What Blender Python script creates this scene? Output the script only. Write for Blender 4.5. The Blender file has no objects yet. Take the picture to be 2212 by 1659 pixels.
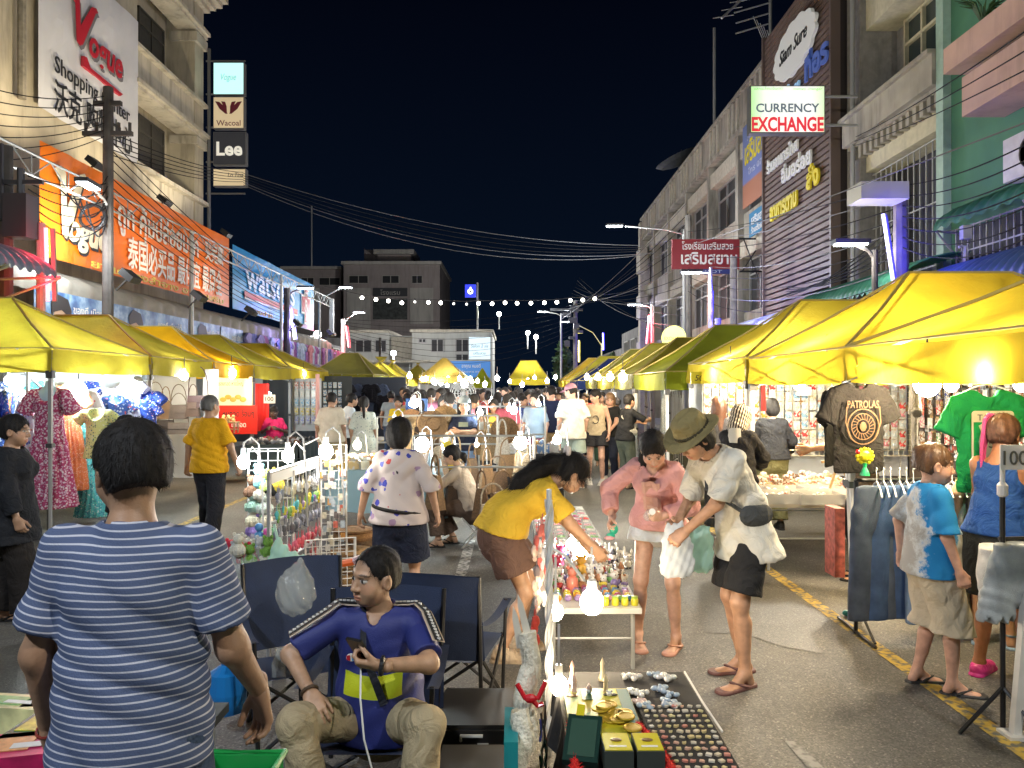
import bpy,math,random
import numpy as np
from mathutils import Vector,Matrix
random.seed(7);np.random.seed(7)
scene=bpy.context.scene
COL=scene.collection
# ---------------------------------------------------------------- camera
F,CX,HY,CH=1662.0,1106.0,835.0,1.80
cam=bpy.data.cameras.new('camera');camo=bpy.data.objects.new('camera',cam);COL.objects.link(camo)
cam.sensor_width=36.0;cam.lens=36.0*F/2212.0;cam.clip_start=.05;cam.clip_end=600
camo.location=(0,0,CH);camo.rotation_euler=(math.radians(90.19),0,0)
scene.camera=camo
# ---------------------------------------------------------------- night sky
W=bpy.data.worlds.new('World');scene.world=W;W.use_nodes=True
nt=W.node_tree;nt.nodes.clear()
wo=nt.nodes.new('ShaderNodeOutputWorld');bg=nt.nodes.new('ShaderNodeBackground')
tc=nt.nodes.new('ShaderNodeTexCoord');sx=nt.nodes.new('ShaderNodeSeparateXYZ');rp=nt.nodes.new('ShaderNodeValToRGB')
nt.links.new(tc.outputs['Generated'],sx.inputs[0]);nt.links.new(sx.outputs['Z'],rp.inputs[0])
rp.color_ramp.elements[0].color=(.0042,.0105,.026,1);rp.color_ramp.elements[0].position=0.0
rp.color_ramp.elements[1].color=(.0010,.0018,.0062,1);rp.color_ramp.elements[1].position=.5
nt.links.new(rp.outputs[0],bg.inputs['Color']);bg.inputs['Strength'].default_value=.42
nt.links.new(bg.outputs[0],wo.inputs[0])
vs=scene.view_settings
vs.view_transform='Standard';vs.look='None';vs.gamma=1;vs.exposure=0.6
try: vs.use_curve_mapping=False
except Exception: pass
cy=scene.cycles
cy.use_denoising=True
try: cy.denoiser='OPENIMAGEDENOISE'
except Exception: pass
cy.max_bounces=5;cy.diffuse_bounces=3;cy.glossy_bounces=2;cy.transmission_bounces=5;cy.transparent_max_bounces=10
cy.sample_clamp_indirect=4.0;cy.caustics_reflective=False;cy.caustics_refractive=False
try: cy.use_light_tree=True
except Exception: pass
# ---------------------------------------------------------------- helpers
R=math.radians
def at(px,py,d): return Vector(((px-CX)/F*d,d,CH+(HY-py)/F*d))     # a point d metres up the street
def wx(px,d): return (px-CX)/F*d
def hz(py,d): return CH+(HY-py)/F*d
def lerp(a,b,t): return a+(b-a)*t
MATS={}
def mat(name,col=(.5,.5,.5),rough=.6,metal=0.,var=0.,vscale=8.,bump=0.,bscale=60.,emit=0.,ecol=None,trans=0.,alpha=1.,objcol=False,coat=0.,dirt=0.,spec=.5,transl=0.,wr=0.):
    if name in MATS: return MATS[name]
    m=bpy.data.materials.new(name);m.use_nodes=True;t=m.node_tree;n=t.nodes;L=t.links.new
    b=n['Principled BSDF'];o=n['Material Output']
    b.inputs['Roughness'].default_value=rough;b.inputs['Metallic'].default_value=metal
    b.inputs['Specular IOR Level'].default_value=spec;b.inputs['Coat Weight'].default_value=coat
    b.inputs['Transmission Weight'].default_value=trans;b.inputs['Alpha'].default_value=alpha
    base=None
    rgb=n.new('ShaderNodeRGB');rgb.outputs[0].default_value=(*col,1);base=rgb.outputs[0]
    if objcol:
        oi=n.new('ShaderNodeObjectInfo');base=oi.outputs['Color']
    co=n.new('ShaderNodeTexCoord')
    if var > 0:
        nz=n.new('ShaderNodeTexNoise');nz.inputs['Scale'].default_value=vscale;nz.inputs['Detail'].default_value=5
        L(co.outputs['Object'],nz.inputs['Vector'])
        mr=n.new('ShaderNodeMapRange');mr.inputs[1].default_value=.3;mr.inputs[2].default_value=.7
        mr.inputs[3].default_value=1-var;mr.inputs[4].default_value=1+var
        L(nz.outputs[0],mr.inputs[0])
        mx=n.new('ShaderNodeVectorMath');mx.operation='SCALE';L(base,mx.inputs[0]);L(mr.outputs[0],mx.inputs['Scale']);base=mx.outputs[0]
    if dirt > 0:
        mp=n.new('ShaderNodeMapping');mp.inputs['Scale'].default_value=(1.6,1.6,.22);L(co.outputs['Object'],mp.inputs[0])
        n2=n.new('ShaderNodeTexNoise');n2.inputs['Scale'].default_value=1.7;n2.inputs['Detail'].default_value=7;n2.inputs['Roughness'].default_value=.68
        L(mp.outputs[0],n2.inputs['Vector'])
        cr=n.new('ShaderNodeMapRange');cr.inputs[1].default_value=.48;cr.inputs[2].default_value=.72;cr.inputs[3].default_value=0;cr.inputs[4].default_value=dirt
        L(n2.outputs[0],cr.inputs[0])
        mm=n.new('ShaderNodeMix');mm.data_type='RGBA';L(cr.outputs[0],mm.inputs[0]);L(base,mm.inputs[6]);mm.inputs[7].default_value=(.035,.032,.028,1);base=mm.outputs[2]
    L(base,b.inputs['Base Color'])
    if bump > 0:
        nb=n.new('ShaderNodeTexNoise');nb.inputs['Scale'].default_value=bscale;nb.inputs['Detail'].default_value=4;L(co.outputs['Object'],nb.inputs['Vector'])
        bp=n.new('ShaderNodeBump');bp.inputs['Strength'].default_value=bump;bp.inputs['Distance'].default_value=.01
        L(nb.outputs[0],bp.inputs['Height']);L(bp.outputs[0],b.inputs['Normal'])
        if wr > 0:
            n3=n.new('ShaderNodeTexNoise');n3.inputs['Scale'].default_value=9;n3.inputs['Detail'].default_value=3;n3.inputs['Distortion'].default_value=1.6;L(co.outputs['Object'],n3.inputs['Vector'])
            b3=n.new('ShaderNodeBump');b3.inputs['Strength'].default_value=wr;b3.inputs['Distance'].default_value=.035;L(n3.outputs[0],b3.inputs['Height']);L(b3.outputs[0],bp.inputs['Normal'])
    if emit > 0:
        b.inputs['Emission Color'].default_value=(*(ecol or col),1);b.inputs['Emission Strength'].default_value=emit
    if transl > 0:
        tr=n.new('ShaderNodeBsdfTranslucent');L(base,tr.inputs['Color']);ms=n.new('ShaderNodeMixShader');ms.inputs[0].default_value=transl
        L(b.outputs[0],ms.inputs[1]);L(tr.outputs[0],ms.inputs[2]);L(ms.outputs[0],o.inputs[0])
    MATS[name]=m;return m
def nodemat(name,fn,rough=.7,**k):
    """material whose base colour comes from fn(nodes, link, texcoord) -> colour socket"""
    if name in MATS: return MATS[name]
    m=mat(name,(.5,.5,.5),rough,**k);t=m.node_tree;b=t.nodes['Principled BSDF']
    co=[x for x in t.nodes if x.type == 'TEX_COORD'][0]
    s=fn(t.nodes,t.links.new,co)
    for l in list(b.inputs['Base Color'].links): t.links.remove(l)
    t.links.new(s,b.inputs['Base Color'])
    for x in t.nodes:
        if x.type == 'BSDF_TRANSLUCENT': t.links.new(s,x.inputs['Color'])
    return m
def ramp(n,L,fac,stops,const=False):
    r=n.new('ShaderNodeValToRGB');L(fac,r.inputs[0]);e=r.color_ramp.elements
    if const: r.color_ramp.interpolation='CONSTANT'
    e[0].position,e[0].color=stops[0][0],(*stops[0][1],1)
    e[1].position,e[1].color=stops[1][0],(*stops[1][1],1)
    for p,c in stops[2:]: x=e.new(p);x.color=(*c,1)
    return r.outputs[0]

class MB:
    def __init__(s): s.v=[];s.f=[];s.m=[];s.c=0
    def add(s,vs,fs,m=0):
        o=len(s.v);s.v += [tuple(x) for x in vs];s.f += [tuple(i+o for i in f) for f in fs];s.m += [m]*len(fs);return s
    def box(s,c,d,rot=None,m=0):
        x,y,z=d[0]/2,d[1]/2,d[2]/2
        vs=[Vector(q) for q in ((-x,-y,-z),(x,-y,-z),(x,y,-z),(-x,y,-z),(-x,-y,z),(x,-y,z),(x,y,z),(-x,y,z))]
        if rot is not None:
            M=rot if isinstance(rot,Matrix) else Matrix.Rotation(rot,3,'Z');vs=[M @ q for q in vs]
        c=Vector(c);return s.add([q+c for q in vs],[(0,3,2,1),(4,5,6,7),(0,1,5,4),(1,2,6,5),(2,3,7,6),(3,0,4,7)],m)
    def span(s,a,b,m=0):
        a=Vector(a);b=Vector(b);return s.box((a+b)/2,[abs(q) for q in (b-a)],None,m)
    def tube(s,pts,r,n=6,m=0,cap=True):
        pts=[Vector(p) for p in pts];rs=r if isinstance(r,(list,tuple)) else [r]*len(pts);vs=[];prev=None
        for i,p in enumerate(pts):
            t=(pts[min(i+1,len(pts)-1)]-pts[max(i-1,0)])
            t=t.normalized() if t.length > 1e-9 else Vector((0,0,1))
            if prev is None: a=t.cross(Vector((0,0,1)) if abs(t.z) < .9 else Vector((1,0,0))).normalized()
            else: a=(prev - t*prev.dot(t));a=a.normalized() if a.length > 1e-6 else t.orthogonal().normalized()
            prev=a;b=t.cross(a)
            for k in range(n): w=2*math.pi*k/n+(.785 if n == 4 else 0);vs.append(p+(a*math.cos(w)+b*math.sin(w))*rs[i])
        fs=[(i*n+k,i*n+(k+1) % n,(i+1)*n+(k+1) % n,(i+1)*n+k) for i in range(len(pts)-1) for k in range(n)]
        if cap: fs += [tuple(reversed(range(n))),tuple((len(pts)-1)*n+k for k in range(n))]
        return s.add(vs,fs,m)
    def lathe(s,prof,c=(0,0,0),n=14,m=0,M=None,sx=1.,sy=1.):
        vs=[];c=Vector(c)
        for r,z in prof:
            for k in range(n):
                w=2*math.pi*k/n;q=Vector((r*math.cos(w)*sx,r*math.sin(w)*sy,z));vs.append((M @ q if M else q)+c)
        fs=[(i*n+k,i*n+(k+1) % n,(i+1)*n+(k+1) % n,(i+1)*n+k) for i in range(len(prof)-1) for k in range(n)]
        if prof[0][0] > 1e-6: fs.append(tuple(reversed(range(n))))
        if prof[-1][0] > 1e-6: fs.append(tuple((len(prof)-1)*n+k for k in range(n)))
        return s.add(vs,fs,m)
    def ball(s,c,r,n=10,k=6,m=0,M=None):
        if not isinstance(r,(tuple,list)): r=(r,r,r)
        prof=[(math.sin(math.pi*i/k),-math.cos(math.pi*i/k)) for i in range(k+1)];vs=[];c=Vector(c)
        for a,z in prof:
            for j in range(n):
                w=2*math.pi*j/n;q=Vector((a*math.cos(w)*r[0],a*math.sin(w)*r[1],z*r[2]));vs.append((M @ q if M else q)+c)
        fs=[(i*n+j,i*n+(j+1) % n,(i+1)*n+(j+1) % n,(i+1)*n+j) for i in range(k) for j in range(n)]
        return s.add(vs,fs,m)
    def prism(s,poly,M,th,m=0):
        """polygon in the local xy plane, thickness th along local z"""
        n=len(poly);vs=[M @ Vector((x,y,0)) for x,y in poly]+[M @ Vector((x,y,th)) for x,y in poly]
        return s.add(vs,[tuple(reversed(range(n))),tuple(range(n,2*n))]+[(i,(i+1) % n,n+(i+1) % n,n+i) for i in range(n)],m)
    def grid(s,fn,nu,nv,m=0,th=0.):
        vs=[Vector(fn(i/nu,j/nv)) for j in range(nv+1) for i in range(nu+1)]
        fs=[(j*(nu+1)+i,j*(nu+1)+i+1,(j+1)*(nu+1)+i+1,(j+1)*(nu+1)+i) for j in range(nv) for i in range(nu)]
        return s.add(vs,fs,m)
    def mesh(s,name,mats,smooth=False):
        me=bpy.data.meshes.new(name);me.from_pydata(s.v,[],s.f)
        for q in (mats if isinstance(mats,(list,tuple)) else [mats]): me.materials.append(q)
        if any(s.m): me.polygons.foreach_set('material_index',s.m)
        if smooth: me.polygons.foreach_set('use_smooth',[True]*len(s.f))
        me.update();return me
    def build(s,name,mats,parent=None,smooth=False,loc=None,rz=None):
        return link(name,s.mesh(name,mats,smooth),parent,loc,rz)
def link(name,data,parent=None,loc=None,rz=None):
    o=bpy.data.objects.new(name,data);COL.objects.link(o)
    if parent: o.parent=parent
    if loc is not None: o.location=loc
    if rz is not None: o.rotation_euler=(0,0,rz) if not isinstance(rz,(tuple,list)) else rz
    return o
def tag(o,label=None,cat=None,group=None,kind=None):
    if label: o['label']=label
    if cat: o['category']=cat
    if group: o['group']=group
    if kind: o['kind']=kind
    return o
def thing(name,label,cat,loc=(0,0,0),rz=0,group=None):
    return tag(link(name,None,None,loc,rz),label,cat,group)
KIDS={}
def copy_tree(o,parent=None):
    c=o.copy();COL.objects.link(c)
    if parent: c.parent=parent;c.matrix_parent_inverse=o.matrix_parent_inverse.copy()
    for ch in o.children: copy_tree(ch,c)
    return c
FONT_CACHE={}
def lettering(body,size,M,m,parent=None,ext=.004,bold=0.,shear=0.,w=None,align='CENTER',name='lettering'):
    """raised letters; M maps local xy (text plane) + z (outwards) into the parent's space; w fits the width"""
    key=(body,bold,shear)
    if key not in FONT_CACHE:
        cu=bpy.data.curves.new('text','FONT');cu.body=body;cu.size=1;cu.align_x='LEFT';cu.shear=shear;cu.offset=bold;cu.resolution_u=3
        tmp=bpy.data.objects.new('text',cu);COL.objects.link(tmp);bpy.context.view_layer.update()
        me=bpy.data.meshes.new_from_object(tmp.evaluated_get(bpy.context.evaluated_depsgraph_get()))
        bpy.data.objects.remove(tmp);bpy.data.curves.remove(cu)
        n=len(me.vertices);a=np.empty(n*3,np.float32);me.vertices.foreach_get('co',a)
        FONT_CACHE[key]=(a.reshape(-1,3),[tuple(p.vertices) for p in me.polygons]);bpy.data.meshes.remove(me)
    a,fs=FONT_CACHE[key]
    if len(a) == 0: return None
    lo,hi=a.min(0),a.max(0);sc=size/ max(.72,1e-6) * .72;sxx=sc if w is None else w/(hi[0]-lo[0])
    ox={'CENTER': (lo[0]+hi[0])/2,'LEFT': lo[0]}[align]
    me=bpy.data.meshes.new(name)
    vs=[M @ Vector(((x-ox)*sxx,y*sc,ext)) for x,y,z in a];n=len(vs)
    back=[M @ Vector(((x-ox)*sxx,y*sc,0)) for x,y,z in a]
    ed={}
    for f in fs:
        for i in range(len(f)):
            e=(f[i],f[(i+1) % len(f)]);k=(min(e),max(e));ed[k]=None if k in ed else e
    sides=[(e[1],e[0],e[0]+n,e[1]+n) for e in ed.values() if e]
    me.from_pydata(vs+back,[],fs+sides);me.materials.append(m);me.update()
    return link(name,me,parent)
def frame(o,xdir,ydir=(0,0,1)):
    """matrix with local x along xdir, local y along ydir, at o"""
    x=Vector(xdir).normalized();y=Vector(ydir);y=(y-x*y.dot(x)).normalized();z=x.cross(y)
    return Matrix(((x.x,y.x,z.x,o[0]),(x.y,y.y,z.y,o[1]),(x.z,y.z,z.z,o[2]),(0,0,0,1)))
def sag(a,b,drop,n=14):
    a=Vector(a);b=Vector(b);return [a.lerp(b,i/n)-Vector((0,0,drop*4*(i/n)*(1-i/n))) for i in range(n+1)]
# ---------------------------------------------------------------- people: one signed-distance body each, meshed once
f32=np.float32
def vec(*a): return np.array(a,f32)
def nrm(v): v=np.asarray(v,f32);return v/max(float(np.linalg.norm(v)),1e-9)
def smin(a,b,k):
    h=np.clip(.5+.5*(b-a)/k,0,1);return b*(1-h)+a*h-k*h*(1-h)
def rcone(P,a,b,r1,r2):
    a=np.asarray(a,f32);ba=np.asarray(b,f32)-a;pa=P-a;l2=max(float(ba@ba),1e-9);t=np.clip((pa@ba)/l2,0,1)
    q=pa-t[:,None]*ba;return np.sqrt((q*q).sum(1))-(r1+(r2-r1)*t)
def ecap(P,a,b,r1,r2,ax,flat):
    """capsule squeezed by `flat` along axis ax"""
    a=np.asarray(a,f32);b=np.asarray(b,f32);ax=np.asarray(ax,f32);k=1/flat-1
    pa=P-a;pa=pa+(pa@ax)[:,None]*ax*k;ba=b-a;ba=ba+(ba@ax)*ax*k
    t=np.clip((pa@ba)/max(float(ba@ba),1e-9),0,1);q=pa-t[:,None]*ba
    return (np.sqrt((q*q).sum(1))-(r1+(r2-r1)*t))*(.5+.5*flat)
def ell(P,c,r,B=None):
    q=P-np.asarray(c,f32)
    if B is not None: q=q@B.T
    r=np.asarray(r,f32);k0=np.sqrt(((q/r)**2).sum(1));k1=np.sqrt(((q/(r*r))**2).sum(1));return k0*(k0-1)/np.maximum(k1,1e-6)
def half(P,c,n): return (P-np.asarray(c,f32))@nrm(n)
def fold(P,s=1.,seed=0.):
    x,y,z=P[:,0]*s,P[:,1]*s,P[:,2]*s
    a=1-2*np.abs(np.sin(14*x+5*np.sin(6*z+seed)+9*z+7*y+seed));b=1-2*np.abs(np.sin(17*z+11*x+4*np.sin(8*y+seed*2)-6*y+seed*1.7))
    m=np.sin(5*x+7*z+seed*3)*.5+.5;return .75*a*m+.5*b*(1-m)+.25*np.sin(43*z+31*x+23*y+seed)
def surf(fn,lo,hi,h):
    """surface nets of fn<0 in the box, evaluated only near the surface"""
    B=6;lo=np.asarray(lo,f32)-2*h;hi=np.asarray(hi,f32)+2*h
    nb=np.ceil((hi-lo)/(B*h)).astype(int);n=nb*B
    cc=[lo[i]+(np.arange(nb[i])+.5)*B*h-h*.5 for i in range(3)]
    C=np.stack(np.meshgrid(*cc,indexing='ij'),-1).reshape(-1,3).astype(f32)
    dc=fn(C).reshape(nb);D=dc.repeat(B,0).repeat(B,1).repeat(B,2).astype(f32)
    act=np.abs(dc) < B*h*1.15
    ii=np.argwhere(act)
    if len(ii) == 0: return np.zeros((0,3)),np.zeros((0,4),int)
    off=np.stack(np.meshgrid(*[np.arange(B)]*3,indexing='ij'),-1).reshape(-1,3)
    idx=(ii[:,None,:]*B+off[None]).reshape(-1,3)
    D[idx[:,0],idx[:,1],idx[:,2]]=fn((lo+idx*h).astype(f32))
    S=D < 0;c=S.astype(np.int8)
    t=sum(c[i:n[0]-1+i,j:n[1]-1+j,k:n[2]-1+k] for i in (0,1) for j in (0,1) for k in (0,1))
    cells=np.argwhere((t > 0) & (t < 8));cid=-np.ones(n-1,int);cid[tuple(cells.T)]=np.arange(len(cells))
    acc=np.zeros((len(cells),3),f32);cnt=np.zeros(len(cells),f32)
    cr=[(i,j,k) for i in (0,1) for j in (0,1) for k in (0,1)]
    for a in cr:
        for ax in range(3):
            if a[ax]: continue
            b=list(a);b[ax]=1
            da=D[cells[:,0]+a[0],cells[:,1]+a[1],cells[:,2]+a[2]];db=D[cells[:,0]+b[0],cells[:,1]+b[1],cells[:,2]+b[2]]
            m=(da < 0) != (db < 0);tt=np.where(m,da/np.where(m,da-db,1),0)
            p=np.array(a,f32)[None].repeat(len(cells),0);p[:,ax] += tt;acc[m] += p[m];cnt[m] += 1
    V=lo+(cells+acc/np.maximum(cnt,1)[:,None])*h
    Q=[]
    for ax in range(3):
        u,w=(ax+1) % 3,(ax+2) % 3
        sl=[slice(1,n[i]-1) for i in range(3)];sl[ax]=slice(0,n[ax]-1);s2=list(sl);s2[ax]=slice(1,n[ax])
        A=S[tuple(sl)];Bq=S[tuple(s2)];e=np.argwhere(A != Bq)
        if len(e) == 0: continue
        flip=~A[tuple(e.T)];o=np.array([0 if i == ax else 1 for i in range(3)]);e=e+o
        def cell(du,dw):
            q=e.copy();q[:,u] -= du;q[:,w] -= dw;return cid[q[:,0],q[:,1],q[:,2]]
        q=np.stack([cell(1,1),cell(0,1),cell(0,0),cell(1,0)],1);q[flip]=q[flip][:,::-1];Q.append(q)
    Q=np.concatenate(Q);return V,Q[(Q >= 0).all(1)]
def npmesh(name,V,Q,m,smooth=True,attrs=None,col=None):
    me=bpy.data.meshes.new(name);nv,nq=len(V),len(Q)
    me.vertices.add(nv);me.vertices.foreach_set('co',np.asarray(V,f32).ravel())
    me.loops.add(nq*4);me.loops.foreach_set('vertex_index',np.asarray(Q,np.int32).ravel())
    me.polygons.add(nq);me.polygons.foreach_set('loop_start',np.arange(0,nq*4,4,dtype=np.int32))
    try: me.polygons.foreach_set('loop_total',np.full(nq,4,np.int32))
    except Exception: pass
    me.update(calc_edges=True)
    if smooth: me.polygons.foreach_set('use_smooth',np.ones(nq,bool))
    for k,v in (attrs or {}).items():
        a=me.attributes.new(k,'FLOAT','POINT');a.data.foreach_set('value',np.asarray(v,f32))
    if col is not None:
        a=me.color_attributes.new('Col','FLOAT_COLOR','POINT');a.data.foreach_set('color',np.concatenate([col,np.ones((nv,1))],1).astype(f32).ravel())
    me.materials.append(m);me.validate();me.update();return me
def rotz(a): c,s=math.cos(a),math.sin(a);return np.array([[c,-s,0],[s,c,0],[0,0,1]],f32)
def rotx(a): c,s=math.cos(a),math.sin(a);return np.array([[1,0,0],[0,c,-s],[0,s,c]],f32)
def roty(a): c,s=math.cos(a),math.sin(a);return np.array([[c,0,s],[0,1,0],[-s,0,c]],f32)
def ik(a,t,l1,l2,hint):
    a=np.asarray(a,f32);t=np.asarray(t,f32);d=t-a;L=float(np.linalg.norm(d));L2=min(max(L,abs(l1-l2)+.01),l1+l2-.003);u=d/max(L,1e-6);t=a+u*L2
    x=(l1*l1-l2*l2+L2*L2)/(2*L2);y=math.sqrt(max(l1*l1-x*x,0));hh=np.asarray(hint,f32);hh=hh-u*float(hh@u);hh=nrm(hh)
    return a+u*x+hh*y,t
def skin_mat():
    def fn(n,L,co):
        a=n.new('ShaderNodeVertexColor');a.layer_name='Col'
        nz=n.new('ShaderNodeTexNoise');nz.inputs['Scale'].default_value=24;nz.inputs['Detail'].default_value=6;L(co.outputs['Object'],nz.inputs['Vector'])
        mr=n.new('ShaderNodeMapRange');mr.inputs[1].default_value=.3;mr.inputs[2].default_value=.7;mr.inputs[3].default_value=.84;mr.inputs[4].default_value=1.14;L(nz.outputs[0],mr.inputs[0])
        mx=n.new('ShaderNodeVectorMath');mx.operation='SCALE';L(a.outputs[0],mx.inputs[0]);L(mr.outputs[0],mx.inputs['Scale']);return mx.outputs[0]
    return nodemat('skin',fn,rough=.48,bump=.12,bscale=180)
def cloth(name,col=None,var=.12,rough=.85,**k): return MATS.get("cloth_"+name) or mat('cloth_'+name,col,rough,var=var,vscale=5,bump=.25,bscale=220,spec=.2,wr=.75,**k)
HAIRM=lambda: mat('hair',(.010,.0085,.0085),.62,var=.5,vscale=60,bump=.35,bscale=420,spec=.25)

def person(label,loc,rz,H=1.70,g=1.,fem=False,lean=0.,side=0.,twist=0.,pelvis=None,head=(0,0,0),L=None,Rr=None,fL=None,fR=None,
           kn=(0,1,0),top=None,bot=None,hair=None,shoes=None,skin=(.40,.23,.145),h=.012,sh=None,face=True,group=None,glasses=False,stubble=0.,cat='person',neckfwd=.0,cap=None,handh=None,kL=None,kR=None,headsc=1.03):
    """local frame: x right, y forward, z up, metres for a 1.72 m person, scaled to H"""
    s=H/1.72
    pc=vec(*(pelvis or (0,0,.95)))
    M=rotx(-R(lean))@roty(R(side));u=M@vec(0,0,1);Mt=M@rotz(R(twist));r,f=Mt@vec(1,0,0),Mt@vec(0,1,0)
    sw=sh or (.142 if fem else .163)
    M2=rotx(-R(lean*.35))@roty(R(side*.4));u0=M2@vec(0,0,1)
    waist=pc+u0*.13;chest=waist+u*.21;neckb=waist+u*.365+f*(-.01+neckfwd*.4);shz=waist+u*.316
    S={1: shz+r*sw,-1: shz-r*sw}
    Mh=rotz(R(head[0]))@rotx(-R(head[1]))@roty(R(head[2]));hr,hf,hu=Mh@vec(1,0,0),Mh@vec(0,1,0),Mh@vec(0,0,1)
    hc=neckb+nrm(u*.6+hu*.4)*.162+f*(.015+neckfwd)+hf*.012
    HB=np.stack([hr,hf,hu])                                          # world->head
    def to_h(P): return ((P-hc)@HB.T)/vec(headsc*(1+.3*max(g-1,0)),headsc,headsc)
    hipw=.088 if not fem else .092
    Mp=rotz(R(twist*.3));hip={1: pc+Mp@vec(hipw,0,-.03),-1: pc+Mp@vec(-hipw,0,-.03)}
    arms={}
    for sd,spec in ((1,Rr),(-1,L)):
        spec=dict(spec or {});w=spec.get('p')
        if w is None: w=S[sd]+r*sd*.06*1.2+vec(0,.04,-.49)
        el,w=ik(S[sd],w,.275,.245,spec.get('e',r*sd*.5-f*1.+vec(0,0,-.1)))
        hd=nrm(spec['d']) if 'd' in spec else nrm(w-el+vec(0,.02,-.03));n=spec.get('n');n=nrm(n) if n is not None else -r*sd
        n=nrm(n-hd*float(n@hd));arms[sd]=(S[sd],el,w,hd,n,spec.get('c',.35),spec.get('sp',0.))
    legs={}
    for sd,ft,kk in ((1,fR,kR),(-1,fL,kL)):
        ft=ft or ((sd*.105,0,0),0);an=vec(*ft[0])+vec(0,0,.085);k,an=ik(hip[sd],an,.43,.42,kk or kn)
        fd=rotz(R(ft[1]))@vec(0,1,0);pit=R(ft[2]) if len(ft) > 2 else 0;fd=nrm(fd*math.cos(pit)+vec(0,0,math.sin(pit)));legs[sd]=(hip[sd],k,an,fd)
    def torso(P,inf=0.,fl=.68):
        hw,ww,cw=(.148 if not fem else .155)*g+inf,(.128 if not fem else .112)*g+inf,(.148 if not fem else .135)*(.5+.5*g)+inf
        d=ecap(P,pc-u0*.02,waist,hw,ww,f,fl+.06);d=smin(d,ecap(P,waist,chest,ww,cw,f,fl),.05)
        for sd in (1,-1): d=smin(d,rcone(P,chest+u*.075+r*sd*.04,S[sd]-r*sd*.012,.066+inf*.8,.048+inf*.6),.035)
        d=smin(d,rcone(P,chest+u*.10,neckb,.075+inf*.6,.055+inf*.5),.045)
        if fem:
            for sd in (1,-1): d=smin(d,ell(P,chest+r*sd*.062+f*.075-u*.005,(.058+inf,.055+inf,.058+inf)),.035)
        elif g > 1.12: d=smin(d,ell(P,waist+f*.06*g-u*.02,(.11*g+inf,.075*g+inf,.12*g+inf)),.06)
        return d
    def armsdf(P,inf=0.,upto=1.):
        d=None
        for sd in (1,-1):
            a,e,w,*_=arms[sd];q=smin(rcone(P,a,e,.047*(.6+.4*g)+inf,.038+inf),rcone(P,e,w,.0385*(.7+.3*g)+inf,.026+inf),.03)
            d=q if d is None else np.minimum(d,q)
        return d
    def legsdf(P,inf=0.):
        d=None
        for sd in (1,-1):
            a,k,an,fd=legs[sd];cd=nrm(k-(a+an)/2+vec(0,1e-4,0));q=smin(rcone(P,a,k,.083*(.4+.6*g)+inf,.054+inf),rcone(P,k,an,.050+inf,.034+inf),.03)
            cm=k+(an-k)*.3-cd*.018;q=smin(q,rcone(P,cm,k+(an-k)*.62,.046+inf,.034+inf),.03)
            d=q if d is None else smin(d,q,.015)
        return d
    def feet(P):
        d=None
        for sd in (1,-1):
            a,k,an,fd=legs[sd];base=an-vec(0,0,.055);sdv=nrm(np.cross(fd,vec(0,0,1)))
            q=smin(rcone(P,an,base-fd*.03,.034,.032),rcone(P,an+fd*.01,base+fd*.11-vec(0,0,.012),.034,.022),.03)
            q=smin(q,ecap(P,base+fd*.06-vec(0,0,.008),base+fd*.15-vec(0,0,.014),.036,.036,vec(0,0,1),.42),.02)
            for t in range(5): q=smin(q,rcone(P,base+fd*.14+sdv*(t-2)*.015*1.-vec(0,0,.016),base+fd*(.185-.006*((t if sd > 0 else 4-t)))+sdv*(t-2)*.017-vec(0,0,.019),.010,.009),.006)
            q=np.maximum(q,-half(P,base-vec(0,0,.03),(0,0,1)))
            d=q if d is None else np.minimum(d,q)
        return d
    def body(P):
        d=torso(P);d=smin(d,armsdf(P),.035);d=smin(d,legsdf(P),.05);d=smin(d,rcone(P,neckb-u*.03,hc-hu*.06-hf*.012,.056,.05),.03)
        return smin(d,feet(P),.012)
    def headsdf(P):
        q=to_h(P);d=ell(q,(0,-.012,.03),(.076,.096,.088));d=smin(d,ell(q,(0,.018,-.03),(.065,.074,.084)),.03)
        d=smin(d,ell(q,(0,.048,-.086),(.041,.036,.030)),.032)
        for a in (1,-1):
            d=smin(d,ell(q,(.038*a,.052,-.042),(.030,.028,.034)),.028)
            d=smin(d,rcone(q,vec(.012*a,.088,.022),vec(.042*a,.072,.024),.011,.009),.012)
            e=ell(q,(.031*a,.099,.001),(.019,.014,.011));d=-smin(-d,e,.01)
            d=np.minimum(d,ell(q,(.031*a,.077,.0),(.014,.014,.0105)))
            e=ell(q,(.079*a,-.002,-.012),(.011,.021,.033));e=np.maximum(e,-ell(q,(.089*a,.004,-.012),(.008,.012,.022)));d=smin(d,e,.008)
        d=smin(d,rcone(q,vec(0,.086,.006),vec(0,.108,-.034),.008,.012),.012)
        for a in (1,-1): d=smin(d,ell(q,(.013*a,.095,-.038),(.009,.012,.009)),.008)
        d=smin(d,ell(q,(0,.088,-.067),(.023,.012,.007)),.006);d=smin(d,ell(q,(0,.086,-.079),(.020,.012,.0075)),.006)
        e=ell(q,(0,.1,-.0732),(.024,.012,.0028));d=np.maximum(d,-e)
        d=d*headsc
        return smin(d,rcone(P,neckb-u*.01,hc-hu*.05-hf*.012,.054,.049),.025)
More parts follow.
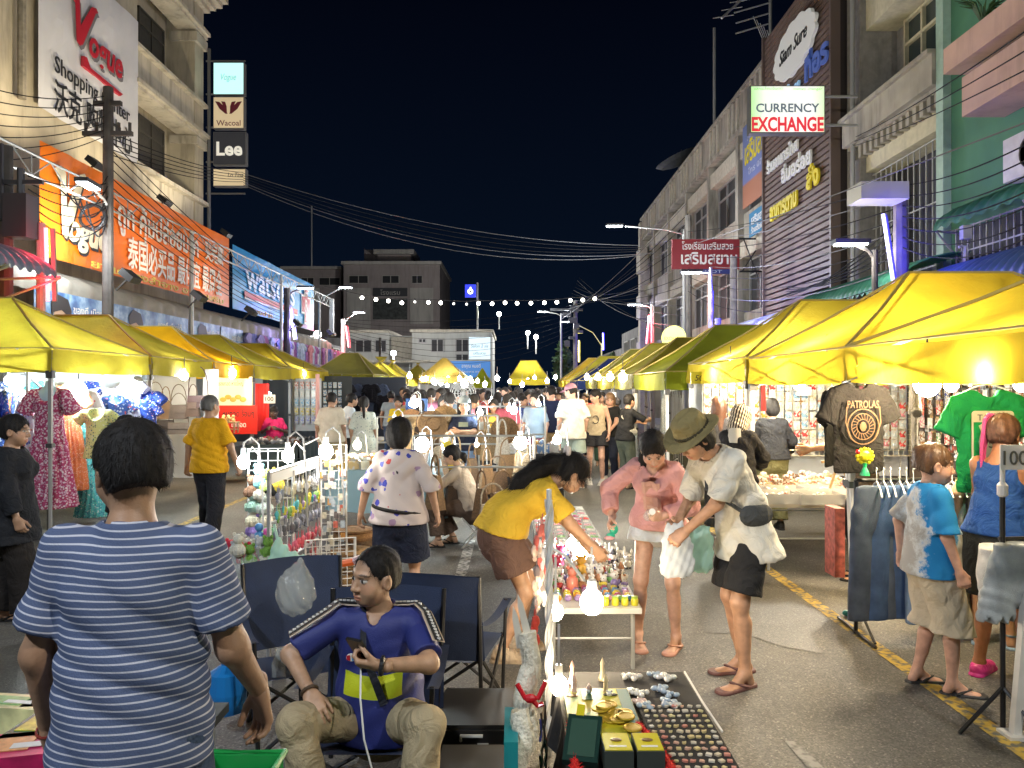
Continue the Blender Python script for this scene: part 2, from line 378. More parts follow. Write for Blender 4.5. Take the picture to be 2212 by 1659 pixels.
    def handsdf(sd):
        a,e,w,hd,n,c,sp=arms[sd];t=nrm(np.cross(hd,n))*(1 if sd > 0 else -1)   # thumb side
        if fem_flip[sd]: t=-t
        hs=.95 if fem else 1.
        segs=[];pal=[]
        for i,(o,ln) in enumerate(((.031,.070),(.011,.078),(-.010,.072),(-.029,.056))):
            k0=w+(hd*.088+t*o*(1+sp*.2))*hs-hd*.004*abs(i-1);pal.append((w+t*o*.6*hs+hd*.01,k0))
            p=k0;dd=nrm(hd+t*o*(2.+6*sp));ang=0
            for j,fr in enumerate((.42,.32,.26)):
                ang += c*(1.0+.25*j)*(1+.12*i);q=p+(dd*math.cos(ang)+n*math.sin(ang))*ln*fr*hs;segs.append((p,q,.0098-.0009*j,.0089-.0009*j));p=q
        th=w+(hd*.022+t*.026+n*.006)*hs;d1=nrm(hd*.75+t*.6+n*(.15+.5*c));d2=nrm(hd*.9+t*(.25-.3*c)+n*(.15+.9*c))
        tp=th+d1*.042*hs;t2=tp+d2*.030*hs;t3=t2+nrm(d2+n*c*.3)*.024*hs
        def fn(P):
            d=rcone(P,w-hd*.03,w+hd*.012,.026,.024)
            for a_,b_ in pal: d=smin(d,ecap(P,a_,b_,.0165,.0135,n,.85),.016)
            for p,q,r1,r2 in segs: d=smin(d,rcone(P,p,q,r1,r2),.004)
            d=smin(d,rcone(P,th,tp,.015,.0115),.012);d=smin(d,rcone(P,tp,t2,.0112,.0098),.004);d=smin(d,rcone(P,t2,t3,.0098,.0085),.004)
            return d
        pts=np.array([x for sgm in segs for x in sgm[:2]]+[w-hd*.05,tp,t2,t3,w]);return fn,pts.min(0)-.03,pts.max(0)+.03
    fem_flip={1: False,-1: False}
    # ---- mesh it
    allp=np.array([pc,waist,chest,neckb,hc]+[x for sd in (1,-1) for x in arms[sd][:3]]+[x for sd in (1,-1) for x in legs[sd][:3]])
    lo,hi=allp.min(0)-.24,allp.max(0)+.24;lo[2]=min(l[2][2] for l in legs.values())-.13
    hb=max(h,.010)
    V,Q=surf(body,lo,hi,hb);parts=[(V,Q)]
    hh=h*.5 if face else h*.8
    Vh,Qh=surf(headsdf,np.minimum(hc-.15,neckb-.07),np.maximum(hc+.15,neckb+.07),max(hh,.0045));parts.append((Vh,Qh))
    for sd in (1,-1):
        fn,a,b=handsdf(sd);parts.append(surf(fn,a,b,handh or min(max(h*.42,.0036),.0065)))
    off=0;VV,QQ=[],[]
    for V_,Q_ in parts: VV.append(V_);QQ.append(Q_+off);off += len(V_)
    V=np.concatenate(VV);Q=np.concatenate(QQ)
    sk=np.array(skin,f32);col=np.tile(sk,(len(V),1))
    q=to_h(V.astype(f32));nearh=(np.linalg.norm(q,axis=1) < .17) & (q[:,1] > 0)
    def blend(mask,c,k=1.): col[mask]=col[mask]*(1-k)+np.array(c,f32)*k
    ax=np.abs(q[:,0])
    if face:
        blend(nearh & (np.abs(q[:,0])/.024 < 1) & (((q[:,2]+.073)/.0125)**2+(q[:,0]/.025)**2 < 1) & (q[:,1] > .075),sk*vec(.85,.5,.5)*(1.25 if fem else 1.),.75)
        blend(nearh & (((ax-.035)/.021)**2+((q[:,2]-.0255+(ax-.035)*.12)/.0048)**2 < 1),sk*.10,.85)
        blend(nearh & (((ax-.031)/.0165)**2+((q[:,2]-.0005)/.0075)**2 < 1) & (q[:,1] > .07),(.46,.43,.40),1)
        blend(nearh & (((ax-.031)/.0072)**2+((q[:,2]-.0005)/.0078)**2 < 1) & (q[:,1] > .07),(.012,.008,.006),1)
        blend(nearh & (((ax-.031)/.018)**2+((q[:,2]-.0085)/.003)**2 < 1) & (q[:,1] > .06),(.02,.014,.012),.85)
        blend(nearh & (((ax-.045)/.025)**2+((q[:,2]+.03)/.022)**2 < 1),sk*vec(1.12,.86,.82),.35)
        if stubble: blend(nearh & (q[:,2] < -.052) & (q[:,2] > -.14) & ~((np.abs(q[:,0]) < .026) & (np.abs(q[:,2]+.073) < .014)),sk*.55,stubble)
    root=thing('person',label,cat,loc,R(rz),group)
    link('body',npmesh('body',V*s,Q,skin_mat(),col=col),root)
    AR,LE=arms,legs
    # ---- top
    if top:
        fit=top.get('fit',.022);hem=top.get('hem',-.08);fl=top.get('flare',.03);sl=top.get('sleeve',.62);amp=top.get('amp',.0045);seed=random.random()*9
        hp=pc+u0*hem-vec(0,0,0);hn=-nrm(u0*.75+vec(0,0,1)*.25)
        if 'hn' in top: hn=nrm(top['hn'])
        drape=top.get('drape',0.)
        def sleeve(P,sd):
            a,e,w,*_=AR[sd];ra,rb=.042*(.6+.4*g)+fit*.45,top.get('cuff',.047)*(.6+.4*g)+fit*.6
            if sl <= 1: end=a+(e-a)*sl;d=rcone(P,a,end,ra,rb);d=np.maximum(d,half(P,end,end-a));tt=((P-a)@nrm(e-a))
            else: end=e+(w-e)*(sl-1);d=smin(rcone(P,a,e,ra,.044+fit*.6),rcone(P,e,end,.044+fit*.6,top.get('cuff',.036)+fit*.4),.03);d=np.maximum(d,half(P,end,end-e));tt=((P-a)@nrm(e-a))
            return d,tt
        def tf(P,full=False):
            d=torso(P,fit,.72);hw=(.150 if not fem else .152)*g+fit+fl
            d=smin(d,ecap(P,waist-vec(0,0,.01),hp+u0*.02-vec(0,0,drape),.135*g+fit,hw,f,.74),.05)
            d0=d
            if sl > 0:
                for sd in (1,-1): e,tt=sleeve(P,sd);d=smin(d,e,.022)
            w_=amp*fold(P,top.get('fs',1.),seed);d=d+w_*np.clip((1.6-(P-chest)@u*4),.3,1.3)
            d=np.maximum(d,half(P,hp,hn))
            nk=top.get('neck',.066);d=np.maximum(d,-rcone(P,neckb-u*.005+f*.012,neckb+u*.09+f*.02,nk,nk+.05))
            if top.get('vee'): d=np.maximum(d,-rcone(P,neckb+f*.05,neckb-u*top['vee']+f*.13,.05,.012))
            if sl <= 0:
                for sd in (1,-1): d=np.maximum(d,-rcone(P,S[sd]+r*sd*.035+u*.03,S[sd]+r*sd*.035-u*.05,.075,.07))
            if top.get('open'): d=np.maximum(d,-ecap(P,neckb+f*.13,pc+f*.2-u*.2,top['open'],top['open']*1.3,f,1.))
            return d
        V,Q=surf(tf,lo-.05,hi+.05,min(h,.012) if h < .015 else h)
        Pv=V.astype(f32);pat=-(Pv-neckb)@u
        if sl > 0:
            base=torso(Pv,fit,.72)
            for sd in (1,-1): e,tt=sleeve(Pv,sd);k=np.clip((base-e)/.03+.2,0,1);pat=pat*(1-k)+(tt+.05)*k
        pat=pat+.0035*fold(Pv*.6,1.,2.)
        link(top.get('name','shirt'),npmesh('shirt',V*s,Q,top['m'],attrs={'pat': pat*s,'patx': ((Pv-chest)@r)*s}),root)
    # ---- bottom
    if bot:
        ln=bot.get('len',1.9);fit=bot.get('fit',.018);fl=bot.get('flare',.0);seed=random.random()*9;amp=bot.get('amp',.004)
        def bf(P):
            d=ecap(P,pc+u0*.02,pc-u0*.05,(.150 if not fem else .156)*g+fit*.3,(.15 if not fem else .16)*g+fit*.6,vec(0,1,0),.76);d=np.maximum(d,half(P,pc+u0*.09,u0))
            for sd in (1,-1):
                a,k,an,fd=LE[sd];cuts=None;ru=.088*(.4+.6*g)+fit
                if ln <= 1: end=a+(k-a)*ln;q=rcone(P,a,end,ru,.066+fit+fl);q=np.maximum(q,half(P,end,end-a))
                else:
                    end=k+(an-k)*(ln-1);rk,re=.056+fit+fl*.35,.040+fit+fl;q=smin(rcone(P,a,k,ru,rk),rcone(P,k,end,rk,re),.03)
                    q=np.maximum(q,np.where(half(P,k,end-k) > 0,half(P,end,end-k),-1))
                d=smin(d,q,.02)
            if bot.get('skirt'):
                m_=(LE[1][1]+LE[-1][1])/2;end=pc+(m_-pc)*bot['skirt'];d=smin(d,ecap(P,pc,end,.15*g+fit,.16*g+fit+fl,vec(0,1,0),.8),.04);d=np.maximum(d,half(P,end,end-pc))
            return d+amp*fold(P,.9,seed)*np.clip(np.linalg.norm(P-pc,axis=1)*6-.8,0,1)
        V,Q=surf(bf,lo-.05,hi+.05,min(h,.012) if h < .015 else h)
        link(bot.get('name','trousers'),npmesh('trousers',V*s,Q,bot['m']),root)
    # ---- hair
    if hair:
        st=hair.get('s','short');hm=hair.get('m') or HAIRM();vol=hair.get('vol',.012);chain=hair.get('chain')
        def hf_(P):
            q=to_h(P);nz=.0016*np.sin(np.arctan2(q[:,0],-q[:,1]+.03)*17+q[:,2]*26)+.001*np.sin(np.arctan2(q[:,0],-q[:,1])*41-q[:,2]*40)
            d=ell(q,(0,-.014,.032),(.077+vol,.097+vol,.088+vol))
            if st in ('long','bob','med'): d=smin(d,ell(q,(0,-.045,-.03),(.075+vol,.07+vol,.10)),.03)
            elif st != 'bald': d=smin(d,ell(q,(0,-.05,-.02),(.066+vol*.6,.058+vol*.6,.075)),.03)
            if st == 'long':
                for sd in (1,-1): d=smin(d,rcone(q,vec(.055*sd,-.02,0),vec(.075*sd,-.03,-.26),.04,.03),.04)
                d=smin(d,rcone(q,vec(0,-.07,0),vec(0,-.085,-.30),.06,.045),.05)
            d=d+nz
            fh=hair.get('line',.052)
            face_=ell(q,(0,.115,fh-.152),((.085,.095,.150) if fem and st != 'long' else (.062,.095,.150) if st == 'long' else (.088,.118,.152)));d=np.maximum(d,-face_)
            for sd in (1,-1): d=np.maximum(d,-ell(q,(.085*sd,.012,-.035),(.03,.032,.045))) if st in ('short','pony','bun','bald') else d
            if st in ('short','pony','bun','bald'): d=np.maximum(d,-(q[:,2]+(.066 if fem else .052)-.3*np.clip(-q[:,1]-.05,-.2,.2)))
            if st == 'bald': d=np.maximum(d,-ell(q,(0,.06,.12),(.055,.09,.05)))
            d=d*headsc
            if chain:
                for (a,ra),(b,rb) in zip(chain[:-1],chain[1:]):
                    A,Bq=hc+HB.T@(vec(*a)),hc+HB.T@(vec(*b));d=smin(d,rcone(P,A,Bq,ra,rb)+nz*1.6,.018)
            return d
        ex=[vec(0,0,0)]+[vec(*c[0]) for c in (chain or [])];pts=np.array([hc+HB.T@e for e in ex]);d_=.16+(.32 if st == 'long' else .02)
        V,Q=surf(hf_,np.minimum(pts.min(0)-.13,hc-d_),np.maximum(pts.max(0)+.13,hc+.19),max(h*.6,.006))
        hme=npmesh('hair',V*s,Q,hm);link('hair',hme,root)
        if h < .0135 and st != 'none':
            me_n=np.empty(len(hme.vertices)*3,f32);hme.vertex_normals.foreach_get('vector',me_n);me_n=me_n.reshape(-1,3);nn=int(hair.get('n',1700));ids=np.random.randint(0,len(V),nn);sb_=MB();crown_=hc+HB.T@vec(0,-.05,.12)
            for i_ in ids:
                p_=V[i_];n_=me_n[i_];t_=p_-crown_;t_=t_-n_*float(t_@n_);t_=nrm(nrm(t_)+np.random.randn(3)*.25);sd_=nrm(np.cross(n_,t_))*.0012;ln_=random.uniform(.012,hair.get('ln',.038));a_=(p_+n_*.001)*s;sb_.add([a_-sd_,a_+sd_,(p_+t_*ln_+n_*random.uniform(.001,.007)*(hair.get('ln',.03)/.03)**.8)*s],[(0,1,2)])
            tag(sb_.build('hair_strands',hm,root),kind='stuff')
    if cap:
        ck=cap.get('k','cap')
        def cf(P):
            q=to_h(P)
            if ck == 'cap':
                d=np.maximum(ell(q,(0,-.012,.035),(.090,.112,.102)),-(q[:,2]-.028));br=ell(q,(0,.125,.034),(.068,.075,.012));return np.minimum(d,br)*headsc
            if ck == 'hat':
                d=np.maximum(ell(q,(0,-.012,.05),(.094,.114,.125)),-(q[:,2]-.03));d=smin(d,ell(q,(0,-.005,.126),(.075,.095,.03)),.02)
                d=np.maximum(d,-ell(q,(0,-.01,.178),(.03,.085,.03)))
                br=ell(q+np.stack([q[:,0]*0,q[:,1]*0,.9*q[:,0]**2*-1.+.35*q[:,1]**2],1),(0,-.005,.036),(.165,.185,.009));return smin(d,br,.008)*headsc
            if ck == 'scarf':
                d=ell(q,(0,-.02,.02),(.098,.122,.118));d=smin(d,ell(q,(0,-.03,-.10),(.095,.105,.10)),.04)+.003*np.sin(q[:,2]*140+q[:,0]*40)
                d=np.maximum(d,-ell(q,(0,.13,-.02),(.058,.08,.09)));return d*headsc
        V,Q=surf(cf,hc-.22,hc+.24,max(h*.6,.006))
        Pq=to_h(V.astype(f32));ang=np.arctan2(Pq[:,0],-Pq[:,1]-.02)
        link(cap.get('name','cap'),npmesh('cap',V*s,Q,cap['m'],attrs={'pat': ang,'patx': Pq[:,2]}),root)
        if ck == 'hat':
            def bandf(P):
                q=to_h(P);d=ell(q,(0,-.012,.05),(.0965,.1165,.127));return np.maximum(np.maximum(d,-(d+.006)),np.abs(q[:,2]-.058)-.012)
            V,Q=surf(bandf,hc-.2,hc+.2,.006);link('hat_band',npmesh('hat_band',V*s,Q,cap['m2']),root)
    if glasses:
        gb=MB();T=lambda x,y,z: Vector((hc+HB.T@vec(x,y,z))*s)
        for sd in (1,-1):
            ring=[T(sd*.032+.022*math.cos(a),.112,.0+.019*math.sin(a)) for a in np.linspace(0,2*math.pi,13)];gb.tube(ring,.0016,4)
            gb.tube([T(sd*.054,.112,.004),T(sd*.082,.02,.006)],.0016,4)
        gb.tube([T(-.01,.113,.004),T(.01,.113,.004)],.0016,4);gb.build('glasses',mat('spectacle_frame',(.25,.2,.16),.3,metal=.6),root)
    # ---- shoes
    if shoes:
        k=shoes['k']
        for sd in (1,-1):
            a,kn_,an,fd=LE[sd];base=an-vec(0,0,.085);sdv=nrm(np.cross(fd,vec(0,0,1)))
            lo2=np.minimum(base-.16,base+fd*.24-.1);hi2=np.maximum(base+.16,base+fd*.24+.1)
            if k in ('sneaker','croc'):
                def sf(P):
                    d=smin(ecap(P,base-fd*.035+vec(0,0,.04),base+fd*.06+vec(0,0,.04),.042,.05,vec(0,0,1),1.),ecap(P,base+fd*.05+vec(0,0,.035),base+fd*.155+vec(0,0,.03),.046,.043,vec(0,0,1),.8),.03)
                    d=smin(d,rcone(P,an+vec(0,0,.0 if k == 'sneaker' else -.04),base+vec(0,0,.05),.048,.045),.03)
                    d=smin(d,np.maximum(ecap(P,base-fd*.04,base+fd*.17,.047,.05,vec(0,0,1),.9),np.abs(P[:,2]-base[2]-.012)-.012),.004);d=d+.0015*np.sin(P@fd*260)*(P[:,2] > base[2]+.05)
                    d=np.maximum(d,-(P[:,2]-base[2]));return np.maximum(d,half(P,an+vec(0,0,.03 if k == 'sneaker' else -.005),(0,0,1)))
            else:
                def sf(P):
                    d=np.maximum(ecap(P,base-fd*.04,base+fd*.175,.044,.053,vec(0,0,1),.9),np.abs(P[:,2]-base[2]-.010)-.010)
                    tp=base+fd*.118+vec(0,0,.050)
                    for w_ in (1,-1): d=np.minimum(d,ecap(P,tp,base+fd*.03+sdv*w_*.047+vec(0,0,.025),.011,.012,vec(0,0,1),.7))
                    if k == 'sandal':
                        ringd=np.abs(np.sqrt(((P-an)@fd)**2+((P-an)@sdv)**2)-.038)-.004;d=np.minimum(d,np.maximum(ringd,np.abs(P[:,2]-an[2]-.01)-.008))
                    return d
            V,Q=surf(sf,lo2,hi2,max(h*.5,.005));mm=shoes['m']
            link('shoe' if k in ('sneaker','croc') else 'sandal',npmesh('shoe',V*s,Q,mm),root)
    root['scale_used']=s
    info=dict(root=root,s=s,hc=hc,HB=HB,neckb=neckb,chest=chest,waist=waist,pc=pc,r=r,f=f,u=u,arms=arms,legs=legs,S=S)
    def W_(p):
        q=np.asarray(p,f32)*s;return root.matrix_basis @ Vector([float(x) for x in q])
    info['world']=W_;info['hand']=lambda sd,k=.09,n=.03: W_(arms[sd][2]+arms[sd][3]*k+arms[sd][4]*n)
    return info
# ---------------------------------------------------------------- the setting: ground, road, markings
def asphalt(n,L,co):
    v=n.new('ShaderNodeTexVoronoi');v.inputs['Scale'].default_value=105;L(co.outputs['Object'],v.inputs['Vector'])
    a=ramp(n,L,v.outputs['Color'],[(0,(.062,.059,.056)),(.45,(.10,.095,.087)),(.8,(.15,.142,.128)),(.97,(.30,.28,.25))])
    z=n.new('ShaderNodeTexNoise');z.inputs['Scale'].default_value=.9;z.inputs['Detail'].default_value=6;z.inputs['Roughness'].default_value=.65;L(co.outputs['Object'],z.inputs['Vector'])
    mr=n.new('ShaderNodeMapRange');mr.inputs[1].default_value=.32;mr.inputs[2].default_value=.68;mr.inputs[3].default_value=.62;mr.inputs[4].default_value=1.25;L(z.outputs[0],mr.inputs[0])
    s=n.new('ShaderNodeVectorMath');s.operation='SCALE';L(a,s.inputs[0]);L(mr.outputs[0],s.inputs['Scale']);return s.outputs[0]
def asphalt_dark(n,L,co):
    s=n.new('ShaderNodeVectorMath');s.operation='SCALE';L(asphalt(n,L,co),s.inputs[0]);s.inputs['Scale'].default_value=.72;return s.outputs[0]
ROAD=nodemat('asphalt',asphalt,.62,bump=.55,bscale=95)
tag(MB().box((0,60,-.06),(240,300,.1)).build('ground',mat('dark_ground',(.06,.058,.055),.9,var=.3)),kind='structure')
tag(MB().grid(lambda u,v: (lerp(-8.3,6.35,u),lerp(-8,75,v),.002),4,12).build('road',ROAD),kind='structure')
PAVE=mat('paving',(.22,.21,.20),.85,var=.25,vscale=3,bump=.3)
for x0,x1 in ((-12,-8.3),(6.35,9)):
    tag(MB().span((x0,-8,-.02),(x1,75,.13)).build('pavement',PAVE),kind='structure')
WORN=lambda nm,c: nodemat(nm,lambda n,L,co: (lambda z: (z.inputs['Scale'].__setattr__('default_value',22),z.inputs['Detail'].__setattr__('default_value',8),L(co.outputs['Object'],z.inputs['Vector']),ramp(n,L,z.outputs[0],[(.40,(.10,.097,.09)),(.56,c)]))[3])(n.new('ShaderNodeTexNoise')),.75)
YL,WL=WORN('worn_yellow_paint',(.46,.31,.05)),WORN('worn_white_paint',(.50,.49,.46))
def mark(pts,m,nm='road_marking'): tag(MB().add([(x,y,.006) for x,y in pts],[tuple(range(len(pts)))]).build(nm,m),kind='structure')
mark([(2.46,2.2),(2.57,2.2),(2.57,40),(2.46,40)],YL)
mark([(-4.35,2.5),(-4.24,2.5),(-4.24,40),(-4.35,40)],YL)
for y in (3.6,6.9,11.5,16): mark([(-.54,y),(-.43,y),(-.43,y+2.1),(-.54,y+2.1)],WL)
mark([(1.42,3.0),(1.53,3.0),(1.44,3.9),(1.38,3.9)],WORN('faint_white_paint',(.24,.235,.22)))
for x,y,w,d in ((1.9,6.2,.5,.9),(-.1,3.1,.4,.5),(-3.2,4.6,.6,.8),(1.5,9.5,.9,.6)): mark([(x+w*(1+.25*math.sin(k*2.3))*math.cos(k*.42),y+d*(1+.2*math.sin(k*1.7))*math.sin(k*.42)) for k in range(15)],nodemat('tar_patch',asphalt_dark,.5,bump=.4,bscale=95),'road_patch')
mark([(-4.2,6.8),(-3.0,7.3),(-3.0,7.42),(-4.2,6.92)],WL)

# ---------------------------------------------------------------- buildings on the left
def recess_window(parent,M,w,h,dep=.12,fm=None,gm=None,nx=2,nz=1,tr=.0):
    """frame + panes; M has local x along the wall, y up, z out of the wall"""
    fm=fm or mat('window_frame',(.35,.34,.30),.6);gm=gm or mat('night_glass',(.012,.014,.016),.12,spec=.6)
    b=MB();t=.06
    def bx(x0,x1,y0,y1,z0,z1):
        n0=len(b.v);b.span((x0,y0,z0),(x1,y1,z1));b.v[n0:]=[tuple(M @ Vector(q)) for q in b.v[n0:]]
    xs=[i*w/nx for i in range(nx+1)];ys=[0]+([h-tr] if tr else [])+[h]
    for x in xs: bx(x-t/2,x+t/2,-t/2,h+t/2,0,dep)
    for y in ys: bx(-t/2,w+t/2,y-t/2,y+t/2,.003,dep-.003)
    o=b.build('window',fm,parent)
    for i in range(nx):
        for j in range(len(ys)-1):
            p=MB().add([M @ Vector(q) for q in ((xs[i]+t/2,ys[j]+t/2,.04),(xs[i+1]-t/2,ys[j]+t/2,.04),(xs[i+1]-t/2,ys[j+1]-t/2,.04),(xs[i]+t/2,ys[j+1]-t/2,.04))],[(0,1,2,3)]);p.build('pane',gm,o)
    return o
CREAM=mat('cream_render',(.46,.40,.29),.9,var=.14,vscale=1.4,bump=.25,bscale=30,dirt=.45)
CREAM2=mat('cream_trim',(.50,.45,.35),.85,var=.12,vscale=2,dirt=.55,bump=.2,bscale=30)
Lb=thing('shop_building','tall cream rendered shop building with loggias carrying the white banner','building',(-10.2,20,0))
LO=lambda x,y,z: (x+10.2,y-20,z)
b=MB();b.span(LO(-18,4,0),LO(-10.2,20.9,14.9));b.span(LO(-18,20.9,0),LO(-11.1,25.4,14.9));b.span(LO(-11.1,24.7,0),LO(-10.2,25.4,14.2));b.span(LO(-11.1,20.9,0),LO(-10.2,24.7,6.55));b.build('wall',CREAM,Lb)
b=MB()
for z0,z1 in ((10.1,11.0),(13.5,14.2)):
    b.span(LO(-10.75,20.9,z0),LO(-10.23,24.7,z1));b.span(LO(-10.75,20.6,z1),LO(-10.05,25.5,z1+.09));b.span(LO(-10.75,20.6,z0-.12),LO(-10.0,25.5,z0-.002));b.span(LO(-10.75,20.6,z0-.22),LO(-10.10,25.5,z0-.122))
b.span(LO(-10.75,20.9,6.97),LO(-10.23,24.7,7.75));b.span(LO(-10.75,20.6,7.75),LO(-10.03,25.5,7.86));b.span(LO(-10.75,20.6,6.8),LO(-10.0,25.5,6.968))
b.build('balcony_parapet',CREAM2,Lb)
b=MB()
for i,(e,z) in enumerate(((.16,14.21),(.30,14.36),(.46,14.52),(.60,14.72))): b.span(LO(-18,3.8,z),LO(-10.2+e,25.4+e,z+.145 if i < 3 else z+.3))
b.span(LO(-10.98,24.62,12.9),LO(-10.1,25.5,13.2));b.span(LO(-10.98,24.62,9.6),LO(-10.1,25.5,9.85));b.build('cornice',CREAM2,Lb)
SHUT=mat('dark_louvres',(.045,.042,.036),.6,var=.2)
for z in (11.15,7.95):
    w=recess_window(Lb,frame(LO(-11.098,22.75,z),(0,1,0)),1.6,1.9,.08,mat('dark_frame',(.06,.055,.045),.6),SHUT,2,1,.45)
for y,z in ((10,8),(10,11.2),(7,8),(7,11.2),(13,11.2)): recess_window(Lb,frame(LO(-10.198,y,z),(0,1,0)),1.3,1.7,.08,mat('dark_frame'),SHUT,2,1,.45)
MB().tube([LO(-10.05,15.75,14.5),LO(-10.05,15.75,7.7)],.085,8).build('drain_pipe',mat('stained_pipe',(.23,.20,.15),.7,var=.3),Lb)
# the big white banner on the wall
WHT=mat('vinyl_white',(.62,.61,.62),.45,var=.05,vscale=1.5,bump=.15,bscale=3)
BLK=mat('ink_black',(.012,.012,.014),.5);RED=mat('ink_red',(.42,.015,.03),.45);GRY=mat('ink_grey',(.16,.15,.16),.5)
bn=thing('wall_banner','large white vinyl banner with red script name on the cream building wall','banner',(-10.05,16.3,7.75))
def bsheet(w,h,th=.02,amp=.03,nu=20,nv=14):
    b=MB();fn=lambda u,v: (u*w,v*h,amp*(math.sin(u*23+v*6)*.5+math.sin(v*17-u*9)*.4+math.sin(u*51+v*20)*.2)*(4*u*(1-u))**.4);b.grid(fn,nu,nv);return b
def place(b,M): b.v=[tuple(M @ Vector(q)) for q in b.v];return b
Mb=frame((0,0,0),(0,1,0));place(bsheet(4.35,3.85),Mb).build('sheet',WHT,bn)
Mt=lambda x,y,z=.05,rot=0: Mb @ Matrix.Translation((x,y,z)) @ Matrix.Rotation(rot,4,'Z')
VEE=[(-.50,.92),(-.30,1.0),(-.12,.92),(-.08,.3),(.42,1.0),(.62,1.06),(.72,.98),(.60,.92),(.02,-.12),(-.10,-.2),(-.24,-.14),(-.30,.75),(-.42,.80)]
for m_,dx,dz in ((GRY,.07,.0),(RED,0,.012)):
    MB().prism([(x*.95+dx,y*.95-dx) for x,y in VEE],Mt(1.55,2.12,.05+dz),.012).build('lettering',m_,bn)
    lettering('ogue',.95,Mt(2.62+dx,1.92-dx,.05+dz),m_,bn,.012,.022,.18,1.55)
MB().prism([(1.6,1.52),(3.3,1.46),(3.42,1.55),(1.9,1.60),(1.75,1.78),(1.62,1.76)],Mb,.07).build('flourish',RED,bn)
lettering('Shopping Center',.52,Mt(2.15,.95),BLK,bn,.012,.004,0,3.3)
lettering('沃克 购物中心',.75,Mt(2.2,.16),BLK,bn,.012,.012,0,3.45)
# ---- projecting sign stack
sp=thing('sign_pole','grey steel pole bracketing four square signs off the cream building corner','sign pole',(-10.05,25.5,6))
b=MB();b.tube([(0,0,0),(0,0,7)],.06,8)
for z in (2.2,3.25,4.4,5.5,6.6): b.tube([(-.1,0,z),(1.2,0,z)],.03,6)
b.build('pole',mat('steel_grey',(.22,.22,.23),.45,metal=.6),sp)
def lightbox(nm,label,x0,x1,z0,z1,y,face,em,sidem=None,th=.22):
    o=thing(nm,label,'sign',((x0+x1)/2,y,(z0+z1)/2));w,h=x1-x0,z1-z0
    b=MB();b.box((0,th/2+.01,0),(w,th,h));b.build('case',sidem or mat('sign_case',(.12,.12,.12),.5),o)
    mm=MB();mm.add([(-w/2+.02,0,-h/2+.02),(w/2-.02,0,-h/2+.02),(w/2-.02,0,h/2-.02),(-w/2+.02,0,h/2-.02)],[(0,1,2,3)]);mm.build('panel',face,o);return o
FM=lambda x=0,z=0,y=-.004: frame((x,y,z),(1,0,0))
o=lightbox('sign_board','glowing pale cyan square sign at the top of the stack',-9.88,-8.86,11.45,12.52,25.4,mat('cyan_glow',(.5,.9,.85),.5,emit=.6,ecol=(.55,.95,.92)),1)
lettering('Vogue',.3,FM(0,-.05),mat('ink_faint',(.15,.4,.42),.5,emit=.35,ecol=(.3,.62,.6)),o,.004,0,.3,.5)
o=lightbox('sign_board','cream square sign with red leaf emblem over small lettering',-9.88,-8.86,10.33,11.38,25.4,mat('cream_glow',(.6,.5,.32),.5,emit=.32,ecol=(.75,.58,.36)),1)
MAR=mat('maroon',(.17,.02,.04),.5)
for s_ in (-1,1):
    for k,(a,r_) in enumerate(((.62,.40),(.30,.42))):
        pl=[(s_*(.03+.02*k),-.14),(s_*(.10+.0*k),-.14),(s_*(.22-.10*k+.12*a),.02+.05*k),(s_*(.44-.2*k),.27),(s_*(.30-.19*k),.25),(s_*(.12-.06*k),.08+.03*k)]
        MB().prism(pl if s_ > 0 else pl[::-1],FM(0,.1,-.004-.004*k),.006).build('emblem',MAR,o)
lettering('Wacoal',.26,FM(0,-.43),MAR,o,.004,.006,0,.8)
o=lightbox('sign_board','black square sign with bold white four-stroke wordmark',-9.88,-8.80,9.12,10.22,25.4,mat('sign_black',(.018,.019,.022),.5,emit=.5,ecol=(.02,.021,.026)),1)
lettering('Lee',.62,FM(0,-.22),mat('ink_white_glow',(.7,.68,.62),.5,emit=.35,ecol=(.8,.78,.7)),o,.004,.03,0,.86)
o=lightbox('sign_board','half-lit cream sign lowest on the stack',-9.88,-8.80,8.42,9.0,25.4,mat('cream_glow'),1)
lettering('Lo Tina',.2,FM(.2,.02),BLK,o,.003,0,.2,.5)
# ---- lower shops beyond and the street-side gantry
LOW=mat('dark_shop_wall',(.16,.155,.15),.9,var=.25,vscale=1.2,dirt=.5)
o=thing('shop_row','dark low shop row behind the blue banner','building',(-10.3,35,0))
b=MB();b.span((-7,-9.4,0),(0,14,4.2));b.span((-7,14,0),(0,28,4.9));b.build('wall',LOW,o)
for i in range(8): recess_window(o,frame((.002,-8+i*4.2,3.1),(0,1,0)),1.6,.9)
ORG=mat('vinyl_orange',(.80,.17,.006),.4,var=.06,vscale=1.2);CRM=mat('ink_cream',(.82,.70,.46),.5)
INKW=mat('ink_white',(.72,.70,.66),.5)
gt=thing('shop_banner','long orange shop banner with cream script name and white lettering','banner',(-8.05,13.1,4.05))
Mg=frame((0,0,0),(0,1,0));place(bsheet(2.35,1.95,amp=.02),Mg).build('sheet',ORG,gt)
Mg2=frame((0,2.42,0),(0,1,0));place(bsheet(6.35,1.95,amp=.02),Mg2).build('sheet',ORG,gt)
Mx=lambda x,y,z=.03: Mg @ Matrix.Translation((x,y,z))
for m_,dx,dz in ((BLK,.05,0),(CRM,0,.012)):
    MB().prism([(x*.82+dx,y*1.05-dx) for x,y in VEE],Mx(.78,.62,.03+dz),.012).build('lettering',m_,gt)
    lettering('ogue',.72,Mx(1.45+dx,.42-dx,.03+dz),m_,gt,.012,.03,.2,1.35)
lettering('ถูก คุ้มปล่อยมาก',.72,Mx(4.55,1.05),INKW,gt,.01,.012,0,4.0)
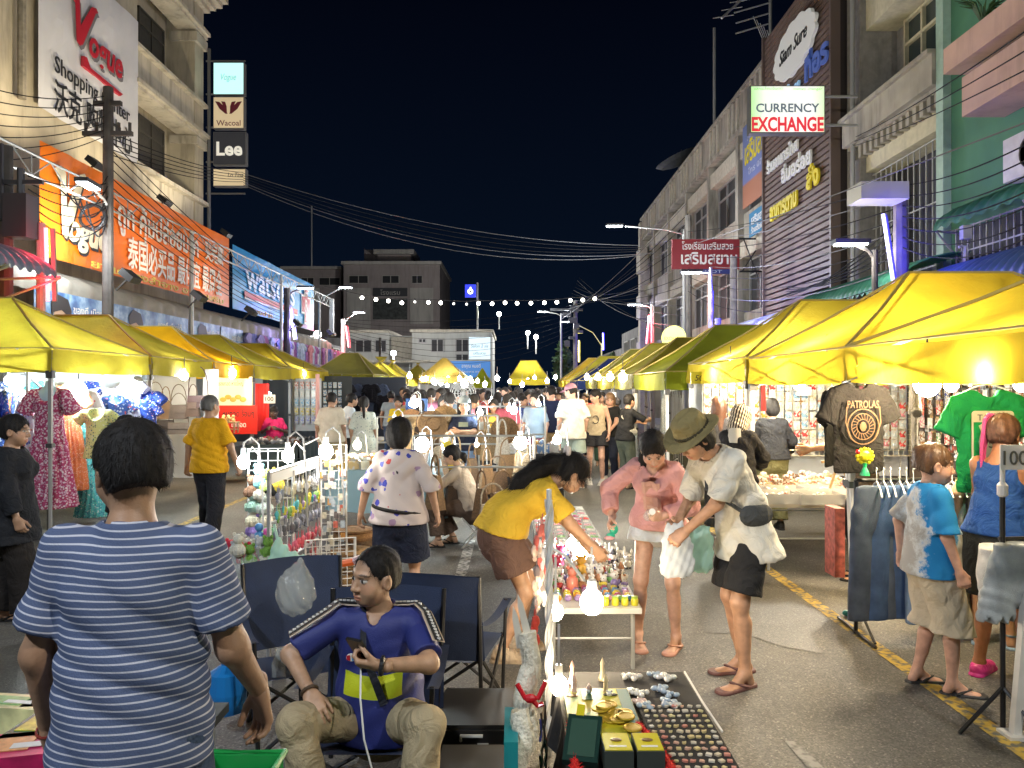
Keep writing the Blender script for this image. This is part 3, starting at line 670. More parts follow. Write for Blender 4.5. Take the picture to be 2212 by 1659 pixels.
lettering('买完赢',.55,Mx(7.6,1.12),INKW,gt,.01,.014,0,1.25)
lettering('泰国必买品 最便宜 最周全',.72,Mx(5.55,.30),INKW,gt,.01,.012,0,5.2)
wt=thing('shop_banner','bright blue pharmacy banner with white wordmark over a red stripe','banner',(-8.05,22.15,4.05))
BLU=mat('vinyl_blue',(.004,.24,.55),.4,var=.05)
place(bsheet(9.1,1.85,amp=.02),Mg).build('sheet',BLU,wt)
Mw=lambda x,y,z=.03: Mg @ Matrix.Translation((x,y,z))
lettering('watsons',1.15,Mw(3.6,.72),mat('ink_paleblue',(.72,.78,.95),.5),wt,.012,.012,0,5.2)
MB().prism([(.9,.44),(6.6,.44),(6.6,.62),(.9,.62)],Mw(0,0),.008).build('stripe',RED,wt);MB().prism([(.9,.38),(6.6,.38),(6.6,.43),(.9,.43)],Mw(0,0),.008).build('stripe',INKW,wt)
for m_,q,z in ((INKW,.08,.03),(RED,0,.042)):
    MB().prism([(x,y) for x,y in ((7.6-q,.25-q),(7.95+q,.25-q),(7.95+q,.62-q),(8.35+q,.62-q),(8.35+q,1.2+q),(7.95+q,1.2+q),(7.95+q,1.5+q),(7.6-q,1.5+q),(7.6-q,1.2+q),(7.2-q,1.2+q),(7.2-q,.62-q),(7.6-q,.62-q))],Mw(0,0,z),.01).build('cross',m_,wt)
lettering('R',.62,Mw(7.78,.68,.054),INKW,wt,.006,.02)
def flood(label,x,y,z,col,e):
    o=thing('flood_light',label,'flood light',(x,y,z));b=MB();Mq=Matrix.Rotation(R(-50),3,'Y')
    b.box((0,0,0),(.12,.34,.26),Mq);b.tube([(0,0,0),(-.25,0,-.25)],.02,5);b.build('housing',mat('black_metal',(.03,.03,.03),.5,metal=.3),o)
    l=bpy.data.lights.new('flood','SPOT');l.energy=e;l.color=col;l.spot_size=R(125);l.spot_blend=.6;l.shadow_soft_size=.1
    q=link('flood_beam',l,o,(-.1,0,.12));q.rotation_euler=(0,R(158),0)
for i,y in enumerate((13.6,16.6,19.9)): flood(('near','middle','far')[i]+' black flood light tilted up at the orange banner',-6.75,y,3.75,(1,.80,.55),70)
for i,y in enumerate((24.2,28.6)): flood(('near','far')[i]+' black flood light under the blue banner',-6.75,y,3.8,(.85,.94,1),30)
for i,y in enumerate((11,15.5,18.6,22.6)): flood(('first','second','third','fourth')[i]+' black flood light above the orange banner aimed at the cream wall',-8.4,y,6.3,(1,.86,.6),210)
tr=thing('banner_truss','long thin steel lattice truss running in front of the banners','truss',(-7.5,11,5.1))
STL=mat('pale_steel',(.42,.42,.40),.45,metal=.4)
b=MB()
for z in (0,.34): b.tube([(0,0,z),(0,21,z)],.022,5)
for i in range(42): b.tube([(0,i*.5,.34*(i % 2)),(0,i*.5+.5,.34*((i+1) % 2))],.012,4)
for i in range(22): b.tube([(0,i,0),(0,i,.34)],.010,4)
tag(b.build('lattice',STL,tr),kind='stuff')
b=MB();b.box((0,21,-.4),(.16,.16,1.5));b.box((0,21.2,-1.1),(.12,.7,.1));b.build('end_post',STL,tr)
for y in (-1,7,14): MB().tube([(0,y,-5.1),(0,y,.34)],.05,6).build('post',STL,tr)
fs=thing('awning_fascia','grey-brown corrugated awning edge below the orange banner','awning',(-7.9,12,3.4))
CORR=mat('corrugated_grey',(.26,.235,.19),.7,var=.3,vscale=2)
b=MB();b.grid(lambda u,v: (.035*math.sin(u*190)+(1-v)*.0-.9*max(0,v-.62)*2,u*21.5,v*.55),260,4);b.build('sheet',CORR,fs,smooth=True)
lettering('ยา เครื่องสำอาง อาหารเสริม',.2,frame((.1,5.5,.62),(0,1,0)),mat('yellow_letters',(.62,.42,.05),.5),fs,.02,.01,0,6.5)
lettering('ของฝาก',.2,frame((.1,12,.62),(0,1,0)),MATS['yellow_letters'],fs,.02,.01,0,2)
# posters under the fascia
PB=nodemat('poster_blue',lambda n,L,co: (lambda z: (z.inputs['Scale'].__setattr__('default_value',3.2),z.inputs['Detail'].__setattr__('default_value',7),L(co.outputs['Object'],z.inputs['Vector']),ramp(n,L,z.outputs[0],[(.36,(.03,.09,.24)),(.5,(.10,.21,.38)),(.62,(.30,.42,.55)),(.72,(.10,.2,.4))]))[3])(n.new('ShaderNodeTexNoise')),.4)
SKP=mat('printed_skin',(.42,.27,.17),.5);HRP=mat('printed_hair',(.02,.016,.015),.5);SHP=mat('printed_shirt',(.5,.52,.55),.5)
def poster(y0,y1,label,fx):
    o=thing('poster',label,'poster',(-7.84,y0,2.15));w=y1-y0;MP=lambda x,y,z: frame((.012+z,x,y),(0,1,0))
    b=MB();b.span((0,0,0),(.01,w,1.28));b.build('sheet',PB,o)
    if fx is not None:
        el=lambda rx,ry,n=18,a0=0,a1=2*math.pi: [(rx*math.cos(a0+(a1-a0)*i/n),ry*math.sin(a0+(a1-a0)*i/n)) for i in range(n)]
        MB().prism([(-.45,-.55),(.45,-.55),(.38,-.36),(.12,-.26),(-.12,-.26),(-.38,-.36)],MP(fx,.58,0),.003).build('print',SHP,o)
        MB().prism(el(.25,.37),MP(fx,.72,.004),.003).build('print',SKP,o)
        MB().prism([(-.27,.02),(-.24,.2),(.0,.26),(.22,.16),(.27,.02),(.31,.26),(.2,.46),(-.12,.52),(-.3,.38)],MP(fx,.72,.008),.003).build('print',HRP,o)
        for s_ in (-1,1): MB().prism(el(.04,.018,8),MP(fx+.1*s_,.74,.008),.002).build('print',HRP,o)
        MB().prism(el(.07,.018,8),MP(fx,.56,.008),.002).build('print',mat('ink_lip',(.3,.08,.07),.5),o)
    lettering('ของดี เมืองใต้',.2,MP(w*.72,.95,0),INKW,o,.003,.006,0,min(1.2,w*.5));lettering('ของฝาก',.16,MP(w*.2,.5,0),INKW,o,.003,.006,0,min(.6,w*.25))
poster(12.6,15.0,'blue pharmacy poster with a quiffed man beside the red light tube',.75);poster(15.1,18.6,'blue pharmacy poster with a smiling man right of the tall pole',.9)
poster(18.7,20.6,'blue pharmacy poster with a man beside the pale cloth',.75);poster(20.7,22.4,'faceless blue poster left of the purple-lit shirts',None)
# shirts hung under the far fascia
SHIRTM=mat('hung_shirt',(.5,.5,.5),.8,var=.35,vscale=9,objcol=True)
b=MB();b.prism([(-.22,-.62),(.22,-.62),(.21,-.12),(.34,-.2),(.40,-.08),(.2,.05),(.07,.08),(-.07,.08),(-.2,.05),(-.40,-.08),(-.34,-.2),(-.21,-.12)],frame((0,0,0),(0,1,0)),.06);SHM=b.mesh('hung_shirt',SHIRTM)
for i in range(30):
    y=22.6+i*.42;z=3.28 if i % 2 else 2.62
    for zz in (3.25,2.55):
        o=link('hung_shirt',SHM,None,(-7.8+.1*random.random(),y+.1*random.random(),zz+.05),random.uniform(-.25,.25));c=random.choice([(.25,.22,.45),(.12,.14,.4),(.5,.35,.4),(.35,.42,.55),(.3,.1,.3),(.5,.5,.6),(.45,.15,.2)]);o.color=(*c,1)
        tag(o,'shirt hanging in rows below the blue banner awning','shirt','shirts hung below the blue banner')
MB().span((-8.2,22.4,2.0),(-8.15,35.5,3.5)).build('shop_backing',LOW)['label']='grey boarding behind the rows of hung shirts'
bpy.data.objects['shop_backing']['category']='hoarding'

# ---------------------------------------------------------------- buildings on the right
GREEN=mat('green_render',(.075,.22,.125),.85,var=.12,vscale=1.6,bump=.2,bscale=30,dirt=.12)
PINK=mat('pink_render',(.55,.36,.28),.85,var=.1,vscale=2,dirt=.25)
GLS=mat('dusky_glass',(.035,.05,.05),.15)
RX=7.5
o=thing('shop_building','green rendered building with pink balcony bands','building',(RX,6,0));q=lambda x,y,z: (x-RX,y-6,z)
MB().span(q(RX,-6,0),q(14,13.35,13.5)).build('wall',GREEN,o)
for z0,z1,y1 in ((6.75,7.15,12.2),(5.9,6.5,11.7),(9.3,9.9,12.2),(2.6,2.9,12.9)): MB().span(q(6.85,-6,z0),q(RX-.002,y1,z1)).build('balcony_band',PINK,o)
MB().span(q(7.36,13.12,3),q(RX-.002,13.34,13.5)).build('corner_strip',mat('mint_trim',(.35,.5,.40),.8,var=.1),o)
for y,z,h in ((8.9,4.75,1.1),(5.5,4.75,1.1),(9.2,7.5,1.5)): recess_window(o,frame(q(RX-.002,y,z),(0,1,0)) @ Matrix.Rotation(math.pi,4,'Y') @ Matrix.Translation((-1.6,0,0)),1.6,h,.1,mat('alu_frame',(.4,.42,.42),.5,metal=.4),GLS,2)
PLT=mat('leaf',(.03,.07,.02),.6,var=.4)
pl=thing('balcony_plant','straggly weed growing on the pink balcony band','plant',(7.0,11.4,7.15));b=MB()
for i in range(26): a=random.random()*6.28;l_=random.uniform(.2,.6);b.tube([(0,0,0),(math.cos(a)*l_*.3,math.sin(a)*l_*.3,l_*.6),(math.cos(a)*l_*.7,math.sin(a)*l_*.7,l_*.7)],[.012,.02,.003],4)
b.build('foliage',PLT,pl)
ac=thing('air_conditioner','white air-conditioner box fixed to the green wall','air conditioner',(7.2,10.35,4.95));MB().span((-.3,-.45,-.3),(.28,.45,.3)).build('case',mat('ac_white',(.55,.54,.5),.5,var=.1),ac)
fan=MB();M_=frame((-.302,-.12,0),(0,-1,0));fan.lathe([(.0,.0),(.21,0),(.22,.012),(.23,0)],n=20);fan.v=[tuple(M_ @ Vector(v)) for v in fan.v];fan.build('fan_grille',mat('dark_grille',(.09,.08,.075),.6),ac)
def corrug(label,x0,x1,y0,y1,z0,z1,m,group=None,per=.19):
    o=thing('awning',label,'awning',(x0,y0,z0),0,group);n=int((y1-y0)/per)
    prof=lambda v: ((x1-x0)*(1-math.cos(v*math.pi/2)),(z1-z0)*math.sin(v*math.pi/2))
    b=MB();b.grid(lambda u,v: (prof(v)[0],u*(y1-y0),prof(v)[1]+.028*math.sin(u*n*2*math.pi)),n*6,8);b.build('sheet',m,o,smooth=True)
    bk=MB().tube([(x1-x0-.05,0,-.05),(.05,0,0)],.02,5).tube([(x1-x0-.05,0,-.6),(.05,0,-.01)],.02,5).mesh('bracket',STL)
    for k in range(5): link('bracket',bk,o,(0,k*(y1-y0)/4,0))
    return o
corrug('long blue corrugated awning curving over the right-hand shops',6.2,7.48,2,12.0,3.15,3.75,mat('corrugated_blue',(.07,.13,.34),.5,var=.2,vscale=2))
corrug('grey-violet striped awning by the near red tube at the left edge',-6.45,-7.95,6.5,10.9,3.35,3.85,mat('corrugated_violet',(.16,.18,.24),.55,var=.2))
corrug('green corrugated awning between the brown building and the blue tube',6.2,7.35,12.3,17.0,3.42,3.95,mat('corrugated_green',(.06,.26,.17),.55,var=.25,vscale=2))
corrug('small dark green tiled awning under the pink bands',6.9,7.48,4,12.6,4.35,4.72,mat('tile_green',(.03,.15,.08),.6,var=.4,vscale=8),per=.3)
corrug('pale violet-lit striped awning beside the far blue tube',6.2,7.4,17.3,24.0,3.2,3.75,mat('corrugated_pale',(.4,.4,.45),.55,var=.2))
def grille(label,y0,y1,z0,z1,x,m,step=.16,parent=None):
    o=thing('window_grille',label,'grille',(x,y0,z0));n=int((y1-y0)/step)
    bar=MB().tube([(0,0,0),(0,0,z1-z0)],.014,4).mesh('bar',m)
    for i in range(n+1): link('bar',bar,o,(0,i*step,0))
    b=MB()
    for z in (.02,(z1-z0)*.5,z1-z0-.02): b.tube([(0,0,z),(0,y1-y0,z)],.016,4)
    b.build('rail',m,o);return o
IRON=mat('grey_iron',(.30,.29,.28),.5,metal=.3);IRON2=mat('pale_iron',(.42,.41,.37),.55)
grille('long iron bar grille above the blue awning',3.5,12.6,3.55,4.35,7.2,IRON)
MB().span((7.44,2,3.5),(7.497,12.9,4.36)).build('dark_window_band',mat('dark_interior',(.02,.02,.022),.7),None);tag(bpy.data.objects['dark_window_band'],'dark shop windows behind the long iron grille','window')
# grey-cream building
GC=mat('grey_cream_render',(.36,.33,.26),.9,var=.18,vscale=1.5,dirt=.6,bump=.2,bscale=30);CB=mat('cream_beam',(.55,.50,.33),.85,var=.1,dirt=.3)
GW=mat('grey_render',(.25,.235,.21),.9,var=.15,dirt=.35,bump=.2,bscale=40)
o=thing('shop_building','stained grey-cream building squeezed between green and brown ones','building',(RX,15,0));q=lambda x,y,z: (x-RX,y-15,z)
b=MB();b.span(q(8.3,13.35,0),q(14,17.2,12.5));b.span(q(7.5,16.55,0),q(8.3,17.2,12.5));b.build('wall',GW,o)
for z0,z1 in ((6.4,6.95),(9.45,10.3),(3.6,3.9)): MB().span(q(7.62,13.36,z0),q(8.298,16.54,z1)).build('beam',CB,o)
b=MB();b.span(q(7.30,13.36,7.05),q(7.42,17.0,7.6));b.span(q(7.42,13.36,6.98),q(8.298,17.0,7.08));b.span(q(7.22,13.36,7.6),q(7.46,17.05,7.68));b.build('balcony_parapet',GC,o)
b=MB()
for i in range(14): b.span(q(7.46,13.45+i*.25,6.72),q(7.98,13.57+i*.25,6.978))
b.build('corbel',GC,o)
b=MB();b.span(q(7.35,13.36,10.5),q(8.298,17.1,10.75));b.span(q(7.28,13.36,10.75),q(7.5,17.1,11.6));b.build('upper_parapet',GC,o)
recess_window(o,frame(q(8.29,14.0,7.8),(0,1,0)) @ Matrix.Rotation(math.pi,4,'Y') @ Matrix.Translation((-2.0,0,0)),2.0,1.6,.12,CB,GLS,3,1,.5)
MB().tube([q(7.4,16.7,3.5),q(7.4,16.7,12.4)],.05,8).build('drain_pipe',STL,o)
MB().span(q(8.2,13.4,3.9),q(8.299,16.5,6.38)).build('dark_opening',mat('dark_interior'),o)
grille('pale full-height balcony bars on the grey-cream building',13.5,16.5,4.0,6.35,7.75,IRON2,.22)
# brown slatted building
BR=mat('brown_slats',(.135,.088,.068),.6,var=.22,vscale=1.2);BRD=mat('brown_backing',(.035,.026,.022),.8)
o=thing('shop_building','brown building clad in horizontal slats with a white cloud sign','building',(7.25,19.6,0));q=lambda x,y,z: (x-7.25,y-19.6,z)
MB().span(q(7.36,17.25,0),q(14,21.95,11.7)).build('wall',BRD,o)
sl_=MB().span((-.05,-2.34,0),(.09,2.34,.105)).mesh('slat',BR)
for i in range(56): link('slat',sl_,o,(0,0,3.0+i*.155))
b=MB();b.span(q(7.14,17.22,2.9),q(7.36,17.30,11.75));b.span(q(7.14,21.90,2.9),q(7.36,21.98,11.75));b.build('edge_trim',mat('bronze_trim',(.14,.10,.08),.5),o)
rs=thing('shop_building','dark recessed stair gap beside the brown slatted building','building',(7.6,17.2,0));MB().span((0,.0,0),(2,.04,0.1)).build('floor_edge',GC,rs)
def wtext(label,items,x=7.15,nm='shop_lettering'):
    o=thing(nm,label,'sign',(x,items[0][1],items[0][2]))
    for body,y,z,size,w,m_,bo in items: lettering(body,size,frame((0,y-items[0][1],z-items[0][2]),(0,-1,0)),m_,o,.05,bo,0,w)
    return o
SGW=mat('sign_white',(.62,.62,.58),.5,emit=.10,ecol=(.9,.9,.8));SGY=mat('sign_yellow',(.62,.50,.01),.5,emit=.08);SGB=mat('sign_bluewhite',(.35,.55,.75),.5,emit=.16,ecol=(.3,.6,.9));SGD=mat('sign_blue',(.08,.12,.35),.5,emit=.1,ecol=(.1,.2,.6))
wtext('small pale blue-white raised lettering just above the exchange sign',[('ต่าย',19.6,9.05,.62,1.1,SGB,.02),('ที่อร',18.0,9.2,.75,1.35,SGD,.03)])
wtext('two lines of white raised lettering under the exchange sign',[('ร้านอาหารไทย',20.3,7.72,.42,2.3,SGW,.03),('อิ่มอร่อย',19.3,7.15,.52,2.0,SGW,.03)])
wtext('yellow raised lettering low on the slatted wall',[('อาหารตาม',20.2,6.35,.62,2.0,SGY,.04),('สั่ง',18.2,6.55,.62,.75,SGY,.04)])
cl=thing('cloud_sign','white cloud-shaped sign with black script on the slatted wall','sign',(7.15,19.35,10.35));pts=[]
for i in range(72):
    a=2*math.pi*i/72;r_=1+.09*abs(math.sin(a*6.5));pts.append((1.35*r_*math.cos(a),.62*r_*math.sin(a)))
MB().prism(pts,frame((0,0,0),(0,-1,0)),.08).build('panel',SGW,cl);lettering('Siam Sure',.5,frame((-.085,0,-.12),(0,-1,0)),BLK,cl,.01,.012,.3,1.9)
# long concrete shophouse beyond
CON=mat('stained_concrete',(.33,.30,.25),.9,var=.2,vscale=1.1,dirt=.75,bump=.3,bscale=25);CONL=mat('pale_panel',(.46,.42,.34),.9,var=.15,dirt=.35);DK=mat('dark_interior')
o=thing('shop_building','long stained concrete shophouse terrace with panelled parapet','building',(7.6,33,0));q=lambda x,y,z: (x-7.6,y-33,z)
MB().span(q(8.3,22,0),q(15,45,11.2)).build('wall',GW,o)
b=MB();b.span(q(7.6,22,10.35),q(8.298,45,11.5));b.span(q(7.5,22,11.5),q(8.4,45.1,11.62));b.span(q(7.5,22,10.2),q(8.298,45,10.348));b.build('parapet',CON,o)
fin=MB().span((-.07,-.06,0),(0,.06,1.1)).mesh('fin',CONL)
for i in range(46):
    if i % 5 > 1: link('fin',fin,o,q(7.598,22.3+i*.5,10.37))
bay=3.83
for k in range(6):
    y0=22+k*bay
    b=MB();b.span(q(7.55,y0-.14,0),q(8.298,y0+.14,10.19));b.build('pier',CON,o)
    for z0 in (3.3,6.6):
        b=MB();b.span(q(7.75,y0+.141,z0),q(8.298,y0+bay-.141,z0+.95));b.build('spandrel',CON,o)
        b=MB();b.span(q(7.62,y0+.141,z0+2.75),q(8.298,y0+bay-.141,z0+3.29));b.build('lintel_panel',CONL,o)
        recess_window(o,frame(q(8.0,y0+.25,z0+.97),(0,1,0)) @ Matrix.Rotation(math.pi,4,'Y') @ Matrix.Translation((-(bay-.5),0,0)),bay-.5,1.72,.1,IRON,DK,3,1,.5)
b=MB();b.span(q(7.4,44.4,0),q(8.298,45.02,11.3));b.build('end_wall',CONL,o)
for z in (3,5.6,8.2): MB().span(q(7.1,42.6,z),q(7.5,43.9,z+1.3)).build('box_panel',CONL,o)
# beyond
for i,(y0,y1,h,lab) in enumerate(((45.5,56,5.6,'dark two-storey shops beyond the concrete terrace'),(56.2,72,4.6,'farthest dark low shops on the right side'))):
    o=thing('shop_row',lab,'building',(8,(y0+y1)/2,0));MB().span((0,-(y1-y0)/2,0),(6,(y1-y0)/2,h)).build('wall',LOW,o)
    for k in range(3): recess_window(o,frame((-.01,-(y1-y0)/2+1+k*3,h-1.8),(0,1,0)) @ Matrix.Rotation(math.pi,4,'Y') @ Matrix.Translation((-1.6,0,0)),1.6,1.1)
# banners and signs on the right
def flatsign(nm,label,y0,y1,z0,z1,x,m,texts):
    o=thing(nm,label,'sign',(x,(y0+y1)/2,(z0+z1)/2));MB().span((-.03,-(y1-y0)/2,-(z1-z0)/2),(0,(y1-y0)/2,(z1-z0)/2)).build('sheet',m,o)
    for body,y,z,size,w,mm in texts: lettering(body,size,frame((-.032,-y,z),(0,-1,0)),mm,o,.006,.02,0,w)
    return o
PVB=nodemat('poster_violet',lambda n,L,co: (lambda sp: (L(co.outputs['Object'],sp.inputs[0]),ramp(n,L,(lambda mr: (L(sp.outputs['Z'],mr.inputs[0]),mr.inputs[1].__setattr__('default_value',-1.3),mr.inputs[2].__setattr__('default_value',1.3),mr.outputs[0])[3])(n.new('ShaderNodeMapRange')),[(.0,(.36,.15,.09)),(.27,(.36,.15,.09)),(.30,(.15,.18,.38)),(1,(.17,.22,.42))]))[1])(n.new('ShaderNodeSeparateXYZ')),.5)
flatsign('wall_banner','violet-blue wall poster with yellow lettering and orange foot',21.99,24.75,7.5,10.1,7.46,PVB,[('เสริมสวย',0,.05,.95,2.3,SGY),('สอนแต่งหน้า',0,.75,.3,1.8,mat('ink_lilac',(.4,.42,.55),.5)),('โทร 074',0,-.35,.25,1.6,MATS['ink_lilac'])])
flatsign('shop_sign','small blue sign with white lettering below the violet poster',22.2,24.1,6.45,7.2,7.46,mat('sign_teal',(.02,.16,.30),.5),[('เสริมสวย',0,0,.34,1.4,INKW),('ร้านตัดผม',-.1,-.28,.24,1.2,INKW)])
o=thing('shop_sign','dark red projecting sign with pale lettering on black struts','sign',(6.1,24,5.9));MB().span((-1.1,0,-.43),(1.0,.1,.5)).build('panel',mat('sign_red',(.20,.015,.02),.5,emit=.03,ecol=(.5,.03,.04)),o)
MB().span((-.7,.003,-.58),(.9,.097,-.435)).build('strip',mat('sign_navy',(.03,.04,.16),.5),o)
lettering('โรงเรียนเสริมสวย',.3,frame((0,-.004,.18),(1,0,0)),INKW,o,.004,.012,0,1.6);lettering('เสริมสยาม',.5,frame((.05,-.004,-.27),(1,0,0)),INKW,o,.004,.02,0,1.75);lettering('CDMOT',.12,frame((0,0,-.55),(1,0,0)),mat('ink_lilac'),o,.004,0,0,.9)
b=MB();b.tube([(1.0,.05,.52),(1.9,.05,.52)],.03,5);b.tube([(1.15,.05,.5),(1.6,.05,-.7)],.02,5);b.tube([(1.75,.05,.5),(1.1,.05,-.5)],.02,5);b.tube([(1,.05,-.5),(1.9,.05,-.5)],.03,5);b.build('strut',BLK,o)
XG=nodemat('exchange_face',lambda n,L,co: (lambda sp: (L(co.outputs['Object'],sp.inputs[0]),ramp(n,L,(lambda m: (L(sp.outputs['X'],m.inputs[0]),m.inputs[1].__setattr__('default_value',-.82),m.inputs[2].__setattr__('default_value',.82),m.outputs[0])[3])(n.new('ShaderNodeMapRange')),[(0,(.42,.85,.28)),(.22,(.95,1,.9)),(.8,(1,1,.96)),(1,(.7,.92,.5))]))[1])(n.new('ShaderNodeSeparateXYZ')),.5)
t_=XG.node_tree;b_=t_.nodes['Principled BSDF'];t_.links.new(b_.inputs['Base Color'].links[0].from_socket,b_.inputs['Emission Color']);b_.inputs['Emission Strength'].default_value=.5
o=lightbox('exchange_sign','bright white and green lit box sign reading currency exchange',4.96,6.52,7.08,8.07,16.0,XG,1)
lettering('CURRENCY',.25,FM(0,-.06),mat('ink_slate',(.15,.19,.25),.5,emit=.15,ecol=(.34,.42,.5)),o,.004,.022,0,1.32)
lettering('EXCHANGE',.40,FM(0,-.45),mat('ink_crimson',(.6,.02,.04),.5,emit=.45,ecol=(.85,.05,.07)),o,.004,.034,0,1.5)
lettering('แลกเปลี่ยนเงินตรา',.08,FM(-.4,.4),mat('ink_leaf',(.2,.5,.1),.5,emit=.5),o,.003,0,0,.6);lettering('money changer',.07,FM(.42,.4),MATS['ink_leaf'],o,.003,0,0,.6)
MB().tube([(.8,.1,.3),(1.5,.1,.3)],.03,6).tube([(.8,.1,-.3),(1.5,.1,-.3)],.03,6).build('bracket',STL,o)
o=thing('exchange_sign','small round yellow lit sign reading exchange above the green tent','sign',(wx(1457,22),22,hz(729,22)))
b=MB();b.lathe([(0,0),(.33,0),(.34,.02),(.34,.16),(0,.16)],n=28);b.v=[(x,z,y) for x,y,z in b.v];b.build('disc',mat('yellow_glow',(.8,.85,.1),.5,emit=1.0,ecol=(1,.95,.25)),o)
lettering('EXCHANGE',.13,FM(0,-.07),mat('ink_orange_glow',(.7,.2,.02),.5,emit=.6,ecol=(.85,.3,.05)),o,.004,.01,0,.58);MB().tube([(.1,.08,-.3),(.1,.08,-4)],.05,6).build('post',STL,o)

# ---------------------------------------------------------------- the end of the street
FB=mat('far_pink_render',(.36,.31,.29),.9,var=.15,vscale=.4,dirt=.3);FC=mat('far_cream_render',(.5,.47,.42),.9,var=.15,vscale=.4,dirt=.3)
d=86.
o=thing('hotel_block','tall unlit pinkish block closing the street end','building',(wx(845,d),d,0));fx=lambda px,py,y=0: (wx(px,d)-wx(845,d),y,hz(py,d))
b=MB();b.span(fx(742,900),(fx(950,572)[0],14,hz(572,d)));b.span(fx(600,900,2),(fx(728,575)[0],16,hz(575,d)));b.span(fx(728,900,4),(fx(742,580)[0],16,hz(585,d)));b.span(fx(805,572,3),(fx(880,535)[0],8,hz(535,d)));b.span(fx(768,572,5),(fx(805,522)[0],9,hz(522,d)));b.build('wall',FB,o)
MB().span(fx(738,572,-.4),(fx(954,566)[0],14,hz(565,d))).span(fx(798,540,2.4),(fx(888,530)[0],8.5,hz(530,d))).span(fx(596,576,1.6),(fx(730,570)[0],16,hz(570,d))).build('cornice',FC,o)
for x0,x1 in ((754,795),(826,862),(890,912)): recess_window(o,frame(fx(x0,612,-.01),(1,0,0)),(x1-x0)*d/F,.85,.1,FC,DK,2)
for x0,x1 in ((680,726),(640,668)): recess_window(o,frame(fx(x0,611,1.98),(1,0,0)),(x1-x0)*d/F,.85,.1,FC,DK,2)
for x0,x1,y0,y1 in ((750,800,622,720),(886,936,622,700),(640,690,622,700)): MB().span(fx(x0,y1,-.12),(fx(x1,y0)[0],-.005,hz(y0,d))).build('balcony_panel',FC,o)
MB().span(fx(806,690,-.1),(fx(880,645)[0],-.003,hz(645,d))).build('lattice_panel',mat('far_lattice',(.07,.075,.07),.8,var=.5,vscale=3),o)
MB().span(fx(806,640,-.12),(fx(880,622)[0],-.003,hz(622,d))).build('name_panel',mat('far_dark_sign',(.05,.05,.055),.7),o);lettering('โรงแรม',.7,frame(fx(843,637,-.13),(1,0,0)),FC,o,.02,0,0,2.2)
mast=thing('mast','thin tall aerial mast above the far pink block','mast',(wx(673,84),84,hz(575,84)));MB().tube([(0,0,0),(0,0,(575-445)*84/F)],.08,6).build('pole',STL,mast)
d=50.
WHB=mat('far_white_render',(.40,.40,.37),.9,var=.1,vscale=.6,dirt=.25)
o=thing('shop_building','white two-storey building at the street end','building',(wx(905,d),d,0));fx=lambda px,py,y=0: (wx(px,d)-wx(905,d),y,hz(py,d))
b=MB();b.span((fx(890,0)[0],0,0),(fx(1062,0)[0],9,hz(716,d)));b.span((fx(752,0)[0],.5,0),(fx(838,0)[0],9,hz(716,d)));b.span((fx(838,0)[0],1.5,0),(fx(890,0)[0],9,hz(722,d)));b.build('wall',WHB,o)
MB().span(fx(886,718,-.25),(fx(1066,713)[0],9,hz(712,d))).span(fx(748,718,.2),(fx(840,713)[0],9,hz(712,d))).build('roof_edge',CONL,o)
for x0,x1,y0,y1 in ((932,958,733,760),(985,1012,733,760),(905,920,732,740),(985,1012,765,780)): recess_window(o,frame(fx(x0,y1,-.01),(1,0,0)),(x1-x0)*d/F,(y1-y0)*d/F,.1,IRON,DK,2)
for x0,x1 in ((765,800),(808,832)): recess_window(o,frame(fx(x0,760,.49),(1,0,0)),(x1-x0)*d/F,.8,.1,IRON,DK,2)
b=MB()
for k in range(12): b.span(fx(838,775-k*4.2,1.38),(fx(888,0)[0],1.497,hz(771.2-k*4.2,d)))
b.build('shutter',CONL,o);MB().span(fx(750,783,-.3),(fx(1062,778)[0],-.01,hz(778,d))).build('ledge',CONL,o)
sg=lambda nm,label,x0,x1,y0,y1,m: (lambda t: (MB().span((0,0,0),((x1-x0)*49/F,.12,(y1-y0)*49/F)).build('panel',m,t),t)[1])(thing(nm,label,'sign',(wx(x0,49),49,hz(y1,49))))
s1=sg('shop_sign','pale lit sign on the white building corner',1013,1059,728,776,mat('paleblue_glow',(.5,.6,.65),.5,emit=.55,ecol=(.62,.78,.85)))
lettering('Salon 2 sis',.28,frame((.68,-.004,.75),(1,0,0)),mat('ink_teal',(.1,.3,.35),.5),s1,.004,0,.2,1.1);lettering('เสริมสวย',.22,frame((.68,-.004,.3),(1,0,0)),MATS['ink_teal'],s1,.004,0,.2,.8)
s2=sg('shop_sign','blue sign strip with white lettering below the pale corner sign',960,1059,780,815,mat('blue_glow',(.05,.17,.42),.5,emit=.35,ecol=(.06,.22,.6)))
lettering('อาคุณ หมอดี',.3,frame((1.7,-.004,.62),(1,0,0)),INKW,s2,.004,.01,0,1.2);lettering('ร้านอาหาร ตามสั่ง',.18,frame((1.8,-.004,.3),(1,0,0)),INKW,s2,.004,0,0,1.4)
tw=thing('lit_sign','small deep-blue square lit sign with white ring on a tall post','sign',(wx(1016,55),55,hz(628,55)));MB().span((-.38,0,-.45),(.38,.2,.45)).build('panel',mat('deepblue_glow',(.02,.03,.5),.5,emit=.8,ecol=(.03,.05,.8)),tw)
b=MB();M_=frame((0,-.02,-.05),(1,0,0));b.prism([(.2*math.cos(a),.2*math.sin(a)+(.12 if abs(a-1.57) < .3 else 0)) for a in np.linspace(0,6.28,20)[:-1]],M_,.02);b.build('ring',mat('white_glow',(.9,.9,.9),.5,emit=1.6),tw)
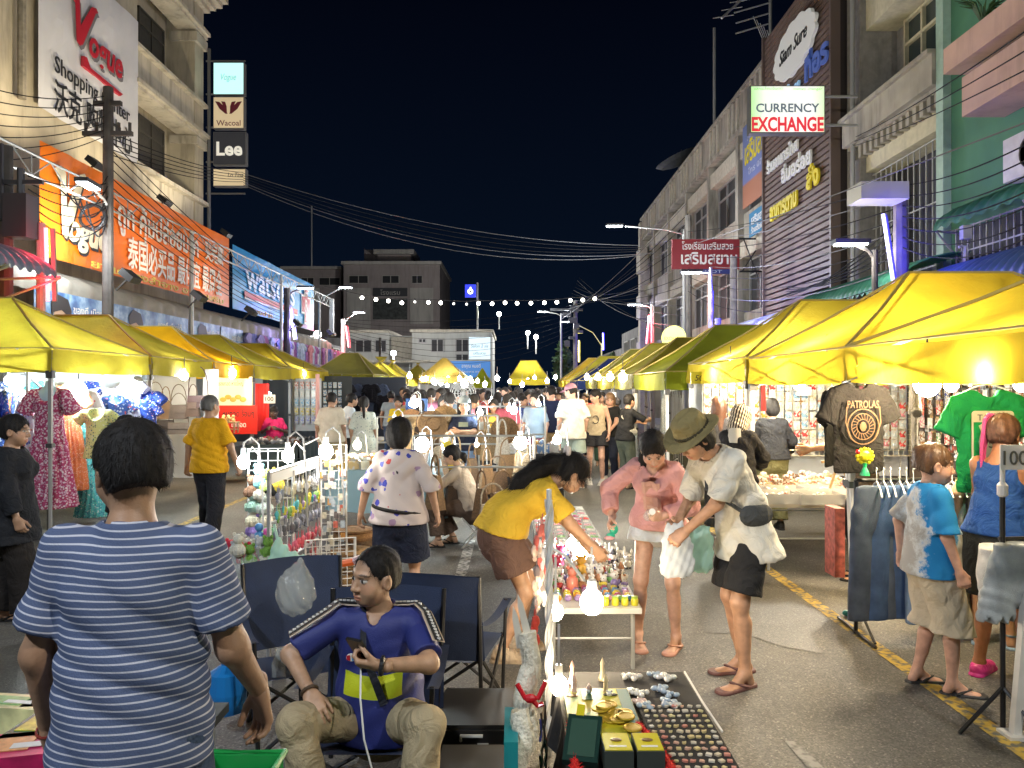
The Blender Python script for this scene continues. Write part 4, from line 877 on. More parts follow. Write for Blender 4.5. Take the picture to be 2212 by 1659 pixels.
MB().prism([(.07*math.cos(a),.07*math.sin(a)) for a in np.linspace(0,6.28,10)[:-1]],frame((0,-.045,-.05),(1,0,0)),.01).build('dot',BLK,tw);MB().tube([(.5,.1,.6),(.5,.1,-7.6)],.07,6).build('post',STL,tw)
# dark tree near the far right pole
def tree(label,x,y,h,w,n=520):
    o=thing('street_tree',label,'tree',(x,y,0));b=MB();b.tube([(0,0,0),(.1,0,h*.35),(0,.1,h*.6)],[.18,.13,.07],7)
    for k in range(7): a=k*.9;b.tube([(.05,0,h*(.35+.03*k)),(math.cos(a)*w*.5,math.sin(a)*w*.5,h*(.6+.04*k))],[.07,.02],5)
    b.build('trunk',mat('bark',(.06,.045,.03),.9,var=.3),o);c=MB()
    for i in range(n):
        a=random.random()*6.28;t=random.random();rr=w*(.25+.75*math.sin(math.pi*min(1,t*.9+.12)))*(.4+.6*random.random());p=Vector((math.cos(a)*rr*.6,math.sin(a)*rr*.6,h*(.45+.55*t)))
        s_=random.uniform(.12,.3);u=Vector((random.uniform(-1,1),random.uniform(-1,1),random.uniform(-1,1))).normalized();v=u.orthogonal().normalized();c.add([p-u*s_,p+v*s_*.5,p+u*s_,p-v*s_*.5],[(0,1,2,3)])
    c.build('crown',mat('night_leaf',(.03,.06,.02),.7,var=.5),o)
tree('dark leafy tree by the far right utility pole',wx(1217,44),44,4.3,1.0);tree('dark low tree behind the far crowd',wx(1330,60),60,4.5,2.4)
# aerials and dish on the right roof
ae=thing('tv_aerial','tangled television aerials on the roof edge by the brown building','aerial',(7.5,22.3,11.6));b=MB();b.tube([(0,0,0),(0,0,2.5)],.045,6)
b.tube([(.1,0,2.3),(-1.5,-.3,.75)],.035,5)
for k in range(7): p=Vector((.1,0,2.3)).lerp(Vector((-1.5,-.3,.75)),k/6.2);b.tube([p+Vector((-.2,.35,.12)),p-Vector((-.2,.35,.12))],.012,4)
for z,x in ((1.5,-1.0),(1.2,-1.05),(.9,-1.0),(.6,-1.0)): b.tube([(0,0,z+.15),(x,0,z-.15)],.022,5)
for k in range(6): b.tube([(-.5+k*.1,0,.95-.1*k),(-.2+k*.06,.1,.35-.02*k)],.012,4)
b.build('rods',STL,ae)
ms=thing('mast','tall bare pole standing on the concrete terrace roof','mast',(7.9,30,11.6));MB().tube([(0,0,0),(0,0,4.2)],.06,7).build('pole',STL,ms)
ds=thing('satellite_dish','dark mesh satellite dish on the concrete terrace roof','satellite dish',(wx(1463,36)+.1,36,11.75));b=MB();b.lathe([(0,0),(.4,.05),(.8,.2),(1.0,.36),(1.0,.39),(.78,.24),(0,.04)],n=20,M=Matrix.Rotation(R(-25),3,'Y'));b.v=[(x,y,z+.4) for x,y,z in b.v];b.tube([(0,0,.4),(0,0,-.2)],.06,6);b.tube([(0,0,.4),(.1,0,1.15)],.02,5);b.build('dish',mat('dish_dark',(.05,.055,.06),.6),ds)
# ---------------------------------------------------------------- street lamps, coloured tubes, poles and cables
CONCP=mat('pole_concrete',(.20,.18,.16),.85,var=.25,vscale=4,bump=.3)
DARKP=mat('pole_dark',(.055,.048,.043),.8,var=.35,vscale=5)
LEDW=mat('led_white',(.9,.95,1),.5,emit=28.,ecol=(.85,.95,1));METD=mat('dark_metal',(.05,.05,.055),.5,metal=.5)
def street_lamp(label,base,ztop,head,energy=140,col=(.86,.94,1.),pole=True,pm=None,r=.06,drop=.18):
    """base (x, y) of the post, head = lamp head centre; an unseen point light below it shines all round"""
    o=thing('street_lamp',label,'street lamp',(base[0],base[1],0),0,'street lamps');h=Vector((head[0]-base[0],head[1]-base[1],head[2]))
    if pole: MB().tube([(0,0,0),(0,0,ztop)],[r*1.2,r*.8],8).build('pole',pm or STL,o)
    MB().tube([(0,0,ztop-.15),(h.x*.25,h.y*.25,lerp(ztop-.15,h.z,.55)),(h.x*.85,h.y*.85,h.z-.0)],.028,6).build('arm',pm or STL,o)
    dr=Vector((h.x,h.y,0));dr=dr.normalized() if dr.length > .01 else Vector((1,0,0));M=frame(h,dr,Vector((0,0,1)).cross(dr))
    b=MB();b.span((-.28,-.11,.0),(.28,.11,.07));place(b,M);b.build('head',METD,o)
    b=MB();b.span((-.24,-.09,-.022),(.24,.09,-.002));place(b,M);b.build('led_panel',LEDW,o)
    if energy:
        l=bpy.data.lights.new('street_light','POINT');l.energy=energy*1.1;l.color=col;l.shadow_soft_size=.12
        q=link('lamp_light',l,o,(h.x,h.y,h.z-drop))
    return o
def pxz(px,py,d): v=at(px,py,d);return (v.x,v.y,v.z)
street_lamp('left street lamp with three bright cells beside the tall dark pole',(-7.35,14.0),5.2,pxz(190,400,13.2),130,drop=1.0)
street_lamp('curved-arm street lamp in front of the red projecting sign',(wx(1478,25),25),6.9,pxz(1328,488,25),420)
street_lamp('short street lamp just below the red projecting sign',(wx(1535,20),20),4.9,pxz(1494,588,20),220,pm=STL)
street_lamp('street lamp above the far red tube on the right',(wx(1408,30),30),5.0,pxz(1372,658,30),200)
street_lamp('street lamp beyond the string of bulbs on the right',(wx(1212,42),42),5.8,pxz(1172,673,42),200)
street_lamp('small street lamp near the far blue tube',(wx(1300,46),46),4.4,pxz(1223,695,46),150)
street_lamp('left street lamp overlapping the blue banner corner',(wx(622,26),26),5.0,pxz(660,622,26),14,pm=DARKP)
street_lamp('street lamp reaching out against the pink block',(wx(690,31),31),5.2,pxz(746,621,31),40)
street_lamp('street lamp above the left red tube',(wx(740,36),36),4.7,pxz(775,675,36),200)
street_lamp('street lamp with paired warm cells by the brown slatted building',(wx(1890,12.4),12.4),4.0,pxz(1838,527,12.4),40,(1,.93,.82),pm=DARKP)
street_lamp('unseen left street lamp behind the camera',(-6.2,-1.5),6.2,(-4.2,-1.2,6.3),900,(.82,.91,1.))  # this pair stands unseen behind the camera and lights the foreground
street_lamp('unseen right street lamp behind the camera',(5.8,-2.0),6.2,(3.6,-1.6,6.3),700,(1,.95,.86))
def tube_light(label,a,b_,col,emit,post=None,pc=None):
    o=thing('light_tube',label,'tube light',a,0,'coloured tube lights');v=Vector(b_)-Vector(a)
    m=mat('tube_%d_%d_%d' % tuple(int(c*99) for c in col),tuple(min(1,.6+.4*c) for c in col),.5,emit=emit,ecol=col)
    core=mat('tube_core_%d_%d_%d' % tuple(int(c*99) for c in col),(1,1,1),.5,emit=1.7,ecol=tuple(min(1,(.62 if col[2] > .9 else .16)+.8*c) for c in col))
    MB().tube([(0,0,0),v],.026,8).build('tube',core,o)
    b=MB();n=v.normalized();b.tube([(.06,.07,0),v+Vector((.06,.07,0))],.035,6);b.build('backing',mat('tube_backing',(.14,.14,.14),.6),o)
    l=bpy.data.lights.new('tube_glow','POINT');l.energy=emit*2.4;l.color=col;l.shadow_soft_size=.12
    link('tube_glow',l,o,tuple(v*.5+Vector((.05,-.16,0))));l2=l
    for k in (.15,.85): link('tube_glow',l2,o,tuple(v*k+Vector((.05,-.16,0))))
    return o
B_,R_,Y_=(.03,.02,1.),(1.,.015,.04),(1.,.8,.08)
tube_light('long slanting blue tube light above the right yellow tents',pxz(1908,462,11.6),pxz(1931,618,11.6),B_,6)
tube_light('upright blue tube light below the red projecting sign',pxz(1535,627,20),pxz(1533,712,20),B_,22)
tube_light('slanting red tube light above the round exchange sign',pxz(1402,681,30),pxz(1396,742,30),R_,18)
tube_light('far upright blue tube light down the right side',pxz(1302,719,42),pxz(1303,756,42),B_,20)
tube_light('far upright yellow tube light down the right side',pxz(1250,735,45),pxz(1250,782,45),Y_,12)
tube_light('pale violet tube light crossing the blue banner edge',pxz(624,660,26),pxz(636,733,26),(.35,.3,1),24)
tube_light('far red tube light on the left side post',pxz(747,704,35),pxz(753,750,35),R_,16)
tube_light('bright red tube light by the near left awning',pxz(98,492,11),pxz(103,650,11),R_,6)
def post(nm,label,x,y,z0,z1,r,m,cat='pole',group=None):
    o=thing(nm,label,cat,(x,y,0),0,group);MB().tube([(0,0,z0),(0,0,z1)],[r,r*.85],9).build('pole',m,o);return o
up=post('utility_pole','tall dark utility pole standing before the orange banner',wx(233,14),14,0,7.25,.105,DARKP,'utility pole','utility poles')
b=MB();b.tube([(-.05,-.14+.0,4.85)]+[(.22*math.cos(a)-.2,-.16+.02*math.sin(3*a),4.85+.22*math.sin(a)) for a in np.linspace(0,12.8,40)],.03,5);b.build('cable_coil',BLK,up)
b=MB();b.box((0,-.02,6.95),(.5,.08,.08));b.box((0,-.02,6.4),(.9,.08,.08))
for x in (-.2,.2,-.4,.4): b.tube([(x,-.02,6.4),(x,-.02,6.6)],.03,5)
b.build('crossarm',DARKP,up)
tp=post('utility_pole','near left utility pole carrying a dark transformer box',wx(12,11.2),11.2,0,5.3,.11,DARKP,'utility pole','utility poles')
b=MB();b.box((.28,-.1,4.25),(.34,.3,.62));b.tube([(.28,-.1,4.55),(.28,-.1,4.95)],.05,6);b.box((.2,-.1,4.75),(.8,.06,.06));b.build('transformer',METD,tp)
b=MB();b.box((-.02,-.13,4.75),(.12,.05,1.1));b.build('bracket',METD,tp)
rp_=post('tube_post','red-washed sign post under the near red tube',wx(88,11.3),11.3,0,4.2,.07,mat('post_grey',(.3,.28,.28),.6))
post('utility_pole','concrete utility pole lit blue behind the long blue tube',wx(1946,12),12,0,4.7,.13,CONCP,'utility pole','utility poles')
post('utility_pole','tall concrete utility pole behind the curved street lamp',wx(1487,27),27,0,7.8,.14,CONCP,'utility pole','utility poles')
post('utility_pole','concrete pole washed by the upright blue tube',wx(1551,20.3),20.3,0,3.6,.10,CONCP,'utility pole','utility poles')
post('utility_pole','concrete pole at the right edge of the red projecting sign',wx(1585,22.5),22.5,0,5.6,.12,CONCP,'utility pole','utility poles')
post('utility_pole','pale pole carrying the far right red tube',wx(1410,30.4),30.4,0,5.0,.09,STL,'utility pole','utility poles')
post('utility_pole','dark pole carrying the violet tube before the blue banner',wx(620,25.8),25.8,0,5.1,.12,DARKP,'utility pole','utility poles')
post('utility_pole','pale pole with the left far red tube',wx(741,35.5),35.5,0,4.9,.12,STL,'utility pole','utility poles')
post('utility_pole','thin dark pole before the white end building',wx(821,44),44,0,4.6,.09,DARKP,'utility pole','utility poles')
up2=post('utility_pole','far right utility pole crowded with boxes and brackets',wx(1243,43),43,0,6.6,.14,CONCP,'utility pole','utility poles')
b=MB()
for k in range(7): b.box((random.uniform(-.5,.3),random.uniform(-.3,.1),4.2+k*.32),(random.uniform(.2,.5),.2,random.uniform(.15,.4)))
b.box((-.5,0,6.1),(1.8,.2,.12));b.build('equipment',METD,up2)
for i,(px,py,d) in enumerate(((850,763,46),(686,723,34),(1158,728,55),(979,722,52),(1078,678,60),(1140,719,58))):
    o=thing('wall_lamp',('cool white lamp above the far left tents','cool white lamp left of the far red tube','distant cool white lamp low on the right','cool white lamp on the white end building','distant lamp on a short mast added to light the pink block','distant small lamp between the tents')[i],'lamp',pxz(px,py,d));MB().ball((0,0,0),.17,10,6).build('globe',LEDW,o,True);MB().tube([(0,.05,0),(0,.12,-1.2)],.05,5).build('post',STL,o);l=bpy.data.lights.new('wall_light','POINT');l.energy=420 if i != 4 else 2600;l.shadow_soft_size=.2;link('lamp_light',l,o,(0,-.4 if i != 4 else .5,.1))  # the mast lamp is added, its strong light brightens the far block
box=thing('sign_box','boxy grey sign housing lit blue from below beside the right pole','sign',pxz(1896,420,11.8));MB().span((-.36,-.25,-.12),(.36,.25,.14)).build('case',mat('case_pale',(.5,.5,.47),.6),box)
nb=thing('meter_box','small pale meter box and camera on the iron grille','box',pxz(2086,502,11.6));MB().span((-.06,-.05,-.1),(.07,.05,.1)).tube([(-.1,0,-.22),(.0,0,-.2),(-.02,0,-.5)],.025,5).build('case',mat('case_pale'),nb)
# string of bulbs across the street
SX=[(782,643),(812,647),(839,650),(868,654),(896,652),(925,653),(952,654),(980,656),(1008,657),(1034,655),(1063,656),(1091,654),(1117,655),(1147,655),(1176,654),(1203,653),(1232,649),(1259,648),(1285,645)]
ca=thing('festoon_cable','thin cable strung across the street carrying bulbs','cable',(0,36,0));MB().tube([Vector(at(x,y-6,36))-Vector((0,36,0)) for x,y in [(700,624)]+SX+[(1390,633)]],.014,4).build('cable',BLK,ca)
GLB=mat('festoon_glow',(1,.95,.85),.5,emit=16.,ecol=(1,.94,.82));DIM=mat('festoon_dim',(.8,.8,.75),.5,emit=3.)
gl,gd=MB().ball((0,0,0),.085,8,6).mesh('bulb',GLB,True),MB().ball((0,0,0),.055,8,6).mesh('bulb',DIM,True);sk_=MB().tube([(0,0,.06),(0,0,.16)],.035,6).mesh('socket',BLK)
for i,(x,y) in enumerate(SX):
    dim=i in (4,7,8);o=thing('festoon_bulb','dim festoon bulb on the cable across the street' if dim else 'bright festoon bulb on the cable across the street','bulb',pxz(x,y,36),0,'bulbs strung across the street');link('bulb',gd if dim else gl,o);link('socket',sk_,o)
# cables
CAB=mat('cable_black',(.014,.014,.016),.8,spec=.1);CABL=mat('cable_pale',(.09,.085,.085),.6)
def cable(label,a,b_,drop,r=.014,m=None,grp='overhead cables'):
    a,b_=Vector(a),Vector(b_);o=thing('power_cable',label,'cable',tuple(a),0,grp);MB().tube([p-a for p in sag(a,b_,drop,18)],r*.85,4).build('cable',m or CAB,o)
PT=lambda px,py,d: at(px,py,d)
for k in range(7): cable('long cable sweeping from the left sign stack across the sky',PT(-20,190+k*26,12.5),PT(236,205+k*14,14),.12,.012)
for k in range(5): cable('long cable sweeping from the left sign stack across the sky',PT(236,285+k*12,14),PT(525,372+k*5,25),.15,.013)
for k in range(6): cable('long pale cable sagging over the street centre',PT(525,374+k*5,25),PT(1390+random.uniform(-10,30),530+k*4,28),.55+.09*k,.014,CABL if k in (0,4,5) else CAB)
for k in range(9): cable('cable fanning from the left pole past the orange banner',PT(236,300+k*20,14),PT(620+random.uniform(-5,5),640+k*7,26),.25,.011)
for k in range(6): cable('cable fanning between the near transformer and tall pole',PT(60,380+k*14,11.1),PT(232,395+k*17,14),.1+.05*k,.012)
for k in range(14): cable('cable rising from the far pole toward the right buildings',PT(1212+k*3,690-k*7,42),PT(1480+random.uniform(-8,8),440+k*22,27),.3+.3*random.random(),.014,CABL if k % 3 == 0 else CAB)
for k in range(9): cable('cable running along the right buildings past the red sign',PT(1485,500+k*16,27),PT(1946,395+k*26,12),.15+.06*k,.012,CABL if k % 3 == 1 else CAB)
for k in range(7): cable('cable running from the blue-lit pole toward the right edge',PT(1946,400+k*22,12),PT(2240,300+k*34,8),.10+.02*k,.011)
for k in range(3): cable('dark cable crossing the green and grey facades',PT(1838,300+k*8,17),PT(2240,50+k*44,7),.08,.009)
cable('pale taut cable crossing the brown slatted wall',PT(1490,530,25),PT(2240,255,7.2),.05,.011,CABL)
for k in range(8): cable('cable looping from the left far pole toward the street end',PT(742,690+k*6,35.5),PT(1243,660+k*8,43),.4+.15*k,.014)
for k in range(5): cable('bundled blue-lit cable by the tall blue tube',PT(1700,640-k*5,17),PT(1946,470+k*18,12),.2,.014)
for k in range(5): o=None;cable('tangle cable drooping around the left lamp arm',PT(130+k*14,410+k*6,13.4),PT(232,380+k*22,13.9),.28+.05*k,.016)
# ---------------------------------------------------------------- market tents
def canvas(nm,c):
    def fn(n,L,co):
        z=n.new('ShaderNodeTexNoise');z.inputs['Scale'].default_value=1.4;z.inputs['Detail'].default_value=6;L(co.outputs['Object'],z.inputs['Vector'])
        return ramp(n,L,z.outputs[0],[(.3,tuple(x*.74 for x in c)),(.55,c),(.75,tuple(min(1,x*1.12) for x in c))])
    return nodemat('canvas_'+nm,fn,.85,spec=.15,bump=.5,bscale=11,transl=.45,wr=.5)
CANV=dict(mustard=canvas('mustard',(.54,.43,.04)),lemon=canvas('lemon',(.60,.52,.05)),amber=canvas('amber',(.62,.36,.008)),olive=canvas('olive',(.27,.24,.03)),lime=canvas('lime',(.30,.34,.02)),navy=canvas('navy',(.02,.035,.13)),tan=canvas('tan',(.30,.22,.05)),gold=canvas('gold',(.58,.45,.035)))
FRM=mat('tent_frame',(.62,.60,.56),.45,metal=.25,var=.1);FRD=mat('tent_frame_grey',(.32,.31,.30),.5,metal=.3);JNT=mat('joint_plastic',(.05,.05,.05),.5)
def tent(label,x0,x1,y0,y1,ze,zr,inset,cv,poles=True,fm=None,vd=.27,axis='x',lean=0):
    """hip-roofed pop-up canopy: ridge along x (or y), valance, legs, scissor struts"""
    fm=fm or FRM;o=thing('market_tent',label,'tent',((x0+x1)/2,(y0+y1)/2,0),0,'yellow market tents');w,d=(x1-x0)/2,(y1-y0)/2
    if axis == 'x': r0,r1=Vector((-w+inset,0,zr)),Vector((w-inset,0,zr))
    else: r0,r1=Vector((0,-d+inset,zr)),Vector((0,d-inset,zr))
    c=[Vector((-w,-d,ze)),Vector((w,-d,ze)),Vector((w,d,ze)),Vector((-w,d,ze))];sd=random.random()*9
    if axis == 'x': F4=[(c[0],c[1],r1,r0),(c[1],c[2],r1,r1),(c[2],c[3],r0,r1),(c[3],c[0],r0,r0)]
    else: F4=[(c[0],c[1],r0,r0),(c[1],c[2],r1,r0),(c[2],c[3],r1,r1),(c[3],c[0],r0,r1)]
    b=MB()
    for k,(a,e,t1,t0) in enumerate(F4):
        def fn(u,v):
            p=(a.lerp(e,u)).lerp(t0.lerp(t1,u),v);s_=math.sin(math.pi*v)*(.05+.11*math.sin(math.pi*u));return p-Vector((0,0,s_*(zr-ze)*.9))+Vector((0,0,.014*math.sin(u*19+v*5+sd)*math.sin(v*14+u*7+k+sd)*math.sin(math.pi*v)))
        b.grid(fn,14,10)
    for k in range(4):
        a,e=c[k],c[(k+1) % 4];n_=Vector((e.y-a.y,-(e.x-a.x),0)).normalized()
        def fv(u,v):
            p=a.lerp(e,u);sg_=.03*math.sin(math.pi*u);return p+Vector((0,0,-vd*v-sg_*(1-v*.5)))+n_*(.012+.018*v*math.sin(u*23+sd+k)+.01*math.sin(u*51+v*4+sd))
        b.grid(fv,18,4)
    b.build('canopy',CANV[cv],o,smooth=True)
    b=MB()
    for k in range(4):
        a,e=c[k],c[(k+1) % 4];top,bot=-.06,-vd-.02;n=2
        for i in range(n):
            p,q=a.lerp(e,i/n),a.lerp(e,(i+1)/n);m_=Vector((0,0,1));inn=Vector((-(p.x+q.x)*.012,-(p.y+q.y)*.012,0))
            b.tube([p+m_*top+inn,q+m_*bot+inn],.013,4);b.tube([p+m_*bot+inn*1.6,q+m_*top+inn*1.6],.013,4)
    for p in (c[0].lerp(c[1],.5),c[2].lerp(c[3],.5)): b.tube([p+Vector((0,0,-.1)),Vector((p.x,0,zr-.25))],.013,4)
    for p in c: b.tube([p+Vector((0,0,-.12)),(r0 if (p.x < 0 if axis == 'x' else p.y < 0) else r1)+Vector((0,0,-.1))],.012,4)
    b.build('scissor_truss',fm,o);b=MB()
    for p in c: b.tube([p+Vector((0,0,.012)),p.lerp(r0 if (p.x < 0 if axis == 'x' else p.y < 0) else r1,.5)+Vector((0,0,.012-.045*(zr-ze)*.9)),(r0 if (p.x < 0 if axis == 'x' else p.y < 0) else r1)+Vector((0,0,.012))],.014,4)
    b.tube([r0+Vector((0,0,.01)),r1+Vector((0,0,.01))],.014,4)
    for k in range(4): b.tube([c[k]+Vector((0,0,.006)),c[(k+1) % 4]+Vector((0,0,.006))],.010,4)
    b.build('seam',mat('seam_tan',(.36,.29,.09),.8),o)
    if poles:
        for p in c:
            q=Vector((p.x*.985,p.y*.985,0));pm=MB().tube([q+Vector((lean*(-1 if p.x > 0 else 1),0,0)),q+Vector((0,0,ze*.52))],.022,6).tube([q+Vector((0,0,ze*.5)),q+Vector((0,0,ze-.02))],.028,4);pl_=pm.build('leg',fm,o);MB().box((q.x,q.y,ze-vd-.03),(.075,.075,.09)).box((q.x,q.y,ze*.5),(.07,.07,.05)).build('joint',JNT,pl_)
    return o
TL=[(8.86,11.2,-5.3,'mustard','nearest left mustard-yellow tent above the dresses'),(11.35,13.6,-5.32,'lemon','left lemon-yellow tent above the hanging bags'),(13.75,15.8,-5.33,'amber','left amber-orange tent above the food posters'),(15.95,18.6,-5.35,'mustard','left mustard tent above the seated woman in pink'),(18.8,22.6,-5.4,'gold','left golden tent above the phone-case racks')]
for y0,y1,x1,cv,lab in TL: tent(lab,x1-3.3,x1,y0,y1,2.24,2.95,1.22,cv,fm=FRD)
tent('olive green tent facing the camera beyond the golden tent',wx(664,25),wx(806,25),25,28.2,2.2,2.95,.8,'olive',fm=FRD)
tent('bright lemon tent right behind the olive tent',wx(770,29),wx(858,29),28.4,31.5,2.18,2.95,1.0,'lemon',fm=FRD);tent('lemon tent at the end of the left row',wx(800,33),wx(888,33),32,35,2.1,2.95,1.0,'lemon',fm=FRD)
tent('brown-olive tent in the centre of the street end',wx(905,34),wx(1002,34),34,37,2.25,3.1,.9,'tan',fm=FRD);tent('small olive tent left of the brown one',wx(860,38),wx(930,38),38,41,2.2,3.0,.9,'olive',fm=FRD)
tent('small lime umbrella-like tent in the far centre',wx(1020,42),wx(1062,42),42,43.2,2.0,2.8,.5,'lime',fm=FRD)
tent('lone bright yellow tent facing the camera at the far right centre',wx(1100,33),wx(1186,33),33,35.6,2.15,2.95,.5,'lemon',fm=FRD)
TR=[(2.9,5.92,2.58,5.75,2.10,2.70,'gold','nearest right yellow tent filling the picture edge'),(5.98,8.42,2.60,5.80,2.10,2.86,'gold','right yellow tent over the patterned headscarf woman'),(8.48,11.25,2.58,5.70,2.12,2.90,'mustard','right mustard tent just past the accessory wall'),(11.4,14.3,2.28,5.4,2.02,2.82,'lime','right lime-yellow tent with clear plastic side curtain'),(14.45,17.2,2.28,5.4,2.02,2.80,'olive','right olive-yellow tent behind the clear curtain'),(17.4,20.2,2.26,5.4,2.02,2.85,'lemon','right lemon tent beyond the walking tourists'),(20.4,23.2,2.24,5.4,2.02,2.85,'olive','right olive tent before the navy one'),(23.4,26.4,2.0,4.8,1.98,2.7,'navy','navy blue tent among the yellow ones'),(26.6,29.6,2.1,5.2,2.02,2.9,'lemon','right far lemon tent'),(29.8,33,2.0,5.2,2.05,2.95,'mustard','right farthest mustard tent')]
for y0,y1,x0,x1,ze,zr,cv,lab in TR: tent(lab,x0,x1,y0,y1,ze,zr,1.12,cv,lean=.04)
ep=thing('tent_pole','white square pole standing at the right picture edge','tent pole',(2.585,3.96,0));MB().tube([(0,0,0),(.17,0,1.95)],.030,4).build('pole',FRM,ep);MB().box((0,0,.01),(.12,.12,.02)).build('foot',FRM,ep)
# ---------------------------------------------------------------- bulbs
WARM,COOL,NEUT=(1,.80,.52),(.80,.95,1.),(1,.93,.80)
BULBM={}
def bulb(label,px,py,d,r=.05,power=20,col=NEUT,stem=.12,shade=False,p=None,boost=1.):
    """lit bulb hanging from a short lead: the glass itself gives off the light"""
    c=at(px,py,d) if p is None else Vector(p);o=thing('light_bulb',label,'light bulb',tuple(c),0,'market light bulbs');S_=power*1.7/(4*math.pi**2*r*r)*boost
    key=(round(r,3),round(S_),col);m=mat('bulb_%d_%d_%d' % (r*1000,S_,col[2]*100),(1,1,1),.5,emit=S_,ecol=col)
    if key not in BULBM: BULBM[key]=MB().ball((0,0,0),(r,r,r*1.12),10,7).mesh('glass',m,True)
    link('glass',BULBM[key],o);b=MB();b.tube([(0,0,r*.95),(0,0,r+.055)],r*.42,7);b.build('socket',mat('socket_white',(.6,.6,.58),.5),o);MB().tube([(0,0,r+.05),(0,0,r+.09),(.05,.02,r+.13),(.1,.03,r+.08),(.12,.04,-.15),(.13,.04,-.5)] if power < 20 and 1. < c.z < 1.9 and c.y < 14.5 else [(0,0,r+.05),(0,0,r+stem*2)],.008,4).build('lead',BLK if power > 20 else mat('lead_white',(.4,.4,.4),.5),o)
    if shade: MB().lathe([(r*1.0,r*.9),(r*2.3,r*.1)],n=12).build('reflector',mat('reflector_white',(.75,.75,.75),.5),o)
    return o
bulb('large glaring bulb beside the floral dress mannequin',170,846,9.6,.10,40,COOL);bulb('bulb behind the white-lit tops in the first left tent',282,834,10.8,.09,36,COOL);bulb('bulb deep in the first left tent at the picture edge',20,822,10.2,.06,45,COOL)
bulb('bulb above the hanging handbags',398,812,12.4,.06,34,NEUT);bulb('bulb washing out the food poster',500,806,14.6,.09,80,WARM);bulb('bulb above the woman in pink',577,856,16.6,.10,45,COOL);bulb('bulb in the phone-case stall',655,808,20,.06,55,NEUT)
bulb('bulb in the olive tent',840,835,27,.10,45,COOL);bulb('bulb at the end of the left row',820,812,30,.08,45,NEUT)
for i,(px,py,d,r,pw,c) in enumerate(((912,960,9.2,.095,32,COOL),(963,964,9.0,.055,22,COOL),(852,914,9.9,.06,22,NEUT),(772,962,9.6,.055,18,WARM),(895,871,13,.08,26,COOL),(955,893,12,.055,20,COOL),(1003,829,20,.10,26,COOL),(1124,956,8.8,.085,30,NEUT),(1203,950,7.6,.045,16,NEUT),(1110,886,13,.07,22,NEUT),(1062,868,15,.06,20,COOL),(930,921,11,.05,14,WARM),(1030,960,9.4,.03,8,COOL))):
    bulb('bulb over the central basket stalls, number of glow ' if 0 else ('biggest cool bulb beside the grey-haired stall helper','cool bulb below the folded-arms woman','bulb glaring above the dark ponytail head','warm bulb at the blue tablecloth','cool bulb left of the silver rack','cool bulb by the white cap','far cool bulb in the centre crowd','big bulb above the long dark hair','small bulb in a white clip lamp over the hair bow','warm bulb over the far centre tables','far bulb near the red shirt','weak warm bulb among straw hats','tiny bulb above the straw bags')[i],px,py,d,r*.9,pw*.5,c)
for i in range(14): bulb('small naked bulb among the crowded centre stalls',890+i*21,872+((i*37) % 60),11.5+(i*5 % 7),.042,9,COOL if i % 3 else WARM)
bulb('bulb in the right mustard tent by the pole',1578,797,9.8,.05,60,NEUT);bulb('flat bulb before the accessory wall',1726,826,9.0,.075,70,NEUT);bulb('bulb under the middle right tent fabric',1786,795,7.4,.085,85,WARM)
bulb('largest glaring bulb between the two hanging shirts',2003,827,5.3,.088,60,WARM,boost=1.);bulb('bulb behind the largest glaring one',2055,831,6.4,.055,45,WARM);bulb('bulb at the right edge behind the green shirt',2207,828,6.0,.06,45,WARM);bulb('bulb over the jeans rail out at the right side',2150,806,4.2,.05,20.5,WARM,.04)
for i,(px,d) in enumerate(((1345,13),(1318,16),(1292,19),(1268,22),(1200,30),(1140,34.5))): bulb(('bulb under the lime right tent','bulb under the second olive right tent','bulb under the lemon right tent','bulb under the far olive right tent','bulb beyond the navy tent','bulb under the lone far tent')[i],px,815,d,.07,60,NEUT if i % 2 else WARM)
for i in range(12): bulb('little far bulb above the receding crowd',885+i*27,812+((i*29) % 22),19+((i*7) % 12),.06,14,(COOL,NEUT,WARM)[i % 3])
for i in range(9): bulb('bulb in the blurred glow of the far street end',920+i*16,818+(i % 3)*5,33+i*.6,.09,40,NEUT)
# ---------------------------------------------------------------- goods and stall furniture
OBJC=mat('painted_goods',(.5,.5,.5),.45,objcol=True,var=.12,vscale=30)
CLOTHC=mat('coloured_cloth',(.5,.5,.5),.85,objcol=True,var=.15,vscale=6,bump=.25,bscale=160,spec=.2)
PACKM=nodemat('packet_print',lambda n,L,co: (lambda oi,v: (v.inputs['Scale'].__setattr__('default_value',26),L(co.outputs['Object'],v.inputs['Vector']),(lambda mx: (mx.__setattr__('data_type','RGBA'),L(ramp(n,L,v.outputs['Color'],[(.45,(0,0,0)),(.6,(1,1,1))]),mx.inputs[0]),L(oi.outputs['Color'],mx.inputs[6]),mx.inputs[7].__setattr__('default_value',(.55,.53,.48,1)),mx.outputs[2])[4])(n.new('ShaderNodeMix')))[2])(n.new('ShaderNodeObjectInfo'),n.new('ShaderNodeTexVoronoi')),.25,coat=.3)
def clearmat(nm,c=(.75,.78,.78),a=.35,rough=.15): return mat(nm,c,rough,alpha=a)
CLEAR=clearmat('clear_plastic');BAGW=mat('bag_white',(.72,.76,.80),.35,transl=.35,bump=.5,bscale=14);BAGT=mat('bag_teal',(.50,.72,.62),.4,transl=.4,bump=.5,bscale=12);BAGC=clearmat('bag_clear',(.6,.63,.6),.30,.12)
